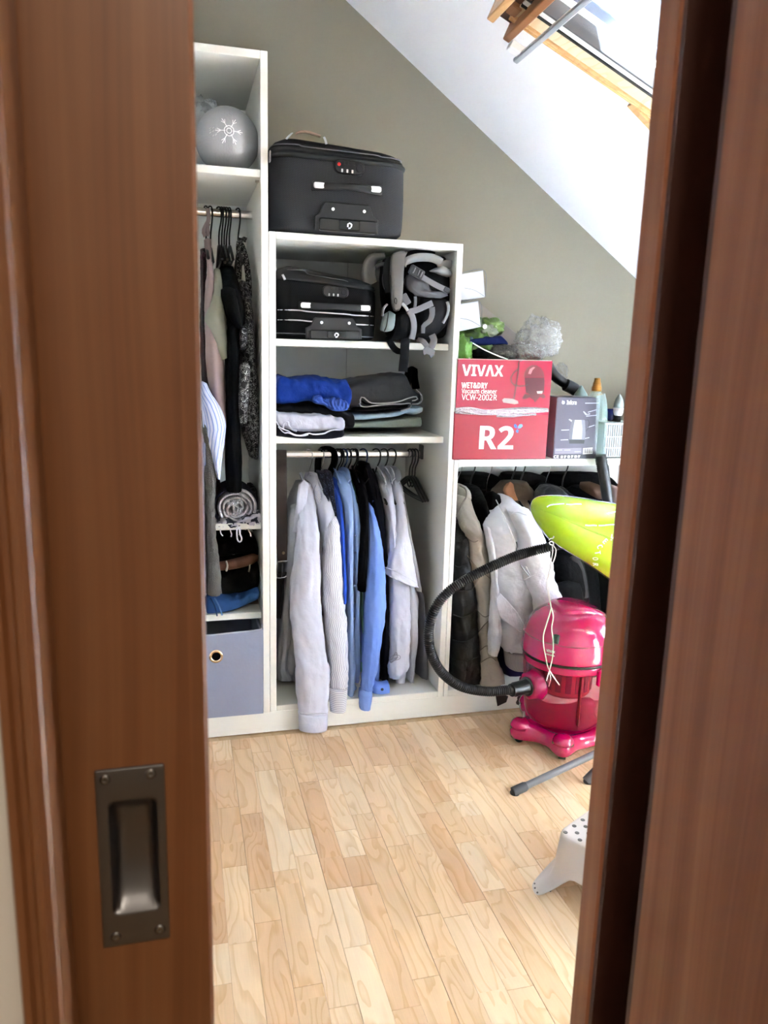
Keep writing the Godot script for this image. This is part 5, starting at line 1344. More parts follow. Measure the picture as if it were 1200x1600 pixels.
	part(bel, "strap", strap([Vector3(0.3851, 1.0567, -0.33), Vector3(0.3821, 1.0567, -0.3), Vector3(0.3697, 0.9994, -0.2), Vector3(0.3704, 0.8875, -0.2), Vector3(0.3719, 0.7739, -0.2), Vector3(0.3734, 0.6817, -0.2), Vector3(0.3749, 0.6274, -0.2)], 0.042, 0.004, Vector3(1, 0, 0.15)), mt(Color(0.20, 0.14, 0.11), 0.5, {"cloth": 0.3, "cscale": 9.0}))
	part(bel, "strap_end", strap([Vector3(0.3706, 0.5836, -0.19), Vector3(0.3593, 0.5373, -0.19), Vector3(0.3555, 0.4666, -0.19), Vector3(0.3524, 0.3953, -0.19)], 0.03, 0.004, Vector3(1, 0, 0.15)), mt(Color(0.035, 0.03, 0.03), 0.5))
	part(bel, "rivet", disc(Vector3(0.3772, 0.6659, -0.195), 0.006, 0.004), mt(Color(0.6, 0.55, 0.45), 0.3, {"metal": 0.8}))
	var bf := part(bel, "buckle", cord([Vector3(0.3536, 0.6339, -0.185), Vector3(0.3924, 0.6338, -0.185), Vector3(0.397, 0.615, -0.185), Vector3(0.3955, 0.5839, -0.185), Vector3(0.3865, 0.5703, -0.185), Vector3(0.352, 0.5688, -0.185), Vector3(0.3505, 0.6015, -0.185), Vector3(0.3536, 0.6324, -0.185)], 0.0032, 8, 0.004), mt(Color(0.75, 0.75, 0.76), 0.2, {"metal": 1.0}), "silver buckle")
	part(bf, "prong", cord([Vector3(0.3694, 0.6292, -0.18), Vector3(0.3708, 0.602, -0.18), Vector3(0.3678, 0.5711, -0.18)], 0.002, 6), mt(Color(0.75, 0.75, 0.76), 0.2, {"metal": 1.0}))
	part(bel, "keeper", strap([Vector3(0.3514, 0.5764, -0.186), Vector3(0.3738, 0.5807, -0.186), Vector3(0.3911, 0.5838, -0.186)], 0.012, 0.005, Vector3(0, 1, 0)), mt(Color(0.05, 0.04, 0.035), 0.5))

func spiral(c: Vector3, r0: float, r1: float, turns: float, sq := 0.92) -> Array:
	var out := []
	var n := int(turns * 18)
	for i in n + 1:
		var t := float(i) / n
		var a := TAU * turns * t
		var r := lerpf(r0, r1, t)
		out.append(c + Vector3(cos(a) * r, sin(a) * r * sq, 0.004 * sin(a * 2.3)))
	return out

func tall_unit_things():
	var g := "clothes on the rail of the tall unit"
	var gh := "black hangers on the rail of the tall unit"
	var bk := mt(Color(0.02, 0.02, 0.022), 0.4)
	var lab := ["black hanger nearest the door edge in the tall unit", "black hanger with the mauve dress, second from the door edge", "first black hanger of the tight bunch in the tall unit", "second black hanger of the tight bunch in the tall unit", "third black hanger of the tight bunch in the tall unit", "fourth black hanger of the tight bunch in the tall unit", "last black hanger of the tight bunch, leaning right", "black hanger standing apart at the right, with the patterned dress"]
	var xs := [Vector3(0.104, 1.9464, -0.33), Vector3(0.1198, 1.9474, -0.33), Vector3(0.1511, 1.9496, -0.33), Vector3(0.1611, 1.9503, -0.33), Vector3(0.1706, 1.9509, -0.33), Vector3(0.1786, 1.9515, -0.33), Vector3(0.1896, 1.9522, -0.33), Vector3(0.2218, 1.9544, -0.33)]
	for i in 8:
		hanger("hanger", lab[i], "hanger", gh, xs[i].x, 1.952, bk, 0.35 + 0.1 * (i % 3), false, 0.02 + 0.012 * (i % 2))
	var floral := mt(Color(1, 1, 1), 0.8, {"tex": noise_tex("dark_floral", FastNoiseLite.TYPE_CELLULAR, 0.05, [[0.0, Color(0.75, 0.70, 0.72)], [0.10, Color(0.35, 0.06, 0.12)], [0.22, Color(0.05, 0.02, 0.03)], [1.0, Color(0.05, 0.02, 0.03)]], 256, 9), "scale": Vector3(9, 9, 1)})
	garment("dress", "long dark dress with a small red and white print, behind the mauve one", "dress", g, [
		["skirt", [[0.0826, 1.8194, 0.1015, 1.8205, -0.33], [0.0814, 1.748, 0.1017, 1.7491, -0.3], [0.0799, 1.6302, 0.0969, 1.6309, -0.3], [0.0749, 1.5304, 0.0975, 1.5311, -0.3], [0.0768, 1.3784, 0.1022, 1.379, -0.3], [0.0838, 1.2233, 0.1198, 1.2236, -0.3], [0.0963, 1.0646, 0.1327, 1.0644, -0.3], [0.1095, 0.9294, 0.1384, 0.929, -0.3], [0.1123, 0.7918, 0.1399, 0.791, -0.3]], [0.06, 0.12, 0.14, 0.14, 0.14, 0.15, 0.16, 0.16, 0.15], {"seed": 3, "fold": 0.25}, floral]])
	var mauve := mt(Color(0.62, 0.54, 0.53), 0.82, {"cloth": 0.4, "cscale": 3.0, "rim": 0.3})
	var o := garment("dress", "long mauve dress on a knotted strap in the tall unit", "dress", g, [
		["skirt", [[0.0954, 1.8551, 0.121, 1.8567, -0.3], [0.0976, 1.7966, 0.1191, 1.7978, -0.25], [0.0997, 1.7337, 0.1185, 1.7347, -0.14], [0.093, 1.6776, 0.1237, 1.6791, -0.14], [0.0862, 1.5741, 0.1339, 1.5759, -0.14], [0.0872, 1.479, 0.1444, 1.4807, -0.14], [0.0911, 1.3825, 0.1531, 1.3838, -0.14], [0.1087, 1.2353, 0.1588, 1.2357, -0.14], [0.1175, 1.1754, 0.1609, 1.1755, -0.14]], [0.03, 0.05, 0.06, 0.07, 0.08, 0.08, 0.09, 0.09, 0.08], {"seed": 4, "fold": 0.14}, mauve]])
	part(o, "knotted_strap", strap([Vector3(0.1121, 1.9612, -0.3), Vector3(0.1134, 1.9232, -0.3), Vector3(0.1021, 1.8987, -0.3), Vector3(0.0944, 1.8791, -0.3), Vector3(0.1014, 1.8603, -0.3), Vector3(0.1105, 1.8753, -0.3), Vector3(0.1069, 1.8942, -0.3), Vector3(0.1131, 1.9089, -0.3)], 0.014, 0.008, Vector3(1, 0.2, 0.3)), mauve)
	var bd := part(o, "bead", lump(Vector3(0.1149, 1.7617, -0.18), Vector3(0.008, 0.012, 0.008), 2, 0.1), mt(Color(0.75, 0.74, 0.72), 0.4))
	part(o, "bead", lump(Vector3(0.1149, 1.7359, -0.18), Vector3(0.008, 0.012, 0.008), 4, 0.1), mt(Color(0.75, 0.74, 0.72), 0.4))
	part(o, "bead", lump(Vector3(0.0901, 1.7787, -0.22), Vector3(0.009, 0.018, 0.009), 5, 0.2), mt(Color(0.3, 0.14, 0.2), 0.3))
	bd.name = "bead"
	garment("blouse", "pale sage blouse with a pointed hem over the mauve dress", "blouse", g, [
		["front", [[0.1269, 1.7456, 0.1466, 1.7466, -0.25], [0.1187, 1.6992, 0.1502, 1.7007, -0.16], [0.11, 1.624, 0.1561, 1.6352, -0.09], [0.0835, 1.5603, 0.1599, 1.5749, -0.09], [0.0979, 1.5258, 0.1622, 1.5327, -0.09], [0.1181, 1.4747, 0.1663, 1.4904, -0.09], [0.1395, 1.4144, 0.1702, 1.4276, -0.09]], [0.04, 0.06, 0.06, 0.05, 0.045, 0.04, 0.03], {"seed": 6, "fold": 0.12}, mt(Color(0.56, 0.56, 0.50), 0.8, {"cloth": 0.5, "cscale": 3.0, "rim": 0.3})]])
	var black := mt(Color(0.022, 0.024, 0.03), 0.85, {"cloth": 0.5, "cscale": 3.0})
	o = garment("cardigan", "long black cardigan bulging forward in the tall unit", "cardigan", g, [
		["front", [[0.1482, 1.7569, 0.198, 1.7595, -0.28], [0.146, 1.7038, 0.207, 1.7068, -0.2], [0.1402, 1.6404, 0.2144, 1.6437, -0.11], [0.1507, 1.5847, 0.2258, 1.5877, -0.11], [0.1606, 1.5474, 0.2269, 1.5498, -0.11], [0.1564, 1.5188, 0.2073, 1.5205, -0.11], [0.1561, 1.4329, 0.2054, 1.4341, -0.11], [0.1572, 1.3117, 0.206, 1.3124, -0.11], [0.153, 1.1883, 0.2056, 1.1885, -0.11], [0.1517, 1.0628, 0.2092, 1.0624, -0.11], [0.1529, 0.9402, 0.2079, 0.9392, -0.11]], [0.06, 0.1, 0.1, 0.1, 0.09, 0.08, 0.08, 0.08, 0.08, 0.08, 0.07], {"seed": 7, "fold": 0.12}, black]])
	part(o, "sleeve", drape([[0.1434, 1.6693, 0.1876, 1.6714, -0.06], [0.143, 1.6258, 0.1937, 1.628, -0.02], [0.1561, 1.5809, 0.2034, 1.5828, -0.02], [0.1742, 1.5496, 0.2068, 1.5508, -0.02], [0.1925, 1.525, 0.2121, 1.5256, -0.02]], [0.04, 0.045, 0.04, 0.03, 0.02], {"seed": 8, "fold": 0.12}), black)
	var bw := mt(Color(1, 1, 1), 0.8, {"tex": noise_tex("leaf_print", FastNoiseLite.TYPE_CELLULAR, 0.022, [[0.0, Color(0.85, 0.85, 0.83)], [0.10, Color(0.7, 0.7, 0.68)], [0.15, Color(0.04, 0.04, 0.04)], [0.26, Color(0.05, 0.05, 0.05)], [0.30, Color(0.55, 0.55, 0.54)], [0.36, Color(0.5, 0.5, 0.5)], [0.40, Color(0.04, 0.04, 0.04)], [1.0, Color(0.06, 0.06, 0.06)]], 512, 12), "scale": Vector3(3.2, 3.2, 1)})
	o = garment("dress", "black dress with a white leaf-line print, at the right of the tall unit", "dress", g, [
		["skirt", [[0.22, 1.7092, 0.2403, 1.7101, -0.28], [0.2173, 1.6528, 0.2575, 1.6545, -0.25], [0.2146, 1.601, 0.2583, 1.6027, -0.2], [0.2124, 1.5325, 0.2678, 1.5344, -0.2], [0.2113, 1.4336, 0.2742, 1.4352, -0.2], [0.2102, 1.3333, 0.2816, 1.3345, -0.2], [0.2116, 1.2317, 0.2872, 1.2323, -0.2], [0.2158, 1.1545, 0.2903, 1.1547, -0.2], [0.2332, 1.1025, 0.2875, 1.1024, -0.2], [0.2508, 1.05, 0.2819, 1.0498, -0.2]], [0.05, 0.08, 0.1, 0.11, 0.12, 0.13, 0.13, 0.13, 0.1, 0.06], {"seed": 13, "fold": 0.3, "ff": 2.2}, bw]])
	part(o, "shoulder_strap", strap([Vector3(0.2216, 1.8506, -0.28), Vector3(0.2363, 1.8224, -0.28), Vector3(0.2484, 1.7744, -0.28), Vector3(0.2555, 1.7158, -0.28), Vector3(0.2575, 1.6465, -0.28)], 0.022, 0.01, Vector3(1, 0.2, 0.3)), bw)
	part(o, "shoulder_strap", strap([Vector3(0.2476, 1.852, -0.26), Vector3(0.2277, 1.8556, -0.26), Vector3(0.2185, 1.8287, -0.26), Vector3(0.2218, 1.7709, -0.26), Vector3(0.2187, 1.7123, -0.26)], 0.018, 0.01, Vector3(1, 0.2, 0.3)), bw)
	part(o, "ruffle", drape([[0.2041, 1.5331, 0.2277, 1.5339, -0.05], [0.2013, 1.4909, 0.2297, 1.4918, -0.05], [0.2032, 1.4534, 0.2222, 1.4539, -0.05]], [0.03, 0.03, 0.02], {"seed": 14, "fold": 0.3}), bw)
	part(o, "lower_panel", drape([[0.2035, 1.4107, 0.2418, 1.4116, -0.06], [0.2003, 1.3388, 0.2364, 1.3394, -0.06], [0.1971, 1.2663, 0.2309, 1.2666, -0.06], [0.1989, 1.2175, 0.2281, 1.2177, -0.06], [0.2011, 1.193, 0.2254, 1.1931, -0.06]], [0.05, 0.05, 0.05, 0.04, 0.03], {"seed": 15, "fold": 0.3}), bw)
	# striped shirt and knitted cardigan nearest the door
	var st := mt(Color(1, 1, 1), 0.82, {"tex": stripes("stripe_blue", Color(0.78, 0.80, 0.90), Color(0.50, 0.58, 0.80), false), "scale": Vector3(70, 70, 1), "rim": 0.3})
	garment("dress_shirt", "white shirt with thin blue stripes, its sleeve kinked outwards beside the door edge", "shirt", g, [
		["sleeve", [[0.0611, 1.337, 0.0846, 1.3413, -0.1], [0.0631, 1.2915, 0.1021, 1.2999, -0.06], [0.0667, 1.2548, 0.1307, 1.2554, -0.02], [0.0714, 1.1841, 0.1508, 1.1923, -0.02], [0.0798, 1.1366, 0.1453, 1.1405, -0.02], [0.0929, 1.0885, 0.1382, 1.0883, -0.02], [0.1037, 1.0401, 0.1312, 1.0398, -0.02], [0.1164, 0.9993, 0.1258, 0.9976, -0.02]], [0.05, 0.06, 0.06, 0.06, 0.055, 0.05, 0.045, 0.03], {"seed": 16, "fold": 0.1}, st],
		["body", [[0.0496, 1.1683, 0.0797, 1.1684, -0.1], [0.046, 1.0041, 0.0797, 1.0037, -0.1], [0.0424, 0.8361, 0.078, 0.8351, -0.1], [0.0386, 0.6641, 0.0763, 0.6624, -0.1], [0.0364, 0.5607, 0.076, 0.5586, -0.1]], [0.1, 0.1, 0.1, 0.1, 0.09], {"seed": 17, "fold": 0.2}, mt(Color(0.74, 0.72, 0.80), 0.82, {"cloth": 0.5, "cscale": 3.0})],
		["lower_panel", [[0.0705, 1.1366, 0.0782, 1.1366, -0.02], [0.0694, 1.0807, 0.0818, 1.0806, -0.02], [0.0681, 1.0162, 0.0868, 1.016, -0.02]], [0.03, 0.03, 0.02], {"seed": 18}, st]])
	garment("cardigan", "grey knitted cardigan hanging low beside the door edge", "cardigan", g, [
		["front", [[0.0668, 1.2586, 0.0903, 1.2588, -0.08], [0.0682, 1.1902, 0.097, 1.1903, -0.04], [0.0693, 1.1263, 0.1068, 1.1262, -0.04], [0.0701, 1.0131, 0.1127, 1.0126, -0.04], [0.0723, 0.8813, 0.1057, 0.8805, -0.04], [0.0735, 0.7809, 0.1088, 0.7797, -0.04], [0.0747, 0.6789, 0.1216, 0.6768, -0.04], [0.0726, 0.5669, 0.1248, 0.5641, -0.04]], [0.05, 0.06, 0.06, 0.06, 0.06, 0.06, 0.06, 0.05], {"seed": 19, "fold": 0.08, "crease": 0.004}, mt(Color(0.34, 0.335, 0.325), 0.95, {"nrm": knit_map(), "tri": true, "nuv": 12.0, "nscale": 1.2})]])
	# rolled fringed blanket
	var fluff := mt(Color(0.86, 0.84, 0.87), 0.95, {"nrm": knit_map(), "tri": true, "nuv": 9.0, "nscale": 1.4, "rim": 0.5})
	var fluff2 := mt(Color(0.16, 0.17, 0.24), 0.95, {"nrm": knit_map(), "tri": true, "nuv": 9.0, "nscale": 1.4, "rim": 0.5})
	var c: Vector3 = Vector3(0.1885, 0.8732, -0.1)
	var bl := thing("rolled_blanket", "rolled pale grey fringed blanket on the shelf of the tall unit", "blanket", "", Vector3(c.x, 0.822, -0.2))
	part(bl, "roll", strap(spiral(c + Vector3(0, 0, -0.07), 0.005, 0.0757, 4.3), 0.16, 0.0115, Vector3(0, 0, 1), 0.006), fluff)
	part(bl, "dark_stripe", strap(spiral(c + Vector3(0, 0, -0.10), 0.0757, 0.0862, 0.9), 0.19, 0.01, Vector3(0, 0, 1), 0.008), fluff2)
	for i in 4:
		var p := c + Vector3(-0.06 + i * 0.034, -0.0783 + 0.001 * (i % 3), 0.03)
		part(bl, "fringe", cord([p + Vector3(0, 0.02, -0.03), p + Vector3(0.002 * (i % 3 - 1), 0.002, 0.018), p + Vector3(0.004 * (i % 2), -0.008 - 0.003 * (i % 3), 0.024), p + Vector3(0.006 - 0.004 * (i % 3), -0.016 - 0.005 * (i % 2), 0.022)], 0.0024, 6, 0.005), fluff)
	part(bl, "tassel", cord([Vector3(0.1902, 0.8171, -0.05), Vector3(0.1851, 0.7941, -0.04), Vector3(0.1872, 0.7642, -0.04), Vector3(0.1969, 0.7553, -0.04), Vector3(0.2028, 0.7679, -0.04), Vector3(0.1965, 0.7869, -0.04), Vector3(0.1954, 0.8096, -0.045)], 0.0028, 6, 0.005), fluff)
	part(bl, "patterned_edge", folded([[0.1096, 0.7902, 0.8258, -0.06], [0.1463, 0.7907, 0.8417, -0.06], [0.1869, 0.7937, 0.8304, -0.06], [0.2281, 0.7967, 0.8479, -0.06], [0.2695, 0.7996, 0.8596, -0.06], [0.2828, 0.8035, 0.8507, -0.06]], -0.3, {"seed": 3, "amp": 0.007, "fx": 40.0}), mt(Color(1, 1, 1), 0.95, {"tex": noise_tex("blanket_checks", FastNoiseLite.TYPE_PERLIN, 0.03, [[0.0, Color(0.10, 0.11, 0.18)], [0.47, Color(0.14, 0.15, 0.22)], [0.53, Color(0.72, 0.70, 0.74)], [1.0, Color(0.8, 0.78, 0.8)]], 256, 2), "scale": Vector3(5, 5, 1), "rim": 0.4}))
	var dk := thing("folded_scarf", "dark folded scarf with white flecks behind the rolled blanket", "scarf", "", Vector3(0.2587, 0.8611, -0.3))
	part(dk, "cloth", lump(Vector3(0.2568, 0.8421, -0.28), Vector3(0.055, 0.085, 0.12), 6, 0.35), mt(Color(1, 1, 1), 0.9, {"tex": noise_tex("flecks", FastNoiseLite.TYPE_CELLULAR, 0.05, [[0.0, Color(0.6, 0.6, 0.62)], [0.1, Color(0.2, 0.2, 0.22)], [0.2, Color(0.04, 0.04, 0.05)], [1, Color(0.04, 0.04, 0.05)]], 256, 6), "scale": Vector3(4, 4, 1)}))
	# dark pile, brown roll, jeans
	var gp := "folded clothes on the lower shelf of the tall unit"
	var pile := thing("folded_sweater", "black folded sweaters on the lower shelf above the jeans", "sweater", gp, Vector3(0.1927, 0.5012, -0.2))
	part(pile, "cloth", folded([[0.0788, 0.5301, 0.6185, -0.1], [0.137, 0.5224, 0.6246, -0.1], [0.2042, 0.5277, 0.6303, -0.1], [0.2773, 0.5372, 0.6537, -0.1]], -0.4, {"seed": 5, "amp": 0.008}), mt(Color(0.025, 0.025, 0.028), 0.9, {"cloth": 0.5}))
	part(pile, "upper_layer", folded([[0.0831, 0.6548, 0.7433, -0.16], [0.1417, 0.6612, 0.7324, -0.16], [0.2097, 0.6673, 0.73, -0.16], [0.2835, 0.6552, 0.7094, -0.16]], -0.42, {"seed": 15, "amp": 0.010}), mt(Color(0.035, 0.035, 0.035), 0.9, {"cloth": 0.5}))
	var rl := thing("rolled_garment", "brown rolled garment with pale bands in the dark pile", "sweater", gp, Vector3(0.1717, 0.6262, -0.12))
	part(rl, "roll", tube(smooth_path([Vector3(0.1041, 0.6481, -0.1), Vector3(0.1457, 0.6506, -0.1), Vector3(0.1876, 0.6576, -0.1), Vector3(0.2214, 0.665, -0.1), Vector3(0.273, 0.6523, -0.2)], 0.008), func(t): return 0.016 + 0.005 * sin(t * 2.8), 14), mt(Color(0.36, 0.24, 0.19), 0.75, {"cloth": 0.6}))
	for q in [[152, 812], [252, 800]]:
		part(rl, "band", cord([Vector3(0.1469, 0.6722, -0.085), Vector3(0.1512, 0.6547, -0.078), Vector3(0.1471, 0.6337, -0.085)], 0.004, 6) if q[0] == 152 else cord([Vector3(0.2299, 0.6691, -0.1), Vector3(0.236, 0.648, -0.095), Vector3(0.232, 0.6219, -0.1)], 0.003, 6), mt(Color(0.62, 0.60, 0.56), 0.6))
	var jn := thing("folded_jeans", "blue denim jeans folded on the lowest shelf of the tall unit", "jeans", gp, Vector3(0.1798, 0.4351, -0.15))
	var denim := mt(Color(0.17, 0.30, 0.50), 0.85, {"cloth": 0.7, "cscale": 7.0, "rim": 0.25})
	part(jn, "denim", folded([[0.068, 0.4606, 0.5418, -0.065], [0.1091, 0.4598, 0.5439, -0.065], [0.1504, 0.4661, 0.5328, -0.065], [0.1922, 0.4797, 0.5349, -0.065], [0.2344, 0.4969, 0.5504, -0.065], [0.2733, 0.517, 0.559, -0.065]], -0.36, {"seed": 6, "amp": 0.006, "end": 0.012}), denim)
	part(jn, "seam", cord([Vector3(0.1003, 0.5397, -0.052), Vector3(0.1146, 0.5125, -0.052), Vector3(0.1225, 0.49, -0.052), Vector3(0.128, 0.4701, -0.052)], 0.003, 6), mt(Color(0.30, 0.44, 0.64), 0.8))
	part(jn, "seam", cord([Vector3(0.0856, 0.5399, -0.054), Vector3(0.0983, 0.5128, -0.054), Vector3(0.106, 0.4859, -0.054), Vector3(0.109, 0.4671, -0.054)], 0.0025, 6), mt(Color(0.10, 0.2, 0.36), 0.8))
	var un := thing("folded_shirt", "beige folded shirt peeking out under the jeans", "shirt", gp, Vector3(0.2539, 0.451, -0.2))
	part(un, "cloth", folded([[0.2026, 0.4553, 0.4719, -0.16], [0.2418, 0.4557, 0.4761, -0.16], [0.2787, 0.4582, 0.4814, -0.16]], -0.4, {"seed": 7, "amp": 0.002, "end": 0.01}), mt(Color(0.52, 0.43, 0.38), 0.85))
	# storage bin
	var bin := mt(Color(0.53, 0.55, 0.63), 0.75, {"cloth": 0.18, "cscale": 2.0})
	var b := thing("storage_bin", "grey-blue fabric storage bin with a metal ring in the bottom of the tall unit", "bin", "", Vector3(0.11, 0.109, -0.2))
	var fr := []
	for q in [[0.088, 0.0], [0.089, 0.002], [0.30, 0.004], [0.418, 0.0]]: fr.append(q)
	part(b, "front_panel", slab([Vector2(-0.08, 0.086), Vector2(0.274, 0.086), Vector2(0.276, 0.36), Vector2(0.275, 0.432), Vector2(0.272, 0.426), Vector2(0.20, 0.419), Vector2(0.08, 0.414), Vector2(-0.08, 0.413)], 0.002, 0.010, 0.003), bin)
	part(b, "side_panel", box(Vector3(0.262, 0.110, -0.38), Vector3(0.272, 0.42, 0.0), 0.003), bin)
	part(b, "side_panel", box(Vector3(-0.09, 0.110, -0.38), Vector3(-0.08, 0.42, 0.0), 0.003), bin)
	part(b, "back_panel", box(Vector3(-0.08, 0.110, -0.38), Vector3(0.262, 0.42, -0.37), 0.003), bin)
	part(b, "base", box(Vector3(-0.08, 0.110, -0.37), Vector3(0.262, 0.116, 0.0), 0.001), bin)
	part(b, "rim", cord([Vector3(-0.08, 0.4135, 0.006), Vector3(0.08, 0.4155, 0.006), Vector3(0.2, 0.420, 0.006), Vector3(0.262, 0.424, 0.005), Vector3(0.271, 0.432, 0.001), Vector3(0.272, 0.44, -0.01)], 0.0035, 8), mt(Color(0.66, 0.67, 0.70), 0.7))
	var gc: Vector3 = Vector3(0.1006, 0.3322, 0.011)
	part(b, "ring", lathe([Vector2(0.0155, 0), Vector2(0.0165, 0.0025), Vector2(0.020, 0.004), Vector2(0.0245, 0.0025), Vector2(0.026, 0)], gc, 32, Basis(Vector3(1, 0, 0), PI / 2)), mt(Color(0.86, 0.78, 0.66), 0.18, {"metal": 1.0}), "shiny metal ring")
	part(b, "finger_hole", disc(gc + Vector3(0, 0, 0.0008), 0.0158, 0.0012, Basis(Vector3(1, 0, 0), PI / 2), 28), mt(Color(0.012, 0.012, 0.014), 0.9))
	# ornament and a plastic bag on the top shelf
	var oc: Vector3 = Vector3(0.1747, 2.1617, -0.13)
	var orr: float = 0.1082
	var orn := thing("ball_ornament", "large frosted silver ball ornament on the top shelf of the tall unit", "ornament", "", Vector3(oc.x, 2.048, oc.z))
	var frost := mt(Color(0.64, 0.64, 0.65), 0.42, {"metal": 0.15, "coat": 0.5, "nrm": noise_tex("frost", FastNoiseLite.TYPE_SIMPLEX, 0.05, [], 256, 3, true, 6.0), "tri": true, "nuv": 6.0, "nscale": 0.4})
	oc.y = 2.0485 + orr
	var pr := []
	for i in 33: pr.append(Vector2(sin(PI * i / 32.0) * orr, -cos(PI * i / 32.0) * orr))
	var ball := part(orn, "ball", lathe(pr, oc, 48), frost)
	var sil := mt(Color(0.95, 0.95, 0.95), 0.35)
	var star := []
	for k in 6:
		var a := TAU * k / 6.0
		var pts := []
		for i in 6:
			var r := 0.012 + i * 0.0065
			pts.append(ball_point(oc, orr * 1.003, 0.10, 0.06, Vector2(cos(a), sin(a)) * r))
		star.append(cord(pts, 0.0013, 6, 0.006))
		for s in [-0.5, 0.5]:
			star.append(cord([ball_point(oc, orr * 1.003, 0.1, 0.06, Vector2(cos(a), sin(a)) * 0.026), ball_point(oc, orr * 1.003, 0.1, 0.06, Vector2(cos(a), sin(a)) * 0.026 + Vector2(cos(a + s), sin(a + s)) * 0.014)], 0.0011, 6, 0.006))
	for r in [0.008, 0.016]:
		var ringp := []
		for k in 13: ringp.append(ball_point(oc, orr * 1.003, 0.1, 0.06, Vector2(cos(TAU * k / 12), sin(TAU * k / 12)) * r))
		star.append(cord(ringp, 0.0013, 6, 0.004))
	part(ball, "snowflake", join(star), sil, "raised silver snowflake")
	var gl := []
	for i in 9: gl.append(cord([ball_point(oc, orr * 1.002, -0.42, 0.0, Vector2(0.012 * sin(i * 2.1), 0.012 * cos(i * 3.7))), ball_point(oc, orr * 1.002, -0.42, 0.0, Vector2(0.012 * sin(i * 2.1) + 0.006, 0.012 * cos(i * 3.7) + 0.004))], 0.0016, 6, 0.004))
	part(ball, "sequins", join(gl), mt(Color(0.95, 0.95, 0.95), 0.2, {"metal": 0.4}))
	var bag := thing("plastic_bag", "crumpled clear plastic wrap beside the ball ornament", "bag", "", Vector3(0.0944, 2.0832, -0.16))
	var film := mt(Color(0.82, 0.83, 0.85), 0.16, {"alpha": 0.22, "nrm": crumple_map(), "tri": true, "nuv": 7.0, "nscale": 1.0})
	part(bag, "wrap", lump(Vector3(0.0853, 2.2244, -0.2), Vector3(0.045, 0.07, 0.06), 3, 0.5), film)
	part(bag, "twisted_top", lump(Vector3(0.1203, 2.2718, -0.18), Vector3(0.024, 0.022, 0.022), 8, 0.7, 2.4), film)

func ball_point(c: Vector3, r: float, yaw: float, pitch: float, o: Vector2) -> Vector3:
	var d := Basis(Vector3.UP, yaw - 0.1) * (Basis(Vector3.RIGHT, -pitch) * Vector3(o.x / r, o.y / r, sqrt(maxf(0.01, 1 - o.length_squared() / (r * r)))))
	return c + d.normalized() * r

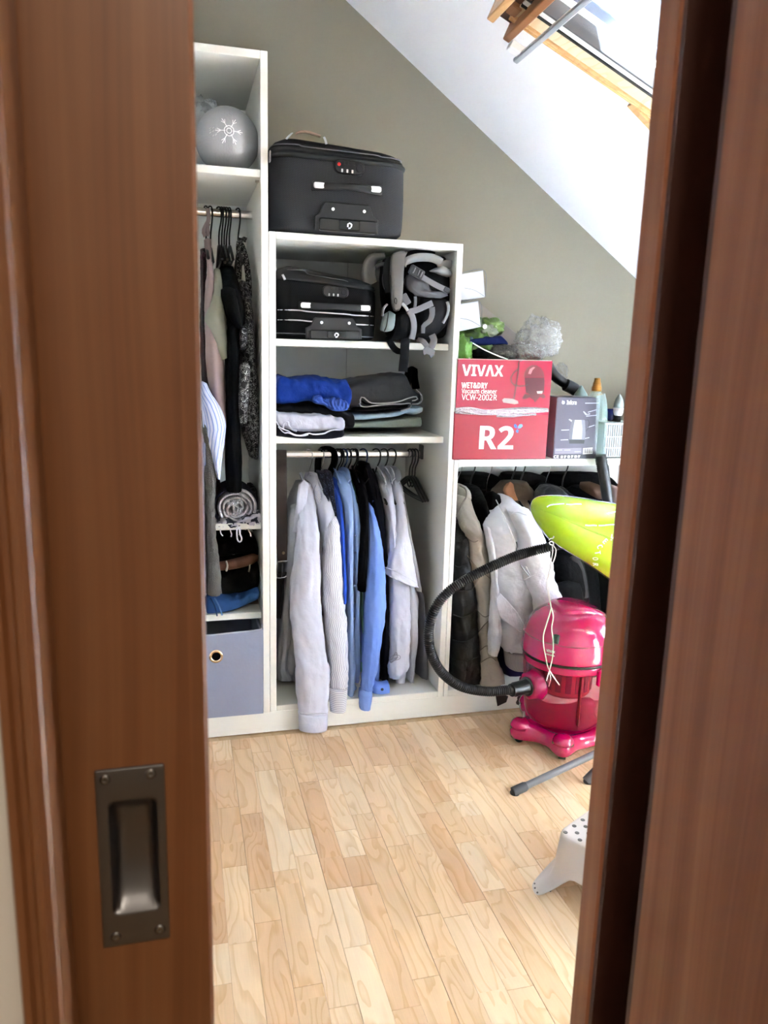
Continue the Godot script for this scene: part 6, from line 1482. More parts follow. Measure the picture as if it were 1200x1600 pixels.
# ---------------------------------------------------------------- jackets under the low unit's top
func jackets():
	var g := "jackets on the low unit's rail"
	var gh := "hangers on the low unit's rail"
	var bk := mt(Color(0.02, 0.02, 0.022), 0.4)
	var wire := mt(Color(0.75, 0.75, 0.77), 0.25, {"metal": 1.0})
	var y := 1.0
	for q in [
		["wire_hanger", "wire hanger of the beige quilted jacket at the left end of the low rail", Vector3(1.147, 0.953, -0.33), wire, 0.9, true, 0.02],
		["hanger", "thick black hanger second from the left on the low rail", Vector3(1.209, 0.9522, -0.33), bk, 0.7, false, 0.02],
		["wire_hanger", "wire hanger with a long bare neck in the middle of the low rail", Vector3(1.285, 0.9512, -0.33), wire, 1.1, true, 0.03],
		["hanger", "black hanger above the white bomber jacket", Vector3(1.3983, 0.9498, -0.33), bk, 0.8, false, 0.03],
		["hanger", "black hanger right of the white bomber jacket", Vector3(1.4424, 0.9492, -0.33), bk, 0.9, false, 0.03],
		["wire_hanger", "wire hanger at the dark right end of the low rail", Vector3(1.5669, 0.9476, -0.33), wire, 1.0, true, 0.03],
		["hanger", "black hanger at the dark right end of the low rail", Vector3(1.6499, 0.9465, -0.33), bk, 0.9, false, 0.02]]:
		hanger(q[0], q[1], "hanger", gh, q[2].x, y, q[3], q[4], q[5], q[6])
	var cl := {"cloth": 0.8, "cscale": 3.5, "rim": 0.2}
	# black puffer
	var puff := mt(Color(0.022, 0.022, 0.03), 0.5, {"cloth": 0.9, "cscale": 4.0})
	var o := garment("puffer_jacket", "black quilted puffer jacket at the left end of the low unit", "jacket", g, [
		["body", [[1.0929, 0.7827, 1.1237, 0.7819, -0.2], [1.0447, 0.7336, 1.1078, 0.7315, -0.1], [1.0418, 0.6531, 1.1203, 0.6499, -0.1], [1.0422, 0.5716, 1.1381, 0.5671, -0.1], [1.0443, 0.4892, 1.1578, 0.4831, -0.1], [1.0481, 0.4058, 1.1674, 0.3985, -0.1], [1.0502, 0.3215, 1.1763, 0.313, -0.1], [1.0541, 0.2362, 1.1906, 0.226, -0.1], [1.059, 0.1672, 1.2137, 0.1547, -0.1], [1.0634, 0.1079, 1.2259, 0.0941, -0.1]], [0.06, 0.09, 0.09, 0.09, 0.09, 0.09, 0.09, 0.09, 0.08, 0.07], {"seed": 3, "fold": 0.1, "crease": 0.006}, puff]])
	for sm in [cord([Vector3(1.029, 0.737, -0.006), Vector3(1.0469, 0.7324, -0.006), Vector3(1.072, 0.7472, -0.006)], 0.0018, 6), cord([Vector3(1.0305, 0.6389, -0.006), Vector3(1.0519, 0.63, -0.006), Vector3(1.0853, 0.6444, -0.006)], 0.0018, 6), cord([Vector3(1.0321, 0.5371, -0.006), Vector3(1.065, 0.5297, -0.006), Vector3(1.1114, 0.5353, -0.006)], 0.0018, 6), cord([Vector3(1.0354, 0.4321, -0.006), Vector3(1.0787, 0.4197, -0.006), Vector3(1.1247, 0.4413, -0.006)], 0.0018, 6), cord([Vector3(1.0371, 0.3258, -0.006), Vector3(1.0857, 0.3125, -0.006), Vector3(1.1388, 0.3336, -0.006)], 0.0018, 6), cord([Vector3(1.0395, 0.2396, -0.006), Vector3(1.0983, 0.2283, -0.006), Vector3(1.1579, 0.2446, -0.006)], 0.0018, 6)]:
		part(o, "quilt_seam", sm, mt(Color(0.015, 0.015, 0.02), 0.6))
	# beige quilted jacket
	var beige := mt(Color(0.60, 0.57, 0.53), 0.55, {"cloth": 1.0, "cscale": 4.0, "rim": 0.3})
	o = garment("quilted_jacket", "beige quilted jacket with a hood, between the black puffer and the white bomber", "jacket", g, [
		["sleeve", [[1.0907, 0.9013, 1.1365, 0.9004, -0.2], [1.0728, 0.8604, 1.1347, 0.859, -0.14], [1.0723, 0.8127, 1.1454, 0.8107, -0.1], [1.0777, 0.7737, 1.1552, 0.7712, -0.06], [1.0899, 0.7256, 1.172, 0.7227, -0.06], [1.0998, 0.6612, 1.1925, 0.6575, -0.06], [1.1081, 0.5963, 1.2072, 0.5917, -0.06], [1.1299, 0.53, 1.2161, 0.5256, -0.06], [1.1502, 0.463, 1.2234, 0.4588, -0.06], [1.1632, 0.379, 1.2284, 0.3748, -0.06], [1.1712, 0.2942, 1.2281, 0.2902, -0.06], [1.1801, 0.2255, 1.2478, 0.2204, -0.06], [1.1748, 0.1659, 1.2795, 0.1574, -0.06], [1.1725, 0.0952, 1.2981, 0.0843, -0.06]], [0.06, 0.07, 0.07, 0.07, 0.065, 0.06, 0.06, 0.055, 0.055, 0.055, 0.055, 0.06, 0.06, 0.06], {"seed": 5, "fold": 0.14, "crease": 0.006}, beige],
		["hood", [[1.0942, 0.9336, 1.1221, 0.9332, -0.2], [1.0903, 0.9094, 1.1429, 0.9084, -0.2], [1.0903, 0.8728, 1.1448, 0.8717, -0.2], [1.0944, 0.8238, 1.1405, 0.8226, -0.2]], [0.05, 0.08, 0.08, 0.06], {"seed": 6, "fold": 0.2, "hollow": false}, beige]])
	part(o, "zip_edge", cord([Vector3(1.0816, 0.9393, -0.12), Vector3(1.0957, 0.9286, -0.09), Vector3(1.1013, 0.901, -0.09), Vector3(1.0885, 0.8776, -0.09), Vector3(1.0748, 0.8543, -0.09), Vector3(1.0632, 0.823, -0.09)], 0.004, 8), mt(Color(0.50, 0.47, 0.44), 0.6))
	for sm in [cord([Vector3(1.079, 0.6794, 0.006), Vector3(1.1222, 0.6302, 0.006), Vector3(1.1826, 0.5795, 0.006)], 0.0015, 6), cord([Vector3(1.1739, 0.6444, 0.008), Vector3(1.1322, 0.5826, 0.008), Vector3(1.1061, 0.5359, 0.008)], 0.0015, 6), cord([Vector3(1.1285, 0.4526, 0.004), Vector3(1.1678, 0.4176, 0.004), Vector3(1.1987, 0.4321, 0.004)], 0.0015, 6), cord([Vector3(1.1446, 0.3534, 0.004), Vector3(1.1696, 0.3846, 0.004), Vector3(1.1985, 0.4075, 0.004)], 0.0015, 6), cord([Vector3(1.0754, 0.7499, 0.006), Vector3(1.1086, 0.7331, 0.006), Vector3(1.1383, 0.754, 0.006)], 0.0015, 6), cord([Vector3(1.1534, 0.2691, 0.002), Vector3(1.1841, 0.2918, 0.002), Vector3(1.2105, 0.2732, 0.002)], 0.0015, 6), cord([Vector3(1.1595, 0.2184, 0.002), Vector3(1.204, 0.2401, 0.002), Vector3(1.2306, 0.2212, 0.002)], 0.0015, 6)]:
		part(o, "quilt_seam", sm, mt(Color(0.42, 0.39, 0.36), 0.7))
	# dark things between
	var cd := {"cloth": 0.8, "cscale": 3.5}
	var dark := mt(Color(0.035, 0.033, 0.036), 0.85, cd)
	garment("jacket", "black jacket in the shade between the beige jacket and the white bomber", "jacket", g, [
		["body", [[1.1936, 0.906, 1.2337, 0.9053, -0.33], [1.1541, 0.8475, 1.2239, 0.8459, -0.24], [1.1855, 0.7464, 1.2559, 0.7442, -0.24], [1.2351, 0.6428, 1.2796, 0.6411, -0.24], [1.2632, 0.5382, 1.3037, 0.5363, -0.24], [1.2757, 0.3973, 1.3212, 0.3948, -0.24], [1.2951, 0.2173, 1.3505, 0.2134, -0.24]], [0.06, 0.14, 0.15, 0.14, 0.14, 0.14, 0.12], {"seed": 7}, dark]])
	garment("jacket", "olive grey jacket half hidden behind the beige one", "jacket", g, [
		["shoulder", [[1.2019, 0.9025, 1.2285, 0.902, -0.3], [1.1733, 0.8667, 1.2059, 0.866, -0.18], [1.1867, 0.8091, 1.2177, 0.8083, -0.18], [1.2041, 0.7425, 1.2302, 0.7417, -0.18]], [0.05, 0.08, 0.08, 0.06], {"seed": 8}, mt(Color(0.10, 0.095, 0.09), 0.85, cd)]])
	garment("coat", "tan coat with an orange collar lining behind the white bomber", "coat", g, [
		["body", [[1.3415, 0.9256, 1.4506, 0.9239, -0.3], [1.2996, 0.8754, 1.491, 0.8717, -0.3], [1.277, 0.7991, 1.5058, 0.7934, -0.3], [1.2768, 0.6435, 1.5455, 0.6337, -0.3], [1.297, 0.286, 1.5916, 0.2672, -0.3]], [0.04, 0.07, 0.07, 0.07, 0.07], {"seed": 9}, mt(Color(0.36, 0.30, 0.24), 0.8, cl)],
		["collar_lining", [[1.3376, 0.9346, 1.3553, 0.9343, -0.22], [1.3179, 0.8976, 1.3666, 0.8967, -0.22], [1.3472, 0.8537, 1.3846, 0.8529, -0.22]], [0.01, 0.012, 0.006], {"seed": 10, "hollow": false}, mt(Color(0.60, 0.40, 0.27), 0.75)]])
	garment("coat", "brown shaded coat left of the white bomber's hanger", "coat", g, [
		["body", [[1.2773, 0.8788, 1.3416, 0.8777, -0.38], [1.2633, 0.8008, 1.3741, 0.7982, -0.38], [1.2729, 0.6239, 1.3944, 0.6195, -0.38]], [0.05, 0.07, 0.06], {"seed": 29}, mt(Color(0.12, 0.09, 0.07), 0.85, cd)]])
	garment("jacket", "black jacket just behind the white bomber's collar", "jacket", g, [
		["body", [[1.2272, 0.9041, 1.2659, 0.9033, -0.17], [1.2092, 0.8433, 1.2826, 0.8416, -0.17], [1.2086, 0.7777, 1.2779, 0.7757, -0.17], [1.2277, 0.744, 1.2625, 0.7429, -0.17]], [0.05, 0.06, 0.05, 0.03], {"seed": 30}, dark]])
	for q in [[[[1.182, 0.9385, 1.3337, 0.9366, -0.46], [1.1798, 0.9062, 1.4016, 0.9029, -0.46], [1.1855, 0.7869, 1.4185, 0.7814, -0.46], [1.2116, 0.2352, 1.453, 0.2198, -0.46]], "added dark coat standing in for shade at the back of the low unit, behind the beige jacket", Color(0.03, 0.028, 0.03), 71],
		[[[1.4134, 0.9341, 1.5669, 0.9322, -0.47], [1.4059, 0.9012, 1.6474, 0.8976, -0.47], [1.4133, 0.7796, 1.6667, 0.7736, -0.47], [1.4476, 0.2166, 1.7208, 0.1992, -0.47]], "added dark brown coat standing in for shade at the back of the low unit, behind the tan coat", Color(0.07, 0.055, 0.045), 72],
		[[[1.6203, 0.933, 1.8987, 0.9296, -0.46], [1.613, 0.8997, 1.9836, 0.8943, -0.46], [1.6221, 0.7766, 2.0582, 0.7664, -0.46], [1.6642, 0.2063, 2.1609, 0.1746, -0.46]], "added near black shoulder line standing in for shade at the back of the low unit, above the lime hull", Color(0.025, 0.025, 0.03), 73]]:
		garment("coat", q[1], "coat", g, [["body", q[0], [0.05, 0.08, 0.09, 0.09], {"seed": q[3], "fold": 0.2}, mt(q[2], 0.85, cd)]])  # added coats, their dark colour stands in for shade behind the jackets
	# white bomber
	var bom := mt(Color(0.80, 0.80, 0.82), 0.62, {"cloth": 1.2, "cscale": 3.0, "rim": 0.25})
	var rib := mt(Color(0.66, 0.64, 0.63), 0.85, {"tex": stripes("rib", Color(1, 1, 1), Color(0.72, 0.72, 0.72), false), "scale": Vector3(160, 160, 1)})
	o = garment("bomber_jacket", "glossy white bomber jacket with a flap pocket and ribbed hem behind the hose", "jacket", g, [
		["body", [[1.2944, 0.8851, 1.3189, 0.8846, -0.2], [1.2485, 0.8564, 1.3469, 0.8542, -0.14], [1.2038, 0.8213, 1.3756, 0.8167, -0.08], [1.1648, 0.7834, 1.3879, 0.7765, -0.04], [1.1658, 0.7406, 1.4115, 0.732, -0.02], [1.1872, 0.6842, 1.4286, 0.6747, -0.02], [1.2069, 0.6031, 1.4444, 0.5921, -0.02], [1.2151, 0.5215, 1.4017, 0.5116, -0.02], [1.2222, 0.4307, 1.3979, 0.4201, -0.02], [1.2305, 0.3471, 1.3986, 0.3358, -0.02], [1.2507, 0.2953, 1.3759, 0.2864, -0.02], [1.2718, 0.26, 1.3712, 0.2526, -0.02]], [0.05, 0.08, 0.08, 0.075, 0.07, 0.07, 0.07, 0.07, 0.07, 0.065, 0.06, 0.055], {"seed": 31, "fold": 0.12, "ff": 2.0, "crease": 0.006}, bom],
		["sleeve", [[1.2462, 0.8719, 1.3254, 0.87, -0.02], [1.261, 0.8173, 1.3524, 0.8147, 0.02], [1.2683, 0.7538, 1.3778, 0.75, 0.05], [1.2829, 0.6827, 1.4084, 0.6776, 0.05], [1.3021, 0.6185, 1.4286, 0.6127, 0.05], [1.3154, 0.5699, 1.4409, 0.5637, 0.05], [1.3407, 0.5203, 1.4722, 0.5132, 0.05], [1.358, 0.4788, 1.4911, 0.4712, 0.05], [1.3663, 0.4457, 1.4677, 0.4396, 0.05]], [0.04, 0.06, 0.06, 0.06, 0.055, 0.05, 0.05, 0.045, 0.03], {"seed": 32, "fold": 0.12, "ff": 2.0, "crease": 0.006}, bom],
		["ribbed_hem", [[1.273, 0.2684, 1.3724, 0.2611, -0.02], [1.2792, 0.251, 1.3736, 0.2439, -0.02], [1.2871, 0.2078, 1.3774, 0.2007, -0.02], [1.294, 0.1816, 1.3748, 0.1751, -0.02]], [0.058, 0.06, 0.06, 0.055], {"seed": 33, "fold": 0.04, "round0": 0.004, "crease": 0.0006}, rib],
		["front_edge", [[1.1381, 0.8015, 1.1559, 0.801, 0.02], [1.1512, 0.7428, 1.174, 0.742, 0.02], [1.172, 0.6635, 1.1917, 0.6627, 0.02], [1.1849, 0.5835, 1.2015, 0.5827, 0.02], [1.188, 0.503, 1.2163, 0.5015, 0.02], [1.1853, 0.4057, 1.229, 0.4029, 0.02], [1.1867, 0.3234, 1.234, 0.3201, 0.02], [1.1903, 0.2609, 1.2208, 0.2586, 0.02]], [0.02, 0.025, 0.025, 0.025, 0.03, 0.03, 0.03, 0.025], {"seed": 34, "fold": 0.1, "crease": 0.003}, bom]])
	part(o, "pocket_flap", slab([Vector2(1.1914, 0.514), Vector2(1.2084, 0.5315), Vector2(1.2392, 0.5018), Vector2(1.2886, 0.4463), Vector2(1.3293, 0.3808), Vector2(1.3069, 0.3609), Vector2(1.2165, 0.4264), Vector2(1.2002, 0.4638)], 0.045, 0.056, 0.003), bom)
	part(o, "pocket_seam", cord([Vector3(1.1914, 0.5134, 0.058), Vector3(1.2008, 0.4664, 0.058), Vector3(1.216, 0.4333, 0.058), Vector3(1.3001, 0.3709, 0.058), Vector3(1.3212, 0.3826, 0.058)], 0.0016, 6), mt(Color(0.74, 0.74, 0.76), 0.65))
	part(o, "sleeve_zip", cord([Vector3(1.263, 0.66, 0.108), Vector3(1.2826, 0.6358, 0.108), Vector3(1.3021, 0.613, 0.108)], 0.0025, 6), mt(Color(0.5, 0.5, 0.5), 0.3, {"metal": 0.7}), "small metal zip on the sleeve")
	part(o, "sleeve_zip", cord([Vector3(1.2863, 0.6528, 0.108), Vector3(1.305, 0.6192, 0.108)], 0.0025, 6), mt(Color(0.62, 0.62, 0.63), 0.4))
	for sm in [cord([Vector3(1.278, 0.5964, 0.106), Vector3(1.3177, 0.6141, 0.106), Vector3(1.3665, 0.6235, 0.106), Vector3(1.3992, 0.6299, 0.106)], 0.0014, 6), cord([Vector3(1.1513, 0.9185, 0.092), Vector3(1.1778, 0.873, 0.092), Vector3(1.205, 0.8193, 0.092), Vector3(1.2325, 0.7651, 0.092), Vector3(1.2533, 0.6949, 0.092)], 0.002, 6), cord([Vector3(1.2198, 0.8581, 0.08), Vector3(1.2474, 0.865, 0.08), Vector3(1.2887, 0.8525, 0.08)], 0.0018, 6)]:
		part(o, "sleeve_seam", sm, mt(Color(0.74, 0.74, 0.76), 0.65))
	for q in [Vector3(1.3909, 0.5493, 0.105), Vector3(1.3995, 0.5233, 0.1), Vector3(1.4047, 0.4989, 0.095)]: part(o, "snap", disc(q, 0.004, 0.003), mt(Color(0.8, 0.8, 0.8), 0.3, {"metal": 0.5}))
	part(o, "zip_pull", strap([Vector3(1.2427, 0.7528, 0.1), Vector3(1.2452, 0.7369, 0.104), Vector3(1.2432, 0.7177, 0.104)], 0.006, 0.002, Vector3(1, 0, 0), 0.005), mt(Color(0.3, 0.3, 0.3), 0.3, {"metal": 0.8}))
	# purple lining, leather strips below
	var sw := thing("sweatshirt", "purple sweatshirt showing below the white bomber jacket", "sweatshirt", g, Vector3(1.4089, 0.0423, -0.2))
	part(sw, "body", drape([[1.2638, 0.3617, 1.4161, 0.3522, -0.14], [1.2717, 0.2568, 1.4344, 0.2453, -0.14], [1.2841, 0.1679, 1.4406, 0.1557, -0.14], [1.3439, 0.0738, 1.4413, 0.0655, -0.14]], [0.06, 0.07, 0.07, 0.06], {"seed": 35}), mt(Color(0.10, 0.06, 0.21), 0.85, cd))
	var lp := thing("leather_strap", "dark leather strap poking out under the vacuum hose", "strap", "", Vector3(1.2692, 0.0252, 0.02))
	part(lp, "strap", slab([Vector2(1.2315, 0.0803), Vector2(1.2657, 0.0814), Vector2(1.2882, 0.0665), Vector2(1.2812, 0.0413), Vector2(1.2433, 0.0268)], 0.01, 0.02, 0.002), mt(Color(0.07, 0.055, 0.05), 0.6))
	var sh := thing("shoe_bag", "brown leather bag corner on the floor of the low unit", "bag", "", Vector3(1.3625, 0.0059, -0.03))
	part(sh, "leather", lump(Vector3(1.365, 0.0363, -0.04), Vector3(0.05, 0.04, 0.05), 5, 0.2), mt(Color(0.24, 0.13, 0.09), 0.6))
	# right side: dark coats and a black backpack
	var vdark := mt(Color(0.02, 0.02, 0.023), 0.8, cd)
	garment("coat", "long black coat at the right end of the low unit, behind the lime hull", "coat", g, [
		["body", [[1.5348, 0.9054, 1.6002, 0.9044, -0.3], [1.5114, 0.8454, 1.6902, 0.8417, -0.3], [1.5015, 0.7236, 1.7489, 0.7161, -0.3], [1.5778, 0.4522, 1.8321, 0.4395, -0.3], [1.6182, 0.1718, 1.8781, 0.1534, -0.3]], [0.06, 0.16, 0.17, 0.17, 0.15], {"seed": 36}, vdark]])
	garment("coat", "second long black coat, nearest the door jamb", "coat", g, [
		["body", [[1.6954, 0.8941, 1.7912, 0.8924, -0.3], [1.6631, 0.8247, 1.915, 0.8191, -0.3], [1.7178, 0.6274, 1.9747, 0.6179, -0.3], [1.7608, 0.3502, 2.0235, 0.3353, -0.3], [1.8055, 0.0624, 2.0637, 0.0423, -0.3]], [0.06, 0.16, 0.17, 0.17, 0.15], {"seed": 37}, vdark]])
	garment("cardigan", "brown knitted cardigan shoulder beside the black tube", "cardigan", g, [
		["shoulder", [[1.6912, 0.9291, 1.7521, 0.9282, -0.22], [1.6992, 0.8906, 1.7697, 0.8893, -0.22], [1.74, 0.8538, 1.7873, 0.8528, -0.22]], [0.05, 0.08, 0.05], {"seed": 38}, mt(Color(0.33, 0.255, 0.21), 0.9, cl)]])
	garment("shirt", "pale pink shirt shoulder at the far right of the low rail", "shirt", g, [
		["shoulder", [[1.7662, 0.9287, 1.794, 0.9282, -0.14], [1.774, 0.895, 1.8205, 0.8941, -0.14], [1.7843, 0.8357, 1.8358, 0.8345, -0.14]], [0.04, 0.06, 0.06], {"seed": 39}, mt(Color(0.62, 0.55, 0.55), 0.85, cl)]])
	garment("jacket", "dark grey padded jacket shoulder above the lime hull", "jacket", g, [
		["shoulder", [[1.4587, 0.9354, 1.5117, 0.9345, -0.13], [1.4348, 0.9032, 1.5499, 0.901, -0.13], [1.429, 0.8624, 1.5891, 0.8589, -0.13], [1.4673, 0.8203, 1.6107, 0.8167, -0.13]], [0.05, 0.08, 0.08, 0.05], {"seed": 40, "crease": 0.006}, mt(Color(0.07, 0.07, 0.08), 0.5, {"cloth": 1.0, "cscale": 5.0})]])
	var bp := thing("backpack", "black backpack hanging behind the white cords under the lime hull", "backpack", "", Vector3(1.5849, 0.3987, -0.05))
	part(bp, "bag", drape([[1.4577, 0.6898, 1.5627, 0.6858, -0.02], [1.454, 0.6246, 1.5949, 0.6185, -0.02], [1.4691, 0.5413, 1.6201, 0.5338, -0.02], [1.4932, 0.4565, 1.632, 0.4486, -0.02], [1.5233, 0.4125, 1.6267, 0.4063, -0.02]], [0.06, 0.08, 0.08, 0.07, 0.04], {"seed": 41, "fold": 0.12, "round1": 0.02, "hollow": false}), mt(Color(0.02, 0.02, 0.023), 0.7, {"cloth": 0.8, "cscale": 5.0}))
	part(bp, "pocket", drape([[1.4547, 0.5726, 1.5497, 0.5679, 0.055], [1.4543, 0.5239, 1.5714, 0.5176, 0.055], [1.4674, 0.466, 1.5835, 0.4592, 0.055], [1.4907, 0.444, 1.5739, 0.439, 0.055]], [0.015, 0.02, 0.02, 0.01], {"seed": 42, "hollow": false, "round1": 0.015}), mt(Color(0.025, 0.025, 0.028), 0.7, {"cloth": 0.8, "cscale": 5.0}))
	part(bp, "shoulder_strap", strap([Vector3(1.5177, 0.6731, 0.05), Vector3(1.552, 0.6232, 0.05), Vector3(1.5751, 0.5569, 0.05), Vector3(1.5897, 0.4903, 0.05)], 0.03, 0.01, Vector3(1, 0.2, 0.2)), mt(Color(0.06, 0.06, 0.065), 0.6))

# ---------------------------------------------------------------- on top of the low unit
func flat_print(par: Node3D, n: String, pts: Array, z: float, m: Material, t := Transform3D(), d := 0.0005) -> MeshInstance3D:
	return part(par, n, slab(pts, z, z + d, 0.0, t), m)

func band_pts(p: Array, w: float) -> Array:   # outline of a thick line
	var l := []
	var r := []
	for i in p.size():
		var t: Vector2 = (p[mini(i + 1, p.size() - 1)] - p[maxi(i - 1, 0)]).normalized()
		l.append(p[i] + Vector2(-t.y, t.x) * w / 2)
		r.push_front(p[i] - Vector2(-t.y, t.x) * w / 2)
	return l + r

func right_shelf():
	var z := 0.004
	var shelf := 1.0605
	# red carton
	var o := thing("carton", "red cardboard carton of a wet and dry vacuum cleaner, taped across its middle", "box", "", Vector3(1.195, shelf, -0.17))
	var red := mt(Color(0.59, 0.03, 0.14), 0.38, {"coat": 0.3})
	var pink := mt(Color(0.62, 0.12, 0.22), 0.25, {"coat": 0.6})  # pinker than the lower half: tape and glare put into the colour
	var side := mt(Color(0.52, 0.04, 0.10), 0.5)
	var x0 := 1.003
	var x1 := 1.392
	part(o, "lower_half", box(Vector3(x0 - 0.004, shelf + 0.001, -0.34), Vector3(x1, 1.246, z), 0.003), red)
	# upper half: four walls and an open top
	part(o, "front_panel", box(Vector3(x0, 1.236, z - 0.004), Vector3(x1 - 0.001, 1.444, z + 0.002), 0.0015), pink)
	part(o, "side_panel", box(Vector3(x0, 1.236, -0.34), Vector3(x0 + 0.004, 1.444, z - 0.004), 0.001), side)
	part(o, "side_panel", box(Vector3(x1 - 0.005, 1.236, -0.34), Vector3(x1 - 0.001, 1.444, z - 0.004), 0.001), side)
	part(o, "back_panel", box(Vector3(x0, 1.236, -0.34), Vector3(x1, 1.444, -0.335), 0.001), side)
	var tape := mt(Color(0.62, 0.55, 0.57), 0.16, {"coat": 1.0, "metal": 0.55, "nrm": crumple_map(), "tri": true, "nuv": 9.0, "nscale": 1.5})
	part(o, "tape", drape([[1.0009, 1.2598, 1.0018, 1.2392, 0.008], [1.057, 1.2635, 1.0584, 1.2358, 0.008], [1.1269, 1.2544, 1.1281, 1.2336, 0.008], [1.1968, 1.2595, 1.1983, 1.2354, 0.008], [1.2676, 1.2647, 1.2693, 1.2391, 0.008], [1.3395, 1.2641, 1.341, 1.2443, 0.008], [1.3848, 1.2618, 1.3858, 1.2486, 0.008]], [0.002, 0.0035, 0.003, 0.0035, 0.003, 0.003, 0.002], {"seed": 3, "fold": 0.25, "ff": 3.0, "round0": 0.0, "crease": 0.003, "hollow": false}), tape, "strip of crumpled shiny tape")
	part(o, "tape", drape([[1.1695, 1.2385, 1.1702, 1.2261, 0.009], [1.2329, 1.2423, 1.234, 1.2259, 0.009], [1.2832, 1.2387, 1.2838, 1.2308, 0.009], [1.3335, 1.2416, 1.334, 1.2337, 0.009]], [0.002, 0.003, 0.003, 0.002], {"seed": 6, "fold": 0.35, "ff": 4.0, "round0": 0.0, "crease": 0.003, "hollow": false}), tape, "strip of crumpled shiny tape")
	part(o, "edge_wear", cord([Vector3(0.9973, 1.4414, 0.007), Vector3(1.1166, 1.4424, 0.007), Vector3(1.256, 1.4432, 0.007), Vector3(1.3859, 1.4437, 0.007)], 0.0012, 6), mt(Color(0.80, 0.62, 0.62), 0.6))
	var ink := mt(Color(0.94, 0.92, 0.91), 0.5)
	var zu := z + 0.0022
	lettering(o, "VIVΛX", 0.041, Vector3(1.1048, 1.3997, 0.0064), ink, Basis(), true, "lettering", 0.1667)
	lettering(o, "WET&DRY", 0.021, Vector3(1.0747, 1.3444, 0.0064), ink, Basis(), true, "lettering", 0.1048)
	lettering(o, "Vacuum cleaner", 0.017, Vector3(1.0952, 1.323, 0.0064), ink, Basis(), false, "lettering", 0.1425)
	lettering(o, "VCW-2002R", 0.022, Vector3(1.0964, 1.3005, 0.0064), ink, Basis(), false, "lettering", 0.1425)
	lettering(o, "R2", 0.0887, Vector3(1.1742, 1.1442, 0.0044), ink, Basis(Vector3(0, 0, 1), -0.01), true, "lettering", 0.1425)
	var bl := mt(Color(0.25, 0.40, 0.75), 0.5)
	var bl2 := mt(Color(0.45, 0.60, 0.85), 0.5)
	flat_print(o, "petal", [Vector2(1.2609, 1.1822), Vector2(1.2491, 1.1862), Vector2(1.2457, 1.1954), Vector2(1.2511, 1.2001), Vector2(1.2587, 1.1941)], 0.0042, bl)
	flat_print(o, "petal", [Vector2(1.2638, 1.1822), Vector2(1.2633, 1.1902), Vector2(1.2699, 1.1988), Vector2(1.28, 1.1989), Vector2(1.2833, 1.1916), Vector2(1.2752, 1.1836)], 0.0042, bl2)
	flat_print(o, "petal", [Vector2(1.2611, 1.1795), Vector2(1.2558, 1.1729), Vector2(1.2591, 1.1662), Vector2(1.2649, 1.1649), Vector2(1.2672, 1.1742)], 0.0042, bl)
	# printed vacuum cleaner
	var pr := thing_print(o)
	flat_print(pr, "printed_tank", [Vector2(1.2778, 1.3779), Vector2(1.3595, 1.3794), Vector2(1.3623, 1.3611), Vector2(1.3624, 1.3218), Vector2(1.3399, 1.3116), Vector2(1.3111, 1.3113), Vector2(1.2875, 1.3208), Vector2(1.2805, 1.3597)], zu, mt(Color(0.30, 0.03, 0.07), 0.4))
	flat_print(pr, "printed_lid", [Vector2(1.2735, 1.3791), Vector2(1.2764, 1.3985), Vector2(1.286, 1.4149), Vector2(1.3031, 1.4249), Vector2(1.3245, 1.4254), Vector2(1.3431, 1.4161), Vector2(1.3551, 1.4001), Vector2(1.3609, 1.3807)], zu, mt(Color(0.42, 0.10, 0.14), 0.4))
	flat_print(pr, "printed_highlight", [Vector2(1.2911, 1.3924), Vector2(1.297, 1.4106), Vector2(1.3107, 1.4186), Vector2(1.3194, 1.4175), Vector2(1.3087, 1.407), Vector2(1.3026, 1.3913)], zu + 0.0004, mt(Color(0.80, 0.50, 0.50), 0.4))
	flat_print(pr, "printed_base", [Vector2(1.2726, 1.2977), Vector2(1.2821, 1.3155), Vector2(1.311, 1.3132), Vector2(1.3399, 1.3116), Vector2(1.3612, 1.3178), Vector2(1.3709, 1.3054), Vector2(1.3626, 1.2987), Vector2(1.3476, 1.3051), Vector2(1.3341, 1.2918), Vector2(1.3275, 1.2832), Vector2(1.321, 1.2936), Vector2(1.3045, 1.3026), Vector2(1.2834, 1.2958)], zu, mt(Color(0.34, 0.04, 0.09), 0.4))
	flat_print(pr, "printed_highlight", [Vector2(1.3316, 1.3266), Vector2(1.3568, 1.3283), Vector2(1.3554, 1.3177), Vector2(1.3352, 1.3175)], zu + 0.0004, mt(Color(0.85, 0.65, 0.62), 0.4))
	flat_print(pr, "printed_hose", band_pts([Vector2(1.2939, 1.3522), Vector2(1.28, 1.3467), Vector2(1.2587, 1.3451), Vector2(1.2371, 1.3486), Vector2(1.2236, 1.3601), Vector2(1.2211, 1.3781), Vector2(1.2306, 1.3944), Vector2(1.244, 1.4056), Vector2(1.251, 1.4173), Vector2(1.2487, 1.4314), Vector2(1.2524, 1.4398), Vector2(1.2636, 1.4407)], 0.0032), zu + 0.0002, mt(Color(0.26, 0.18, 0.19), 0.4))
	flat_print(pr, "printed_pipe", band_pts([Vector2(1.2502, 1.4302), Vector2(1.2495, 1.398), Vector2(1.2444, 1.3462), Vector2(1.2378, 1.2953)], 0.0036), zu + 0.0003, mt(Color(0.25, 0.17, 0.18), 0.4))
	flat_print(pr, "printed_nozzle", [Vector2(1.1898, 1.2922), Vector2(1.1978, 1.2988), Vector2(1.2334, 1.2966), Vector2(1.2553, 1.289), Vector2(1.2588, 1.2785), Vector2(1.2419, 1.2757), Vector2(1.1953, 1.2818)], zu + 0.0003, mt(Color(0.62, 0.55, 0.53), 0.4))
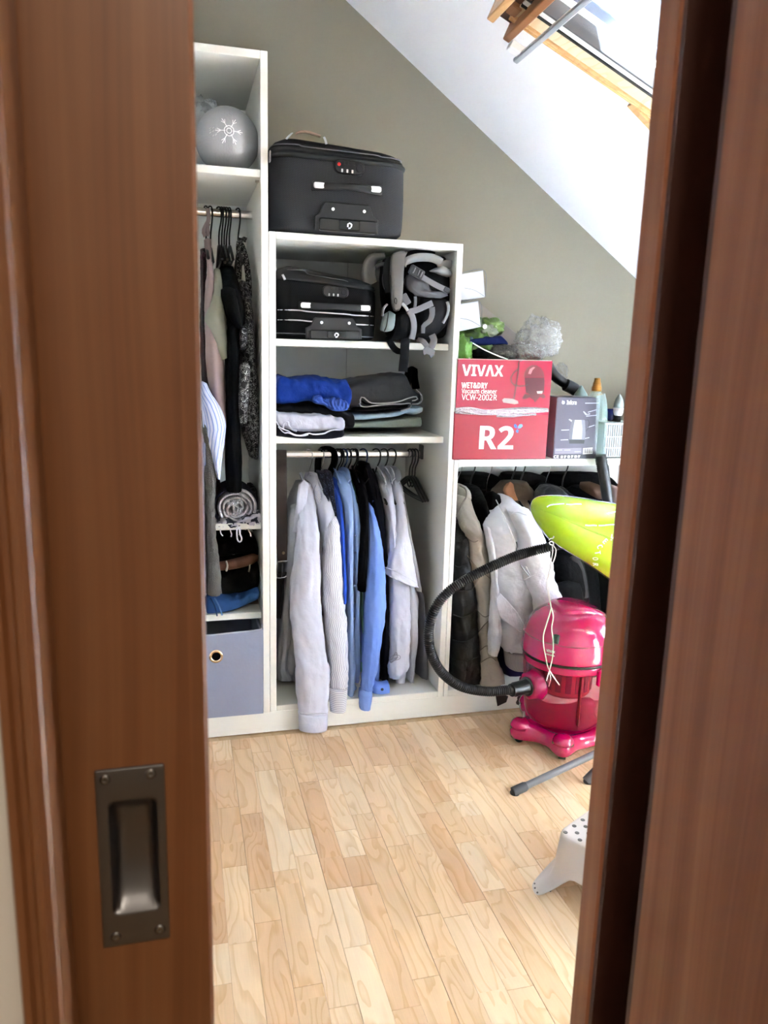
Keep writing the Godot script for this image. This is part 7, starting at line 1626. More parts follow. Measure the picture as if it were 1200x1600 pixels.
	# what sticks out of the carton
	var gb := thing("green_bag", "crumpled lime and white bag in the red carton under the white boxes", "bag", "", Vector3(1.1252, 1.4448, -0.14))
	part(gb, "film", lump(Vector3(1.1163, 1.4842, -0.16), Vector3(0.09, 0.10, 0.10), 4, 0.45, 1.8), mt(Color(0.25, 0.38, 0.10), 0.35, {"nrm": crumple_map(), "tri": true, "nuv": 5.0, "nscale": 0.8}))
	part(gb, "leaf_edge", lump(Vector3(1.0363, 1.4755, -0.03), Vector3(0.03, 0.05, 0.03), 9, 0.5, 1.8), mt(Color(0.28, 0.46, 0.11), 0.35, {"nrm": crumple_map(), "tri": true, "nuv": 5.0, "nscale": 0.8}))
	part(gb, "white_panel", lump(Vector3(1.1589, 1.5444, -0.13), Vector3(0.045, 0.03, 0.05), 11, 0.4, 1.6), mt(Color(0.50, 0.53, 0.45), 0.4))
	part(gb, "printed_cap", disc(Vector3(1.1343, 1.566, -0.07), 0.009, 0.003), mt(Color(0.8, 0.8, 0.78), 0.5))
	part(gb, "top_edge", lump(Vector3(1.1914, 1.5658, -0.16), Vector3(0.05, 0.035, 0.05), 21, 0.5, 1.7), mt(Color(0.36, 0.45, 0.20), 0.4, {"nrm": crumple_map(), "tri": true, "nuv": 5.0, "nscale": 0.8}))
	var bc := thing("blue_cloth", "folded navy blue cloth lying on the red carton's contents", "cloth", "", Vector3(1.1558, 1.4949, -0.08))
	part(bc, "cloth", folded([[1.0695, 1.4955, 1.5114, -0.05], [1.107, 1.4934, 1.5252, -0.05], [1.1557, 1.4929, 1.5287, -0.05], [1.1978, 1.4979, 1.5313, -0.05], [1.2289, 1.4936, 1.5097, -0.05]], -0.2, {"seed": 3, "amp": 0.006}), mt(Color(0.04, 0.085, 0.24), 0.8, {"cloth": 0.7, "cscale": 5.0}))
	part(bc, "pale_edge", folded([[1.0731, 1.5085, 1.5213, -0.07], [1.1004, 1.5145, 1.5336, -0.07], [1.1425, 1.5183, 1.5324, -0.07]], -0.18, {"seed": 5, "amp": 0.004}), mt(Color(0.45, 0.55, 0.58), 0.8))
	var tr := thing("grey_cloth", "grey quilted cloth in the open top of the red carton", "cloth", "", Vector3(1.217, 1.4475, -0.1))
	part(tr, "cloth", lump(Vector3(1.2004, 1.4636, -0.08), Vector3(0.07, 0.038, 0.06), 13, 0.3, 2.0), mt(Color(0.30, 0.29, 0.27), 0.9, {"nrm": knit_map(), "tri": true, "nuv": 6.0, "nscale": 1.0}))
	part(tr, "dark_fold", lump(Vector3(1.114, 1.4616, -0.05), Vector3(0.035, 0.022, 0.03), 14, 0.3, 2.0), mt(Color(0.04, 0.04, 0.04), 0.9))
	var wh := thing("bent_wire", "bent white wire sticking out of the red carton", "wire", "", Vector3(1.1232, 1.4462, -0.01))
	part(wh, "wire", cord([Vector3(1.0578, 1.4446, -0.01), Vector3(1.0319, 1.4578, -0.01), Vector3(1.039, 1.4787, -0.01), Vector3(1.0535, 1.5023, -0.01), Vector3(1.0616, 1.5026, -0.01), Vector3(1.1075, 1.4806, -0.01), Vector3(1.1642, 1.4586, -0.01), Vector3(1.2106, 1.4445, -0.01)], 0.0022, 8, 0.004), mt(Color(0.85, 0.87, 0.82), 0.4))
	var fl := thing("carton_flap", "plain grey-beige cardboard sheet leaning in the carton behind the plastic wrap", "cardboard", "", Vector3(1.2738, 1.4545, -0.2))
	part(fl, "sheet", slab([Vector2(1.1547, 1.6648), Vector2(1.3358, 1.5413), Vector2(1.3495, 1.4496), Vector2(1.1557, 1.4448)], -0.204, -0.2, 0.001), mt(Color(0.52, 0.49, 0.46), 0.85))
	var pw := thing("plastic_wrap", "big crumpled ball of clear plastic film on the red carton", "plastic wrap", "", Vector3(1.3799, 1.4512, -0.12))
	var film := mt(Color(0.70, 0.70, 0.69), 0.12, {"alpha": 0.13, "nrm": crumple_map(), "tri": true, "nuv": 6.0, "nscale": 2.2})
	part(pw, "film", lump(Vector3(1.3948, 1.5321, -0.14), Vector3(0.072, 0.075, 0.08), 3, 0.55, 1.7, 44), film)
	part(pw, "film", lump(Vector3(1.3316, 1.4768, -0.1), Vector3(0.065, 0.035, 0.06), 5, 0.55, 2.0, 40), film)
	part(pw, "film", lump(Vector3(1.4272, 1.5195, -0.12), Vector3(0.045, 0.05, 0.05), 7, 0.6, 2.0, 36), film)
	part(pw, "film", lump(Vector3(1.3865, 1.5284, -0.13), Vector3(0.045, 0.05, 0.05), 17, 0.6, 2.0, 36), film)
	# two white boxes
	var wb := mt(Color(0.66, 0.67, 0.69), 0.35, {"coat": 0.3})
	var wbs := mt(Color(0.42, 0.43, 0.42), 0.6)
	var lab := ["upper one of the two small white boxes poking out past the middle unit", "lower one of the two small white boxes, above the green bag"]
	var i := 0
	for q in [[Vector3(1.1289, 1.7761, -0.1), Vector3(1.1421, 1.6778, -0.1), Vector3(1.0358, 1.658, -0.1), Vector3(1.031, 1.7555, -0.1)], [Vector3(1.0994, 1.6597, -0.06), Vector3(1.1158, 1.5639, -0.06), Vector3(1.0132, 1.5408, -0.06), Vector3(1.007, 1.6415, -0.06)]]:
		var pts := []
		for p in q: pts.append(Vector2(p.x, p.y))
		# the left end lies behind the unit's side panel
		pts[2] = pts[1] + (pts[2] - pts[1]).normalized() * 0.118
		pts[3] = pts[0] + (pts[3] - pts[0]).normalized() * 0.118
		var zf: float = q[0].z
		var b := thing("white_box", lab[i], "box", "white boxes above the red carton", Vector3((pts[2].x + pts[1].x) / 2, pts[1].y, zf - 0.1))
		part(b, "body", slab(pts, zf - 0.2, zf - 0.003, 0.001), wb)
		part(b, "end_flap", slab(shrink(pts, 0.96), zf - 0.003, zf, 0.001), wb)
		part(b, "lid_edge", cord([Vector3(pts[3].x, pts[3].y, zf + 0.001), Vector3(pts[0].x, pts[0].y, zf + 0.001), Vector3(pts[1].x, pts[1].y, zf + 0.001)], 0.0016, 6), wbs)
		part(b, "flap_crease", cord([Vector3(pts[1].x, pts[1].y, zf), Vector3(lerpf(pts[1].x, pts[3].x, 0.35), lerpf(pts[1].y, pts[3].y, 0.3), zf + 0.002), Vector3(lerpf(pts[1].x, pts[2].x, 0.75), lerpf(pts[1].y, pts[0].y, 0.3), zf)], 0.0008, 6), wbs)
		i += 1
	# kettle box
	var k := thing("kettle_box", "grey-violet kettle box with a printed steel kettle, beside the red carton", "box", "", Vector3(1.51, shelf, -0.07))
	var ang := Transform3D(Basis(Vector3.UP, 0.10), Vector3(0, 0, 0)).translated(Vector3.ZERO)
	var kv := mt(Color(0.30, 0.285, 0.335), 0.35, {"coat": 0.3})
	var kx0 := 1.428
	var kx1 := 1.612
	var kz := 0.004
	var tk := rot(Vector3.UP, -3.0, Vector3(kx1, 0, kz))
	part(k, "body", box(Vector3(kx0, shelf + 0.001, kz - 0.14), Vector3(kx1, 1.305, kz), 0.002, tk), kv)
	part(k, "side_print", box(Vector3(kx0 - 0.001, shelf + 0.004, kz - 0.138), Vector3(kx0, 1.302, kz - 0.002), 0.0003, tk), mt(Color(0.62, 0.56, 0.60), 0.4))
	var steel := mt(Color(0.62, 0.62, 0.65), 0.35)
	var kb := Basis(Vector3.UP, deg_to_rad(-3.0))
	var kk := func(cx: float, cy: float) -> Vector3: return tk * Vector3(lerpf(kx0, kx1, (cx - 700.0) / 248.0), lerpf(1.305, shelf, (cy - 832.0) / 374.0), kz + 0.0006)
	var kp := func(a: Array) -> Array:
		var out := []
		for j in range(0, a.size(), 2): out.append(Vector2(lerpf(kx0, kx1, (a[j] - 700.0) / 248.0), lerpf(1.305, shelf, (a[j + 1] - 832.0) / 374.0)))
		return out
	lettering(k, "Iskra", 0.016, kk.call(783, 864), ink, kb, true, "lettering", 0.0417)
	flat_print(k, "printed_emblem", kp.call([728, 852, 742, 856, 744, 870, 734, 876, 726, 868]), kz, mt(Color(0.70, 0.70, 0.78), 0.4), tk)
	flat_print(k, "printed_kettle", kp.call([792, 968, 866, 968, 870, 1000, 876, 1050, 874, 1088, 784, 1088, 782, 1050, 788, 1000]), kz, steel, tk)
	flat_print(k, "printed_kettle_shade", kp.call([792, 968, 808, 968, 802, 1020, 800, 1088, 784, 1088, 782, 1050, 788, 1000]), kz + 0.0004, mt(Color(0.33, 0.33, 0.36), 0.35), tk)
	flat_print(k, "printed_kettle_shade", kp.call([846, 968, 866, 968, 876, 1050, 874, 1088, 856, 1088, 856, 1020]), kz + 0.0004, mt(Color(0.44, 0.44, 0.48), 0.35), tk)
	flat_print(k, "printed_kettle_base", kp.call([784, 1086, 874, 1086, 872, 1112, 786, 1112]), kz + 0.0003, mt(Color(0.12, 0.12, 0.13), 0.35), tk)
	flat_print(k, "printed_spout", kp.call([796, 985, 772, 966, 778, 962, 800, 974]), kz + 0.0002, steel, tk)
	flat_print(k, "printed_handle", band_pts(kp.call([860, 968, 884, 966, 892, 985, 888, 1020, 876, 1036]), 0.003), kz + 0.0002, mt(Color(0.2, 0.2, 0.22), 0.35), tk)
	flat_print(k, "printed_lid", kp.call([868, 938, 852, 918, 856, 914, 876, 932, 892, 926, 894, 934]), kz + 0.0002, steel, tk)
	for q in [[735, 1028, 780, 1026], [735, 1088, 778, 1086], [872, 942, 932, 936], [880, 918, 930, 902], [886, 1010, 925, 996], [876, 1078, 900, 1072], [860, 864, 940, 862]]:
		flat_print(k, "printed_line", kp.call([q[0], q[1], q[2], q[3], q[2], q[3] + 5, q[0], q[1] + 5]), kz + 0.0001, mt(Color(0.66, 0.65, 0.72), 0.4), tk)
	flat_print(k, "printed_panel", kp.call([706, 1142, 860, 1138, 862, 1172, 708, 1176]), kz + 0.0001, mt(Color(0.46, 0.43, 0.47), 0.4), tk)
	for q in [[712, 1150], [760, 1150], [820, 1160]]:
		flat_print(k, "printed_line", kp.call([q[0], q[1], q[0] + 36, q[1] - 1, q[0] + 36, q[1] + 3, q[0], q[1] + 4]), kz + 0.0006, mt(Color(0.62, 0.6, 0.64), 0.4), tk)
	var code := flat_print(k, "barcode", kp.call([868, 1140, 924, 1136, 926, 1174, 870, 1178]), kz + 0.0001, mt(Color(0.85, 0.84, 0.85), 0.5), tk)
	var bars := []
	for j in 12: bars.append(slab(kp.call([873 + j * 4.3, 1142, 874.2 + j * 4.3 + (j * 7 % 3) * 0.7, 1142, 874.2 + j * 4.3 + (j * 7 % 3) * 0.7, 1170, 873 + j * 4.3, 1170]), kz + 0.0006, kz + 0.0010, 0.0, tk))
	part(code, "bars", join(bars), mt(Color(0.12, 0.11, 0.13), 0.5))
	flat_print(k, "printed_footer", kp.call([700, 1182, 945, 1176, 946, 1204, 701, 1204]), kz + 0.0001, mt(Color(0.17, 0.16, 0.18), 0.4), tk)
	lettering(k, "CE", 0.011, kk.call(716, 1193) + Vector3(0, 0, 0.0004), ink, kb, true, "lettering", 0.021)
	for j in 6:
		var sx := 742 + j * 20
		flat_print(k, "printed_icon", kp.call([sx, 1186 - j * 0.4, sx + 13, 1186 - j * 0.4, sx + 13 - (j % 2) * 5, 1200 - j * 0.4, sx, 1200 - j * 0.4]), kz + 0.0007, ink, tk)
	# things behind the kettle box
	var hs := thing("vacuum_fitting", "black bent vacuum tube end lying behind the kettle box", "tube", "", Vector3(1.5713, 1.313, -0.22))
	part(hs, "tube", tube(smooth_path([Vector3(1.5036, 1.4243, -0.26), Vector3(1.4998, 1.3905, -0.2), Vector3(1.5414, 1.3596, -0.2), Vector3(1.5904, 1.3392, -0.2), Vector3(1.6322, 1.3149, -0.2)], 0.01), func(t): return 0.024 - 0.006 * t, 14), bk_plastic())
	part(hs, "end_piece", tube(smooth_path([Vector3(1.5517, 1.3465, -0.18), Vector3(1.5966, 1.3261, -0.18), Vector3(1.6231, 1.2945, -0.18)], 0.01), 0.026, 14), bk_plastic())
	var sb := thing("plastic_bag", "small clear plastic bag behind the black tube end", "bag", "", Vector3(1.5768, 1.3824, -0.28))
	part(sb, "film", lump(Vector3(1.5754, 1.4004, -0.28), Vector3(0.028, 0.03, 0.03), 6, 0.5, 2.0), film)
	var tl := thing("glass_funnel", "pale teal plastic funnel tip behind the kettle box", "funnel", "", Vector3(1.6151, 1.3062, -0.16))
	part(tl, "cone", lathe([Vector2(0.03, 1.30), Vector2(0.026, 1.312), Vector2(0.012, 1.332), Vector2(0.004, 1.345), Vector2(0, 1.347)], Vector3(Vector3(1.6026, 1.3247, -0.14).x, 0, -0.14), 24), mt(Color(0.40, 0.50, 0.48), 0.3))
	part(tl, "stem", lathe([Vector2(0.0, 1.062), Vector2(0.03, 1.062), Vector2(0.03, 1.30), Vector2(0.0, 1.30)], Vector3(Vector3(1.6026, 1.3247, -0.14).x, 0, -0.14), 24), mt(Color(0.40, 0.50, 0.48), 0.3))
	# bottle with a gold cap
	var bx: Vector3 = Vector3(1.662, 1.3335, -0.12)
	var bt := thing("bottle", "glass bottle with a ribbed gold cap behind the kettle box", "bottle", "", Vector3(bx.x, shelf, bx.z))
	var b0 := Vector3(bx.x, 0, bx.z)
	var gold := mt(Color(0.62, 0.44, 0.20), 0.3, {"metal": 0.8})
	part(bt, "glass", lathe([Vector2(0, shelf + 0.001), Vector2(0.028, shelf + 0.001), Vector2(0.031, shelf + 0.008), Vector2(0.031, 1.28), Vector2(0.026, 1.31), Vector2(0.016, 1.325), Vector2(0.013, 1.335), Vector2(0, 1.336)], b0), mt(Color(0.55, 0.68, 0.62), 0.12, {"alpha": 0.35}))
	var cap := part(bt, "cap", lathe([Vector2(0, 1.325), Vector2(0.0195, 1.325), Vector2(0.0205, 1.33), Vector2(0.0205, 1.342), Vector2(0.0175, 1.345), Vector2(0.0165, 1.358), Vector2(0.0135, 1.362), Vector2(0.0125, 1.376), Vector2(0.011, 1.379), Vector2(0, 1.379)], b0, 24), gold, "gold cap")
	for hgt in [1.334, 1.351, 1.368]:
		part(cap, "ridge", lathe([Vector2(0.0, hgt), Vector2(0.0215 - (hgt - 1.33) * 0.2, hgt), Vector2(0.0215 - (hgt - 1.33) * 0.2, hgt + 0.002), Vector2(0, hgt + 0.002)], b0, 24), gold)
	# white ribbed basket with a bulb standing on it and a blue cup
	var wp: Vector3 = Vector3(1.7282, 1.128, -0.06)
	var ba := thing("basket", "white ribbed basket at the right end of the low unit's top", "basket", "", Vector3(wp.x, shelf, wp.z))
	var wm := mt(Color(0.55, 0.55, 0.54), 0.5)
	var bz1: float = wp.z + 0.05
	var bxl: float = Vector3(1.6536, 1.1337, -0.01).x
	part(ba, "body", box(Vector3(bxl, shelf + 0.001, bz1 - 0.16), Vector3(bxl + 0.13, 1.205, bz1 - 0.003), 0.004), wm)
	for j in 13:
		part(ba, "rib", box(Vector3(bxl + 0.003 + j * 0.0099, shelf + 0.008, bz1 - 0.004), Vector3(bxl + 0.009 + j * 0.0099, 1.195, bz1), 0.0015), wm)
	part(ba, "rim", box(Vector3(bxl - 0.003, 1.197, bz1 - 0.163), Vector3(bxl + 0.133, 1.206, bz1 + 0.003), 0.002), wm)
	for j in 2:
		part(ba, "band", box(Vector3(bxl - 0.001, 1.10 + j * 0.045, bz1 - 0.001), Vector3(bxl + 0.131, 1.105 + j * 0.045, bz1 + 0.002), 0.001), wm)
	var bu: Vector3 = Vector3(1.7281, 1.2689, -0.05)
	var bb := Vector3(bu.x, 0, bu.z)
	var bulb := thing("bulb", "white candle-shaped bulb standing on the ribbed basket", "bulb", "", Vector3(bu.x, 1.206, bu.z))
	part(bulb, "socket", lathe([Vector2(0, 1.2065), Vector2(0.013, 1.2065), Vector2(0.013, 1.226), Vector2(0.010, 1.232), Vector2(0, 1.232)], bb, 20), mt(Color(0.05, 0.05, 0.05), 0.5))
	part(bulb, "collar", lathe([Vector2(0, 1.231), Vector2(0.0145, 1.231), Vector2(0.0195, 1.245), Vector2(0.0205, 1.262), Vector2(0, 1.263)], bb, 24), mt(Color(0.70, 0.69, 0.68), 0.4))
	part(bulb, "candle_tip", lathe([Vector2(0, 1.262), Vector2(0.0205, 1.262), Vector2(0.019, 1.28), Vector2(0.014, 1.298), Vector2(0.007, 1.311), Vector2(0.002, 1.318), Vector2(0, 1.319)], bb, 24), mt(Color(0.50, 0.54, 0.52), 0.25))
	var cu: Vector3 = Vector3(1.7119, 1.2246, -0.08)
	var cup := thing("cup", "dark blue cup on the ribbed basket beside the bulb", "cup", "", Vector3(cu.x, 1.206, cu.z))
	part(cup, "bowl", lathe([Vector2(0, 1.2065), Vector2(0.017, 1.2065), Vector2(0.02, 1.22), Vector2(0.021, 1.255), Vector2(0.0195, 1.255), Vector2(0.0185, 1.222), Vector2(0, 1.212)], Vector3(cu.x, 0, cu.z), 24), mt(Color(0.03, 0.07, 0.28), 0.25))
	# clear tube with a black grip in front of the shelf
	var ct := thing("vacuum_wand", "clear plastic tube with a black ribbed grip standing in front of the low unit", "tube", "", Vector3(1.6625, 0.7963, 0.05))
	part(ct, "clear_tube", tube(smooth_path([Vector3(1.6136, 1.0774, 0.035), Vector3(1.6079, 1.1389, 0.035), Vector3(1.6057, 1.2201, 0.035), Vector3(1.6001, 1.2803, 0.035), Vector3(1.5912, 1.3201, 0.035)], 0.012), func(t): return 0.0185 + 0.004 * sin(t * 3.0) - 0.006 * maxf(0.0, t - 0.8), 16), mt(Color(0.62, 0.75, 0.72), 0.1, {"alpha": 0.22}))
	var gp := []
	var p0: Vector3 = Vector3(1.6098, 1.0794, 0.04)
	var p1: Vector3 = Vector3(1.6297, 1.0064, 0.045)
	part(ct, "grip", tube(smooth_path([p0, (p0 + p1) / 2, p1], 0.0025), func(t): return 0.0225 + 0.0014 * signf(sin(t * 60.0)), 18), bk_plastic())
	part(ct, "black_tube", tube([Vector3(1.6105, 1.0792, 0.042), Vector3(1.6308, 0.9898, 0.05), Vector3(1.6511, 0.899, 0.055), Vector3(1.7154, 0.6197, 0.07)], 0.0215, 18), bk_plastic())

func bk_plastic() -> Material: return mt(Color(0.022, 0.023, 0.025), 0.38)

func thing_print(o: Node3D) -> Node3D:
	var r := Node3D.new()
	r.name = "printed_picture"
	o.add_child(r, true)
	return r

func shrink(pts: Array, k: float) -> Array:
	var c := Vector2.ZERO
	for p in pts: c += p / pts.size()
	var out := []
	for p in pts: out.append(c + (p - c) * k)
	return out

# ---------------------------------------------------------------- floor: vacuum cleaner, ironing board, hull, stool
func floor_things():
	vacuum()
	board_and_hull()
	stool()

func vacuum():
	var C := Vector3(1.418, 0, 0.25)
	var mag := mt(Color(0.72, 0.0, 0.31), 0.16, {"coat": 1.0})
	var tank := mt(Color(0.62, 0.04, 0.2), 0.28, {"alpha": 0.55})
	var o := thing("vacuum_cleaner", "magenta wet and dry vacuum cleaner with a looping black hose", "vacuum cleaner", "", C)
	var Y := 0.352   # seam
	part(o, "lid", lathe([Vector2(0.172, Y + 0.004), Vector2(0.179, Y + 0.006), Vector2(0.181, Y + 0.012), Vector2(0.1795, Y + 0.045), Vector2(0.172, Y + 0.085), Vector2(0.157, Y + 0.122), Vector2(0.134, Y + 0.150), Vector2(0.105, Y + 0.168), Vector2(0.085, Y + 0.174), Vector2(0.0, Y + 0.176)], C, 64), mag)
	var hd := part(o, "lid_ridge", drape([[C.x - 0.085, Y + 0.150, C.x - 0.075, Y + 0.186, C.z], [C.x - 0.05, Y + 0.152, C.x - 0.045, Y + 0.196, C.z], [C.x + 0.02, Y + 0.15, C.x + 0.02, Y + 0.197, C.z], [C.x + 0.09, Y + 0.13, C.x + 0.09, Y + 0.178, C.z], [C.x + 0.15, Y + 0.07, C.x + 0.155, Y + 0.135, C.z]], [0.05, 0.075, 0.08, 0.075, 0.04], {"fold": 0.0, "crease": 0.0, "round0": 0.02, "round1": 0.03, "pw": 3.0, "hollow": false}), mag)
	part(o, "lid_line", ringtube(C, 0.1745, Y + 0.078, 0.0012), mt(Color(0.45, 0.01, 0.10), 0.3))
	part(o, "seam", lathe([Vector2(0.165, Y - 0.008), Vector2(0.175, Y - 0.006), Vector2(0.175, Y + 0.004), Vector2(0.165, Y + 0.006)], C, 64), mt(Color(0.10, 0.005, 0.03), 0.5))
	part(o, "rim", lathe([Vector2(0.16, Y - 0.036), Vector2(0.169, Y - 0.036), Vector2(0.172, Y - 0.03), Vector2(0.174, Y - 0.010), Vector2(0.173, Y - 0.005), Vector2(0.16, Y - 0.005)], C, 64), mt(Color(0.66, 0.01, 0.29), 0.2, {"coat": 0.8}))
	part(o, "tank", lathe([Vector2(0.168, Y - 0.034), Vector2(0.166, Y - 0.09), Vector2(0.158, 0.16), Vector2(0.152, 0.115), Vector2(0.142, 0.088), Vector2(0.12, 0.078), Vector2(0.0, 0.076)], C, 64), tank, "translucent red tank")
	# filter cage inside
	part(o, "filter_core", lathe([Vector2(0, 0.19), Vector2(0.085, 0.19), Vector2(0.092, 0.20), Vector2(0.095, Y - 0.03), Vector2(0, Y - 0.03)], C, 40), mt(Color(0.50, 0.10, 0.13), 0.6))
	for j in 16:
		var a := TAU * j / 16.0
		var b := Basis(Vector3.UP, a)
		part(o, "filter_slot", box(Vector3(-0.011, 0.215, 0.0945), Vector3(0.011, 0.285, 0.0975), 0.001, Transform3D(b, C)), mt(Color(0.05, 0.04, 0.04), 0.7))
	for a in [-0.42, 0.5]:
		part(o, "tank_rib", box(Vector3(-0.003, 0.12, 0.152), Vector3(0.003, Y - 0.04, 0.172), 0.001, Transform3D(Basis(Vector3.UP, a + 0.25), C)), mt(Color(0.40, 0.02, 0.09), 0.3))
	# base with its caster lobes
	var rings := []
	var lobes := [176.0, 117.0, 40.0, -32.0, -110.0]
	for l in [[0.020, 0.93], [0.022, 1.0], [0.038, 1.02], [0.056, 0.97], [0.064, 0.90], [0.067, 0.80], [0.060, 0.70]]:
		var ring := PackedVector3Array()
		for k in 90:
			var a := TAU * k / 90.0
			var r := 0.158
			var up := 0.0
			for q in lobes:
				var d: float = absf(wrapf(a - deg_to_rad(q), -PI, PI))
				r += 0.066 * exp(-pow(d / 0.27, 2.0))
				up += 0.020 * exp(-pow(d / 0.27, 2.0))
			var y: float = l[0] + up * clampf((l[0] - 0.028) / 0.03, 0.0, 1.0)
			ring.append(C + Vector3(cos(a) * r * l[1], y, sin(a) * r * l[1]))
		rings.append(ring)
	var bs := part(o, "base", loft(rings), mag)
	for q in lobes:
		var a := deg_to_rad(q)
		var p := C + Vector3(cos(a) * 0.192, 0.022, sin(a) * 0.192)
		part(o, "caster", tube([p + Vector3(-sin(a), 0, cos(a)) * -0.013, p + Vector3(-sin(a), 0, cos(a)) * 0.013], 0.0215, 18), mt(Color(0.03, 0.03, 0.03), 0.5))
		var pc := C + Vector3(cos(a) * 0.186, 0, sin(a) * 0.186)
		part(bs, "lobe_cap", lathe([Vector2(0.0, 0.06), Vector2(0.040, 0.06), Vector2(0.039, 0.070), Vector2(0.034, 0.081), Vector2(0.024, 0.089), Vector2(0.022, 0.087), Vector2(0.016, 0.091), Vector2(0.0, 0.092)], pc, 28), mag)
	# inlet and hose
	var d := Vector3(-0.96, 0.0, 0.28).normalized()
	var q0 := C + d * 0.150 + Vector3(0, 0.245, 0)
	var ob := Basis(d.cross(Vector3.UP).normalized(), d, Vector3.UP.cross(d).cross(d).normalized())
	ob = Basis(Quaternion(Vector3.UP, d))
	var inl := part(o, "inlet", lathe([Vector2(0, 0), Vector2(0.062, 0), Vector2(0.062, 0.010), Vector2(0.054, 0.022), Vector2(0.050, 0.046), Vector2(0.030, 0.050), Vector2(0, 0.05)], q0, 12, ob), mt(Color(0.60, 0.01, 0.27), 0.25, {"coat": 0.6}))
	part(inl, "inner_ring", lathe([Vector2(0.028, 0.048), Vector2(0.036, 0.048), Vector2(0.036, 0.054), Vector2(0.028, 0.054)], q0, 24, ob), mt(Color(0.04, 0.02, 0.03), 0.4))
	var h0 := q0 + d * 0.05
	var cn := part(o, "hose_connector", tube([h0, h0 + d * 0.004, h0 + d * 0.02, h0 + d * 0.06, h0 + d * 0.062, h0 + d * 0.075], func(t): return 0.029 if t < 0.25 else (0.027 if t < 0.7 else 0.024), 24), bk_plastic())
	var path := [h0 + d * 0.06] + [Vector3(1.1148, 0.2484, 0.33), Vector3(1.0693, 0.2494, 0.33), Vector3(1.0161, 0.2587, 0.33), Vector3(0.9632, 0.2754, 0.33), Vector3(0.9177, 0.3024, 0.33), Vector3(0.8758, 0.3428, 0.33), Vector3(0.8448, 0.3927, 0.33), Vector3(0.827, 0.4447, 0.33), Vector3(0.8225, 0.5023, 0.33), Vector3(0.833, 0.5585, 0.33), Vector3(0.8572, 0.6065, 0.33), Vector3(0.898, 0.6479, 0.33), Vector3(0.9501, 0.6804, 0.33), Vector3(1.0063, 0.7079, 0.33), Vector3(1.0631, 0.7321, 0.33), Vector3(1.1277, 0.7569, 0.33), Vector3(1.1933, 0.774, 0.33), Vector3(1.2554, 0.7976, 0.36)] + [Vector3(1.3035, 0.8056, 0.36)]
	var sp := smooth_path(path, 0.0019)
	var n := sp.size()
	part(o, "hose", tube(sp, func(t): return 0.0165 + 0.0022 * sin(t * n * 0.0019 / 0.0078 * TAU), 18), bk_plastic(), "corrugated black hose")
	# switch, print, latch
	var sw := C + Vector3(-0.118, Y + 0.098, 0.118)
	var nb := Basis(Vector3.UP, -0.78) * Basis(Vector3.RIGHT, -0.45)
	part(o, "switch", box(Vector3(-0.011, -0.017, -0.006), Vector3(0.011, 0.017, 0.007), 0.002, Transform3D(nb, sw)), mt(Color(0.025, 0.02, 0.025), 0.3))
	part(o, "switch_rocker", box(Vector3(-0.007, -0.012, 0.004), Vector3(0.007, 0.012, 0.010), 0.002, Transform3D(nb * Basis(Vector3.RIGHT, 0.15), sw)), mt(Color(0.05, 0.04, 0.05), 0.25))
	var lb := Basis(Vector3.UP, -0.86) * Basis(Vector3.RIGHT, -0.12)
	lettering(o, "VIVAX", 0.009, C + Vector3(sin(-0.86), 0, cos(-0.86)) * 0.1795 + Vector3(0, Y + 0.052, 0), mt(Color(0.85, 0.8, 0.82), 0.5), lb, true, "lettering", 0.034)
	lettering(o, "VCW-2002R", 0.005, C + Vector3(sin(-0.86), 0, cos(-0.86)) * 0.1802 + Vector3(0, Y + 0.038, 0), mt(Color(0.85, 0.8, 0.82), 0.5), lb, true, "lettering", 0.034)
	var la := Transform3D(Basis(Vector3.UP, 0.28), C)
	var lt := part(o, "latch", slab(rounded_rect(-0.02, Y - 0.075, 0.02, Y - 0.008, 0.008), 0.168, 0.186, 0.004, la), mag)
	part(lt, "grip_ridge", box(Vector3(-0.015, Y - 0.055, 0.184), Vector3(0.015, Y - 0.05, 0.189), 0.001, la), mag)
	part(lt, "grip_ridge", box(Vector3(-0.015, Y - 0.04, 0.184), Vector3(0.015, Y - 0.035, 0.189), 0.001, la), mag)

func ringtube(c: Vector3, r: float, y: float, w: float) -> ArrayMesh:
	var p := []
	for k in 49: p.append(c + Vector3(cos(TAU * k / 48) * r, y, sin(TAU * k / 48) * r))
	return tube(p, w, 6)

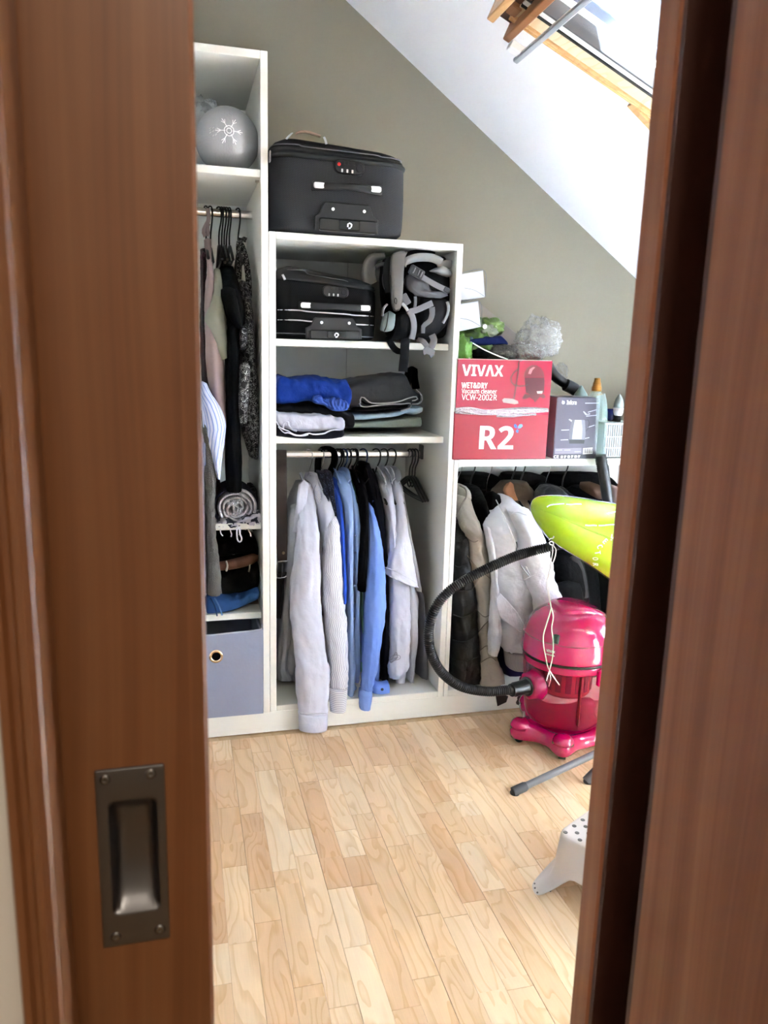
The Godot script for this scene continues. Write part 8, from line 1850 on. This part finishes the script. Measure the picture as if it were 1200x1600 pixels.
func board_and_hull():
	# ironing board: its table lies behind the jamb, two feet of its splayed legs show
	var gry := mt(Color(0.46, 0.46, 0.47), 0.4, {"metal": 0.3})
	var foot := mt(Color(0.30, 0.30, 0.31), 0.5)
	var o := thing("ironing_board", "ironing board with grey tubular legs and foot caps, mostly behind the door jamb", "ironing board", "", Vector3(1.8, 0, 0.55))
	var a := Vector3(1.066, 0.012, 0.602)
	var b := Vector3(1.3602, 0.0946, 0.575)
	var a2 := a + (b - a) * 3.2
	part(o, "leg", tube([a, b, a2], 0.0125, 16), gry)
	var dd := (b - a).normalized()
	part(o, "foot_cap", tube([a - dd * 0.012, a - dd * 0.008, a + dd * 0.012, a + dd * 0.034, a + dd * 0.036, a + dd * 0.04], func(t): return 0.0165 if t < 0.7 else 0.0145, 14), foot)
	part(o, "foot_pad", lathe([Vector2(0, 0.0005), Vector2(0.016, 0.0005), Vector2(0.017, 0.006), Vector2(0.012, 0.014), Vector2(0, 0.014)], Vector3(a.x - 0.004, 0, a.z), 20), mt(Color(0.2, 0.19, 0.19), 0.6))
	var f2 := Vector3(1.345, 0.012, 0.59)
	part(o, "leg", tube([f2, f2 + Vector3(0.14, 0.12, -0.02), f2 + Vector3(0.85, 0.755, -0.1)], 0.0125, 16), gry)
	part(o, "foot_cap", tube([f2 - Vector3(0.008, 0.006, 0), f2 + Vector3(0.03, 0.026, -0.004)], 0.0165, 14), foot)
	part(o, "foot_pad", lathe([Vector2(0, 0.0005), Vector2(0.016, 0.0005), Vector2(0.017, 0.006), Vector2(0.012, 0.014), Vector2(0, 0.014)], Vector3(f2.x, 0, f2.z), 20), mt(Color(0.2, 0.19, 0.19), 0.6))
	part(o, "leg", tube([Vector3(2.2, 0.012, 0.6), Vector3(1.6, 0.77, 0.6)], 0.0125, 12), gry)
	part(o, "added_table", box(Vector3(1.47, 0.775, 0.28), Vector3(2.24, 0.80, 0.78), 0.01), mt(Color(0.95, 0.95, 0.96), 0.33, {"metal": 0.9}), "silver ironing top added to bounce sun onto the slope")  # added out of view: silver top bounces sun up onto the slope
	# lime hull resting on it
	var lime := mt(Color(0.64, 0.78, 0.01), 0.22, {"coat": 0.8})
	var h := thing("toy_hull", "glossy lime green boat hull with white lettering lying across the ironing board", "boat hull", "", Vector3(1.4917, 0.6807, 0.45))
	var rows := [[1.132, 0.9551, 1.1312, 0.9669, 0.45], [1.1384, 0.9338, 1.1397, 0.9851, 0.45], [1.1514, 0.9103, 1.1565, 0.9952, 0.45], [1.1718, 0.883, 1.1809, 0.9987, 0.45], [1.2107, 0.8414, 1.2199, 0.9992, 0.45], [1.2641, 0.8055, 1.263, 0.9963, 0.45], [1.3335, 0.765, 1.3214, 0.9885, 0.45], [1.4045, 0.7201, 1.3807, 0.9785, 0.45], [1.461, 0.6822, 1.4408, 0.9684, 0.45], [1.5011, 0.6624, 1.479, 0.9601, 0.45], [1.5324, 0.6572, 1.5038, 0.9377, 0.45]]
	var hz := [0.01, 0.035, 0.055, 0.072, 0.09, 0.10, 0.105, 0.108, 0.11, 0.11, 0.09]
	part(h, "hull", drape(rows, hz, {"fold": 0.0, "crease": 0.0, "pw": 2.2, "seg": 48, "round0": 0.006, "hollow": false}), lime)
	part(h, "chine", cord(hull_line(rows, hz, [[0.12, 0.05], [0.3, 0.08], [0.5, 0.06], [0.75, 0.05], [1.0, 0.05]]), 0.0022, 6), lime)
	var ink := mt(Color(0.95, 0.97, 0.85), 0.4)
	var word := "VECTOR"
	var spots := [[1036, 468, -0.45], [1002, 484, -0.75], [978, 510, -1.15], [970, 540, -1.45], [962, 570, -1.55], [966, 599, -1.6]]
	for i in 6:
		hull_mark(h, word[i], rows, hz, spots[i][0], spots[i][1], 0.0185, spots[i][2])
	for q in [[690, 296, 790, 292], [800, 294, 872, 296], [1000, 345, 1062, 335], [900, 400, 955, 404], [965, 404, 1045, 402], [722, 432, 732, 468]]:
		var p := []
		for k in 4:
			p.append(hull_at(rows, hz, lerpf(q[0], q[2], k / 3.0), lerpf(q[1], q[3], k / 3.0) + 1.0 * sin(k * 2.0))[0])
		part(h, "printed_stroke", cord(p, 0.0022, 6, 0.006), ink)
	# white cord knotted at its nose
	var c := thing("cord", "thin white cord hanging from the lime hull in front of the vacuum cleaner", "cord", "", Vector3(1.2153, 0.5031, 0.5))
	var wm := mt(Color(0.88, 0.85, 0.82), 0.7)
	part(c, "loop", cord([Vector3(1.1787, 0.8465, 0.52), Vector3(1.1695, 0.8488, 0.52), Vector3(1.1662, 0.8555, 0.52), Vector3(1.1729, 0.8591, 0.52), Vector3(1.1802, 0.855, 0.52), Vector3(1.1825, 0.8431, 0.52), Vector3(1.1919, 0.8295, 0.52), Vector3(1.1898, 0.8032, 0.52), Vector3(1.1797, 0.7705, 0.52), Vector3(1.171, 0.7377, 0.52), Vector3(1.1687, 0.7111, 0.52), Vector3(1.1755, 0.6771, 0.52), Vector3(1.1833, 0.6497, 0.52), Vector3(1.1908, 0.6255, 0.52)], 0.0018, 6, 0.005), wm)
	part(c, "strand", cord([Vector3(1.1716, 0.8473, 0.53), Vector3(1.1753, 0.8262, 0.53), Vector3(1.1713, 0.7869, 0.53), Vector3(1.169, 0.754, 0.53), Vector3(1.1687, 0.7208, 0.53), Vector3(1.1751, 0.6736, 0.53), Vector3(1.1833, 0.6395, 0.53)], 0.0016, 6, 0.005), wm)
	part(c, "strand", cord([Vector3(1.1854, 0.6312, 0.53), Vector3(1.1802, 0.6058, 0.53), Vector3(1.1714, 0.5723, 0.53), Vector3(1.1636, 0.5353, 0.53), Vector3(1.1671, 0.4972, 0.53), Vector3(1.1771, 0.4584, 0.53), Vector3(1.1887, 0.4192, 0.53), Vector3(1.2068, 0.3897, 0.53), Vector3(1.2375, 0.3489, 0.53)], 0.0021, 6, 0.005), wm)
	part(c, "strand", cord([Vector3(1.1827, 0.6331, 0.535), Vector3(1.1923, 0.6, 0.535), Vector3(1.1898, 0.5593, 0.535), Vector3(1.1993, 0.5106, 0.535), Vector3(1.2007, 0.4552, 0.535), Vector3(1.1938, 0.4139, 0.535), Vector3(1.1841, 0.3713, 0.535)], 0.0021, 6, 0.005), wm)
	part(c, "frayed_end", cord([Vector3(1.1934, 0.3999, 0.535), Vector3(1.2001, 0.3783, 0.535), Vector3(1.1951, 0.3492, 0.535)], 0.0012, 6, 0.005), wm)

# a point of the hull's skin seen at (x, y) of the plan, with the direction it faces: rows give the outline at z
func hull_at(rows: Array, hz: Array, ax: float, ay: float) -> Array:
	# ax, ay: coordinates of the drawing the outline was taken from, turned into metres by two fixed corners
	var w0 := Vector2(lerpf(HULL_A.x, HULL_B.x, (ax - 640.0) / 440.0), lerpf(HULL_A.y, HULL_B.y, (ay - 250.0) / 440.0))
	var w := w0
	var best := [Vector3.ZERO, Vector3.BACK]
	var rr := []
	for i in rows.size(): rr.append([rows[i][0], rows[i][1], rows[i][2], rows[i][3], hz[i]])
	for step in 5:
		var near := 1e9
		for j in 201:
			var q := catmull(rr, j / 200.0)
			var a := Vector2(q[0], q[1])
			var b := Vector2(q[2], q[3])
			var k := clampf((w - a).dot(b - a) / (b - a).length_squared(), 0.0, 1.0)
			var dist := w.distance_to(a.lerp(b, k))
			if dist < near:
				near = dist
				var s: float = 2.0 * k - 1.0
				var dz: float = q[4] * pow(maxf(0.0, 1.0 - pow(absf(s), 2.2)), 1.0 / 2.2)
				var ny: float = signf(s) * pow(absf(s), 1.2) / ((b - a).length() / 2.0)
				var nz: float = pow(dz / q[4], 1.2) / q[4]
				best = [Vector3(w.x, w.y, 0.45 + dz), Vector3(0, ny, nz).normalized()]
		# the skin bulges towards the viewer of the drawing: slide along the line of sight
		var f: float = (2.774 - best[0].z) / (2.774 - 0.45)
		w = Vector2(w0.x * f, 1.45 + (w0.y - 1.45) * f)
	return best

const HULL_A := Vector3(1.1281, 0.9997, 0.45)
const HULL_B := Vector3(1.4756, 0.6885, 0.45)

func hull_line(rows: Array, hz: Array, at: Array) -> Array:
	var out := []
	var rr := []
	for i in rows.size(): rr.append([rows[i][0], rows[i][1], rows[i][2], rows[i][3], hz[i]])
	for q in at:
		var c := catmull(rr, q[0])
		var s: float = q[1] * 2.0
		out.append(Vector3(lerpf(c[0], c[2], 0.5 + s / 2), lerpf(c[1], c[3], 0.5 + s / 2), 0.45 + c[4] * pow(1.0 - pow(absf(s), 2.2), 1 / 2.2) - 0.0005))
	return out

func hull_mark(h: Node3D, ch: String, rows: Array, hz: Array, ax: float, ay: float, size: float, turn: float):
	var q := hull_at(rows, hz, ax, ay)
	var qx := hull_at(rows, hz, ax + 5.0, ay)
	var qy := hull_at(rows, hz, ax, ay - 5.0)
	var x: Vector3 = (qx[0] - q[0]).normalized()
	var n: Vector3 = x.cross(qy[0] - q[0]).normalized()
	if n.z < 0: n = -n
	var y := n.cross(x).normalized()
	var b := Basis(x, y, n) * Basis(Vector3(0, 0, 1), turn)
	lettering(h, ch, size, q[0] + n * 0.0015, mt(Color(0.95, 0.97, 0.85), 0.4), b, true, "lettering")

func stool():
	var wm := mt(Color(0.80, 0.765, 0.74), 0.42)
	var dot := mt(Color(0.40, 0.385, 0.38), 0.6)
	var A := Vector3(0.969, 0, 1.06)
	var e1 := Vector3(0.875, 0, -0.484)
	var e2 := Vector3(0.484, 0, 0.875)
	var W := 0.30
	var D := 0.22
	var H := 0.172
	var c := A + e1 * W / 2 + e2 * D / 2
	var o := thing("step_stool", "small white plastic step stool with grey grip dots beside the door jamb", "stool", "", Vector3(c.x, 0, c.z))
	var at := func(u: float, v: float, y: float) -> Vector3: return c + e1 * u + e2 * v + Vector3(0, y, 0)
	var outline := func(grow: float, r: float) -> Array:
		return rounded_rect(-W / 2 - grow, -D / 2 - grow, W / 2 + grow, D / 2 + grow, r, 10)
	# outline is densified along its straight sides
	var dens := func(p: Array) -> Array:
		var out := []
		for i in p.size():
			var a: Vector2 = p[i]
			var b: Vector2 = p[(i + 1) % p.size()]
			var k := maxi(1, int(a.distance_to(b) / 0.012))
			for j in k: out.append(a.lerp(b, float(j) / k))
		return out
	var base = dens.call(rounded_rect(-W / 2, -D / 2, W / 2, D / 2, 0.035, 8))
	var rings := []
	var make := func(t: float, inset: float) -> PackedVector3Array:
		# t 0 at the top edge, 1 at the lower edge
		var ring := PackedVector3Array()
		for p in base:
			# share of a corner: 1 at the corners, 0 in the middle of the sides
			var cu := smoothstep(0.36, 0.84, absf(p.x) / (W / 2)) * smoothstep(0.26, 0.80, absf(p.y) / (D / 2))
			var arch: float = 0.075 * (1.0 - cu)
			var low := arch
			var y: float = lerpf(H - 0.010, low, t)
			var flare: float = 0.020 * t + 0.050 * cu * pow(t, 9.0)
			var dir: Vector2 = p.normalized()
			var q: Vector2 = p + dir * (flare - inset)
			ring.append(at.call(q.x, q.y, y))
		return ring
	var topring := func(k: float, y: float) -> PackedVector3Array:
		var ring := PackedVector3Array()
		for p in base: ring.append(at.call(p.x * k, p.y * k, y))
		return ring
	rings.append(topring.call(0.90, H))
	rings.append(topring.call(0.955, H - 0.0005))
	rings.append(topring.call(0.985, H - 0.003))
	for i in 15: rings.append(make.call(i / 14.0, 0.0))
	for i in [1.0, 0.8, 0.5, 0.2, 0.03]: rings.append(make.call(i, 0.0035))
	part(o, "shell", loft(rings, true, true), wm)
	var dots := []
	for i in 13:
		for j in 9:
			var u := -0.13 + i * 0.0217 
			var v := -0.092 + j * 0.023
			if (i + j) % 2 == 0:
				dots.append(lathe([Vector2(0, 0), Vector2(0.0062, 0), Vector2(0.0062, 0.0012), Vector2(0.0045, 0.0018), Vector2(0.0038, 0.0009), Vector2(0, 0.0009)], at.call(u, v, H - 0.0002), 12))
	for d in dots: part(o, "grip_dot", d, dot)
	# dots on the left foot, on the flaring lip
	for q in [[0, 0.90], [2, 0.90], [4, 0.90], [6, 0.90], [8, 0.90], [1, 0.95], [3, 0.95], [5, 0.95], [7, 0.95], [2, 0.985], [4, 0.985], [6, 0.985]]:
		var an := deg_to_rad(180.0 + 90.0 * q[0] / 8.0)
		var p := Vector2(-W / 2 + 0.035 + cos(an) * 0.035, -D / 2 + 0.035 + sin(an) * 0.035)
		var tt: float = q[1]
		var w := p + p.normalized() * (0.020 * tt + 0.050 * pow(tt, 9.0))
		var y := lerpf(H - 0.010, 0.0, tt)
		var pn := p.normalized()
		var nn := (Vector3.UP * 0.75 + (e1 * pn.x + e2 * pn.y) * 0.66).normalized()
		part(o, "grip_dot", disc(at.call(w.x, w.y, y) + nn * 0.0004, 0.0034, 0.0016, Basis(Quaternion(Vector3.UP, nn)), 10), dot)
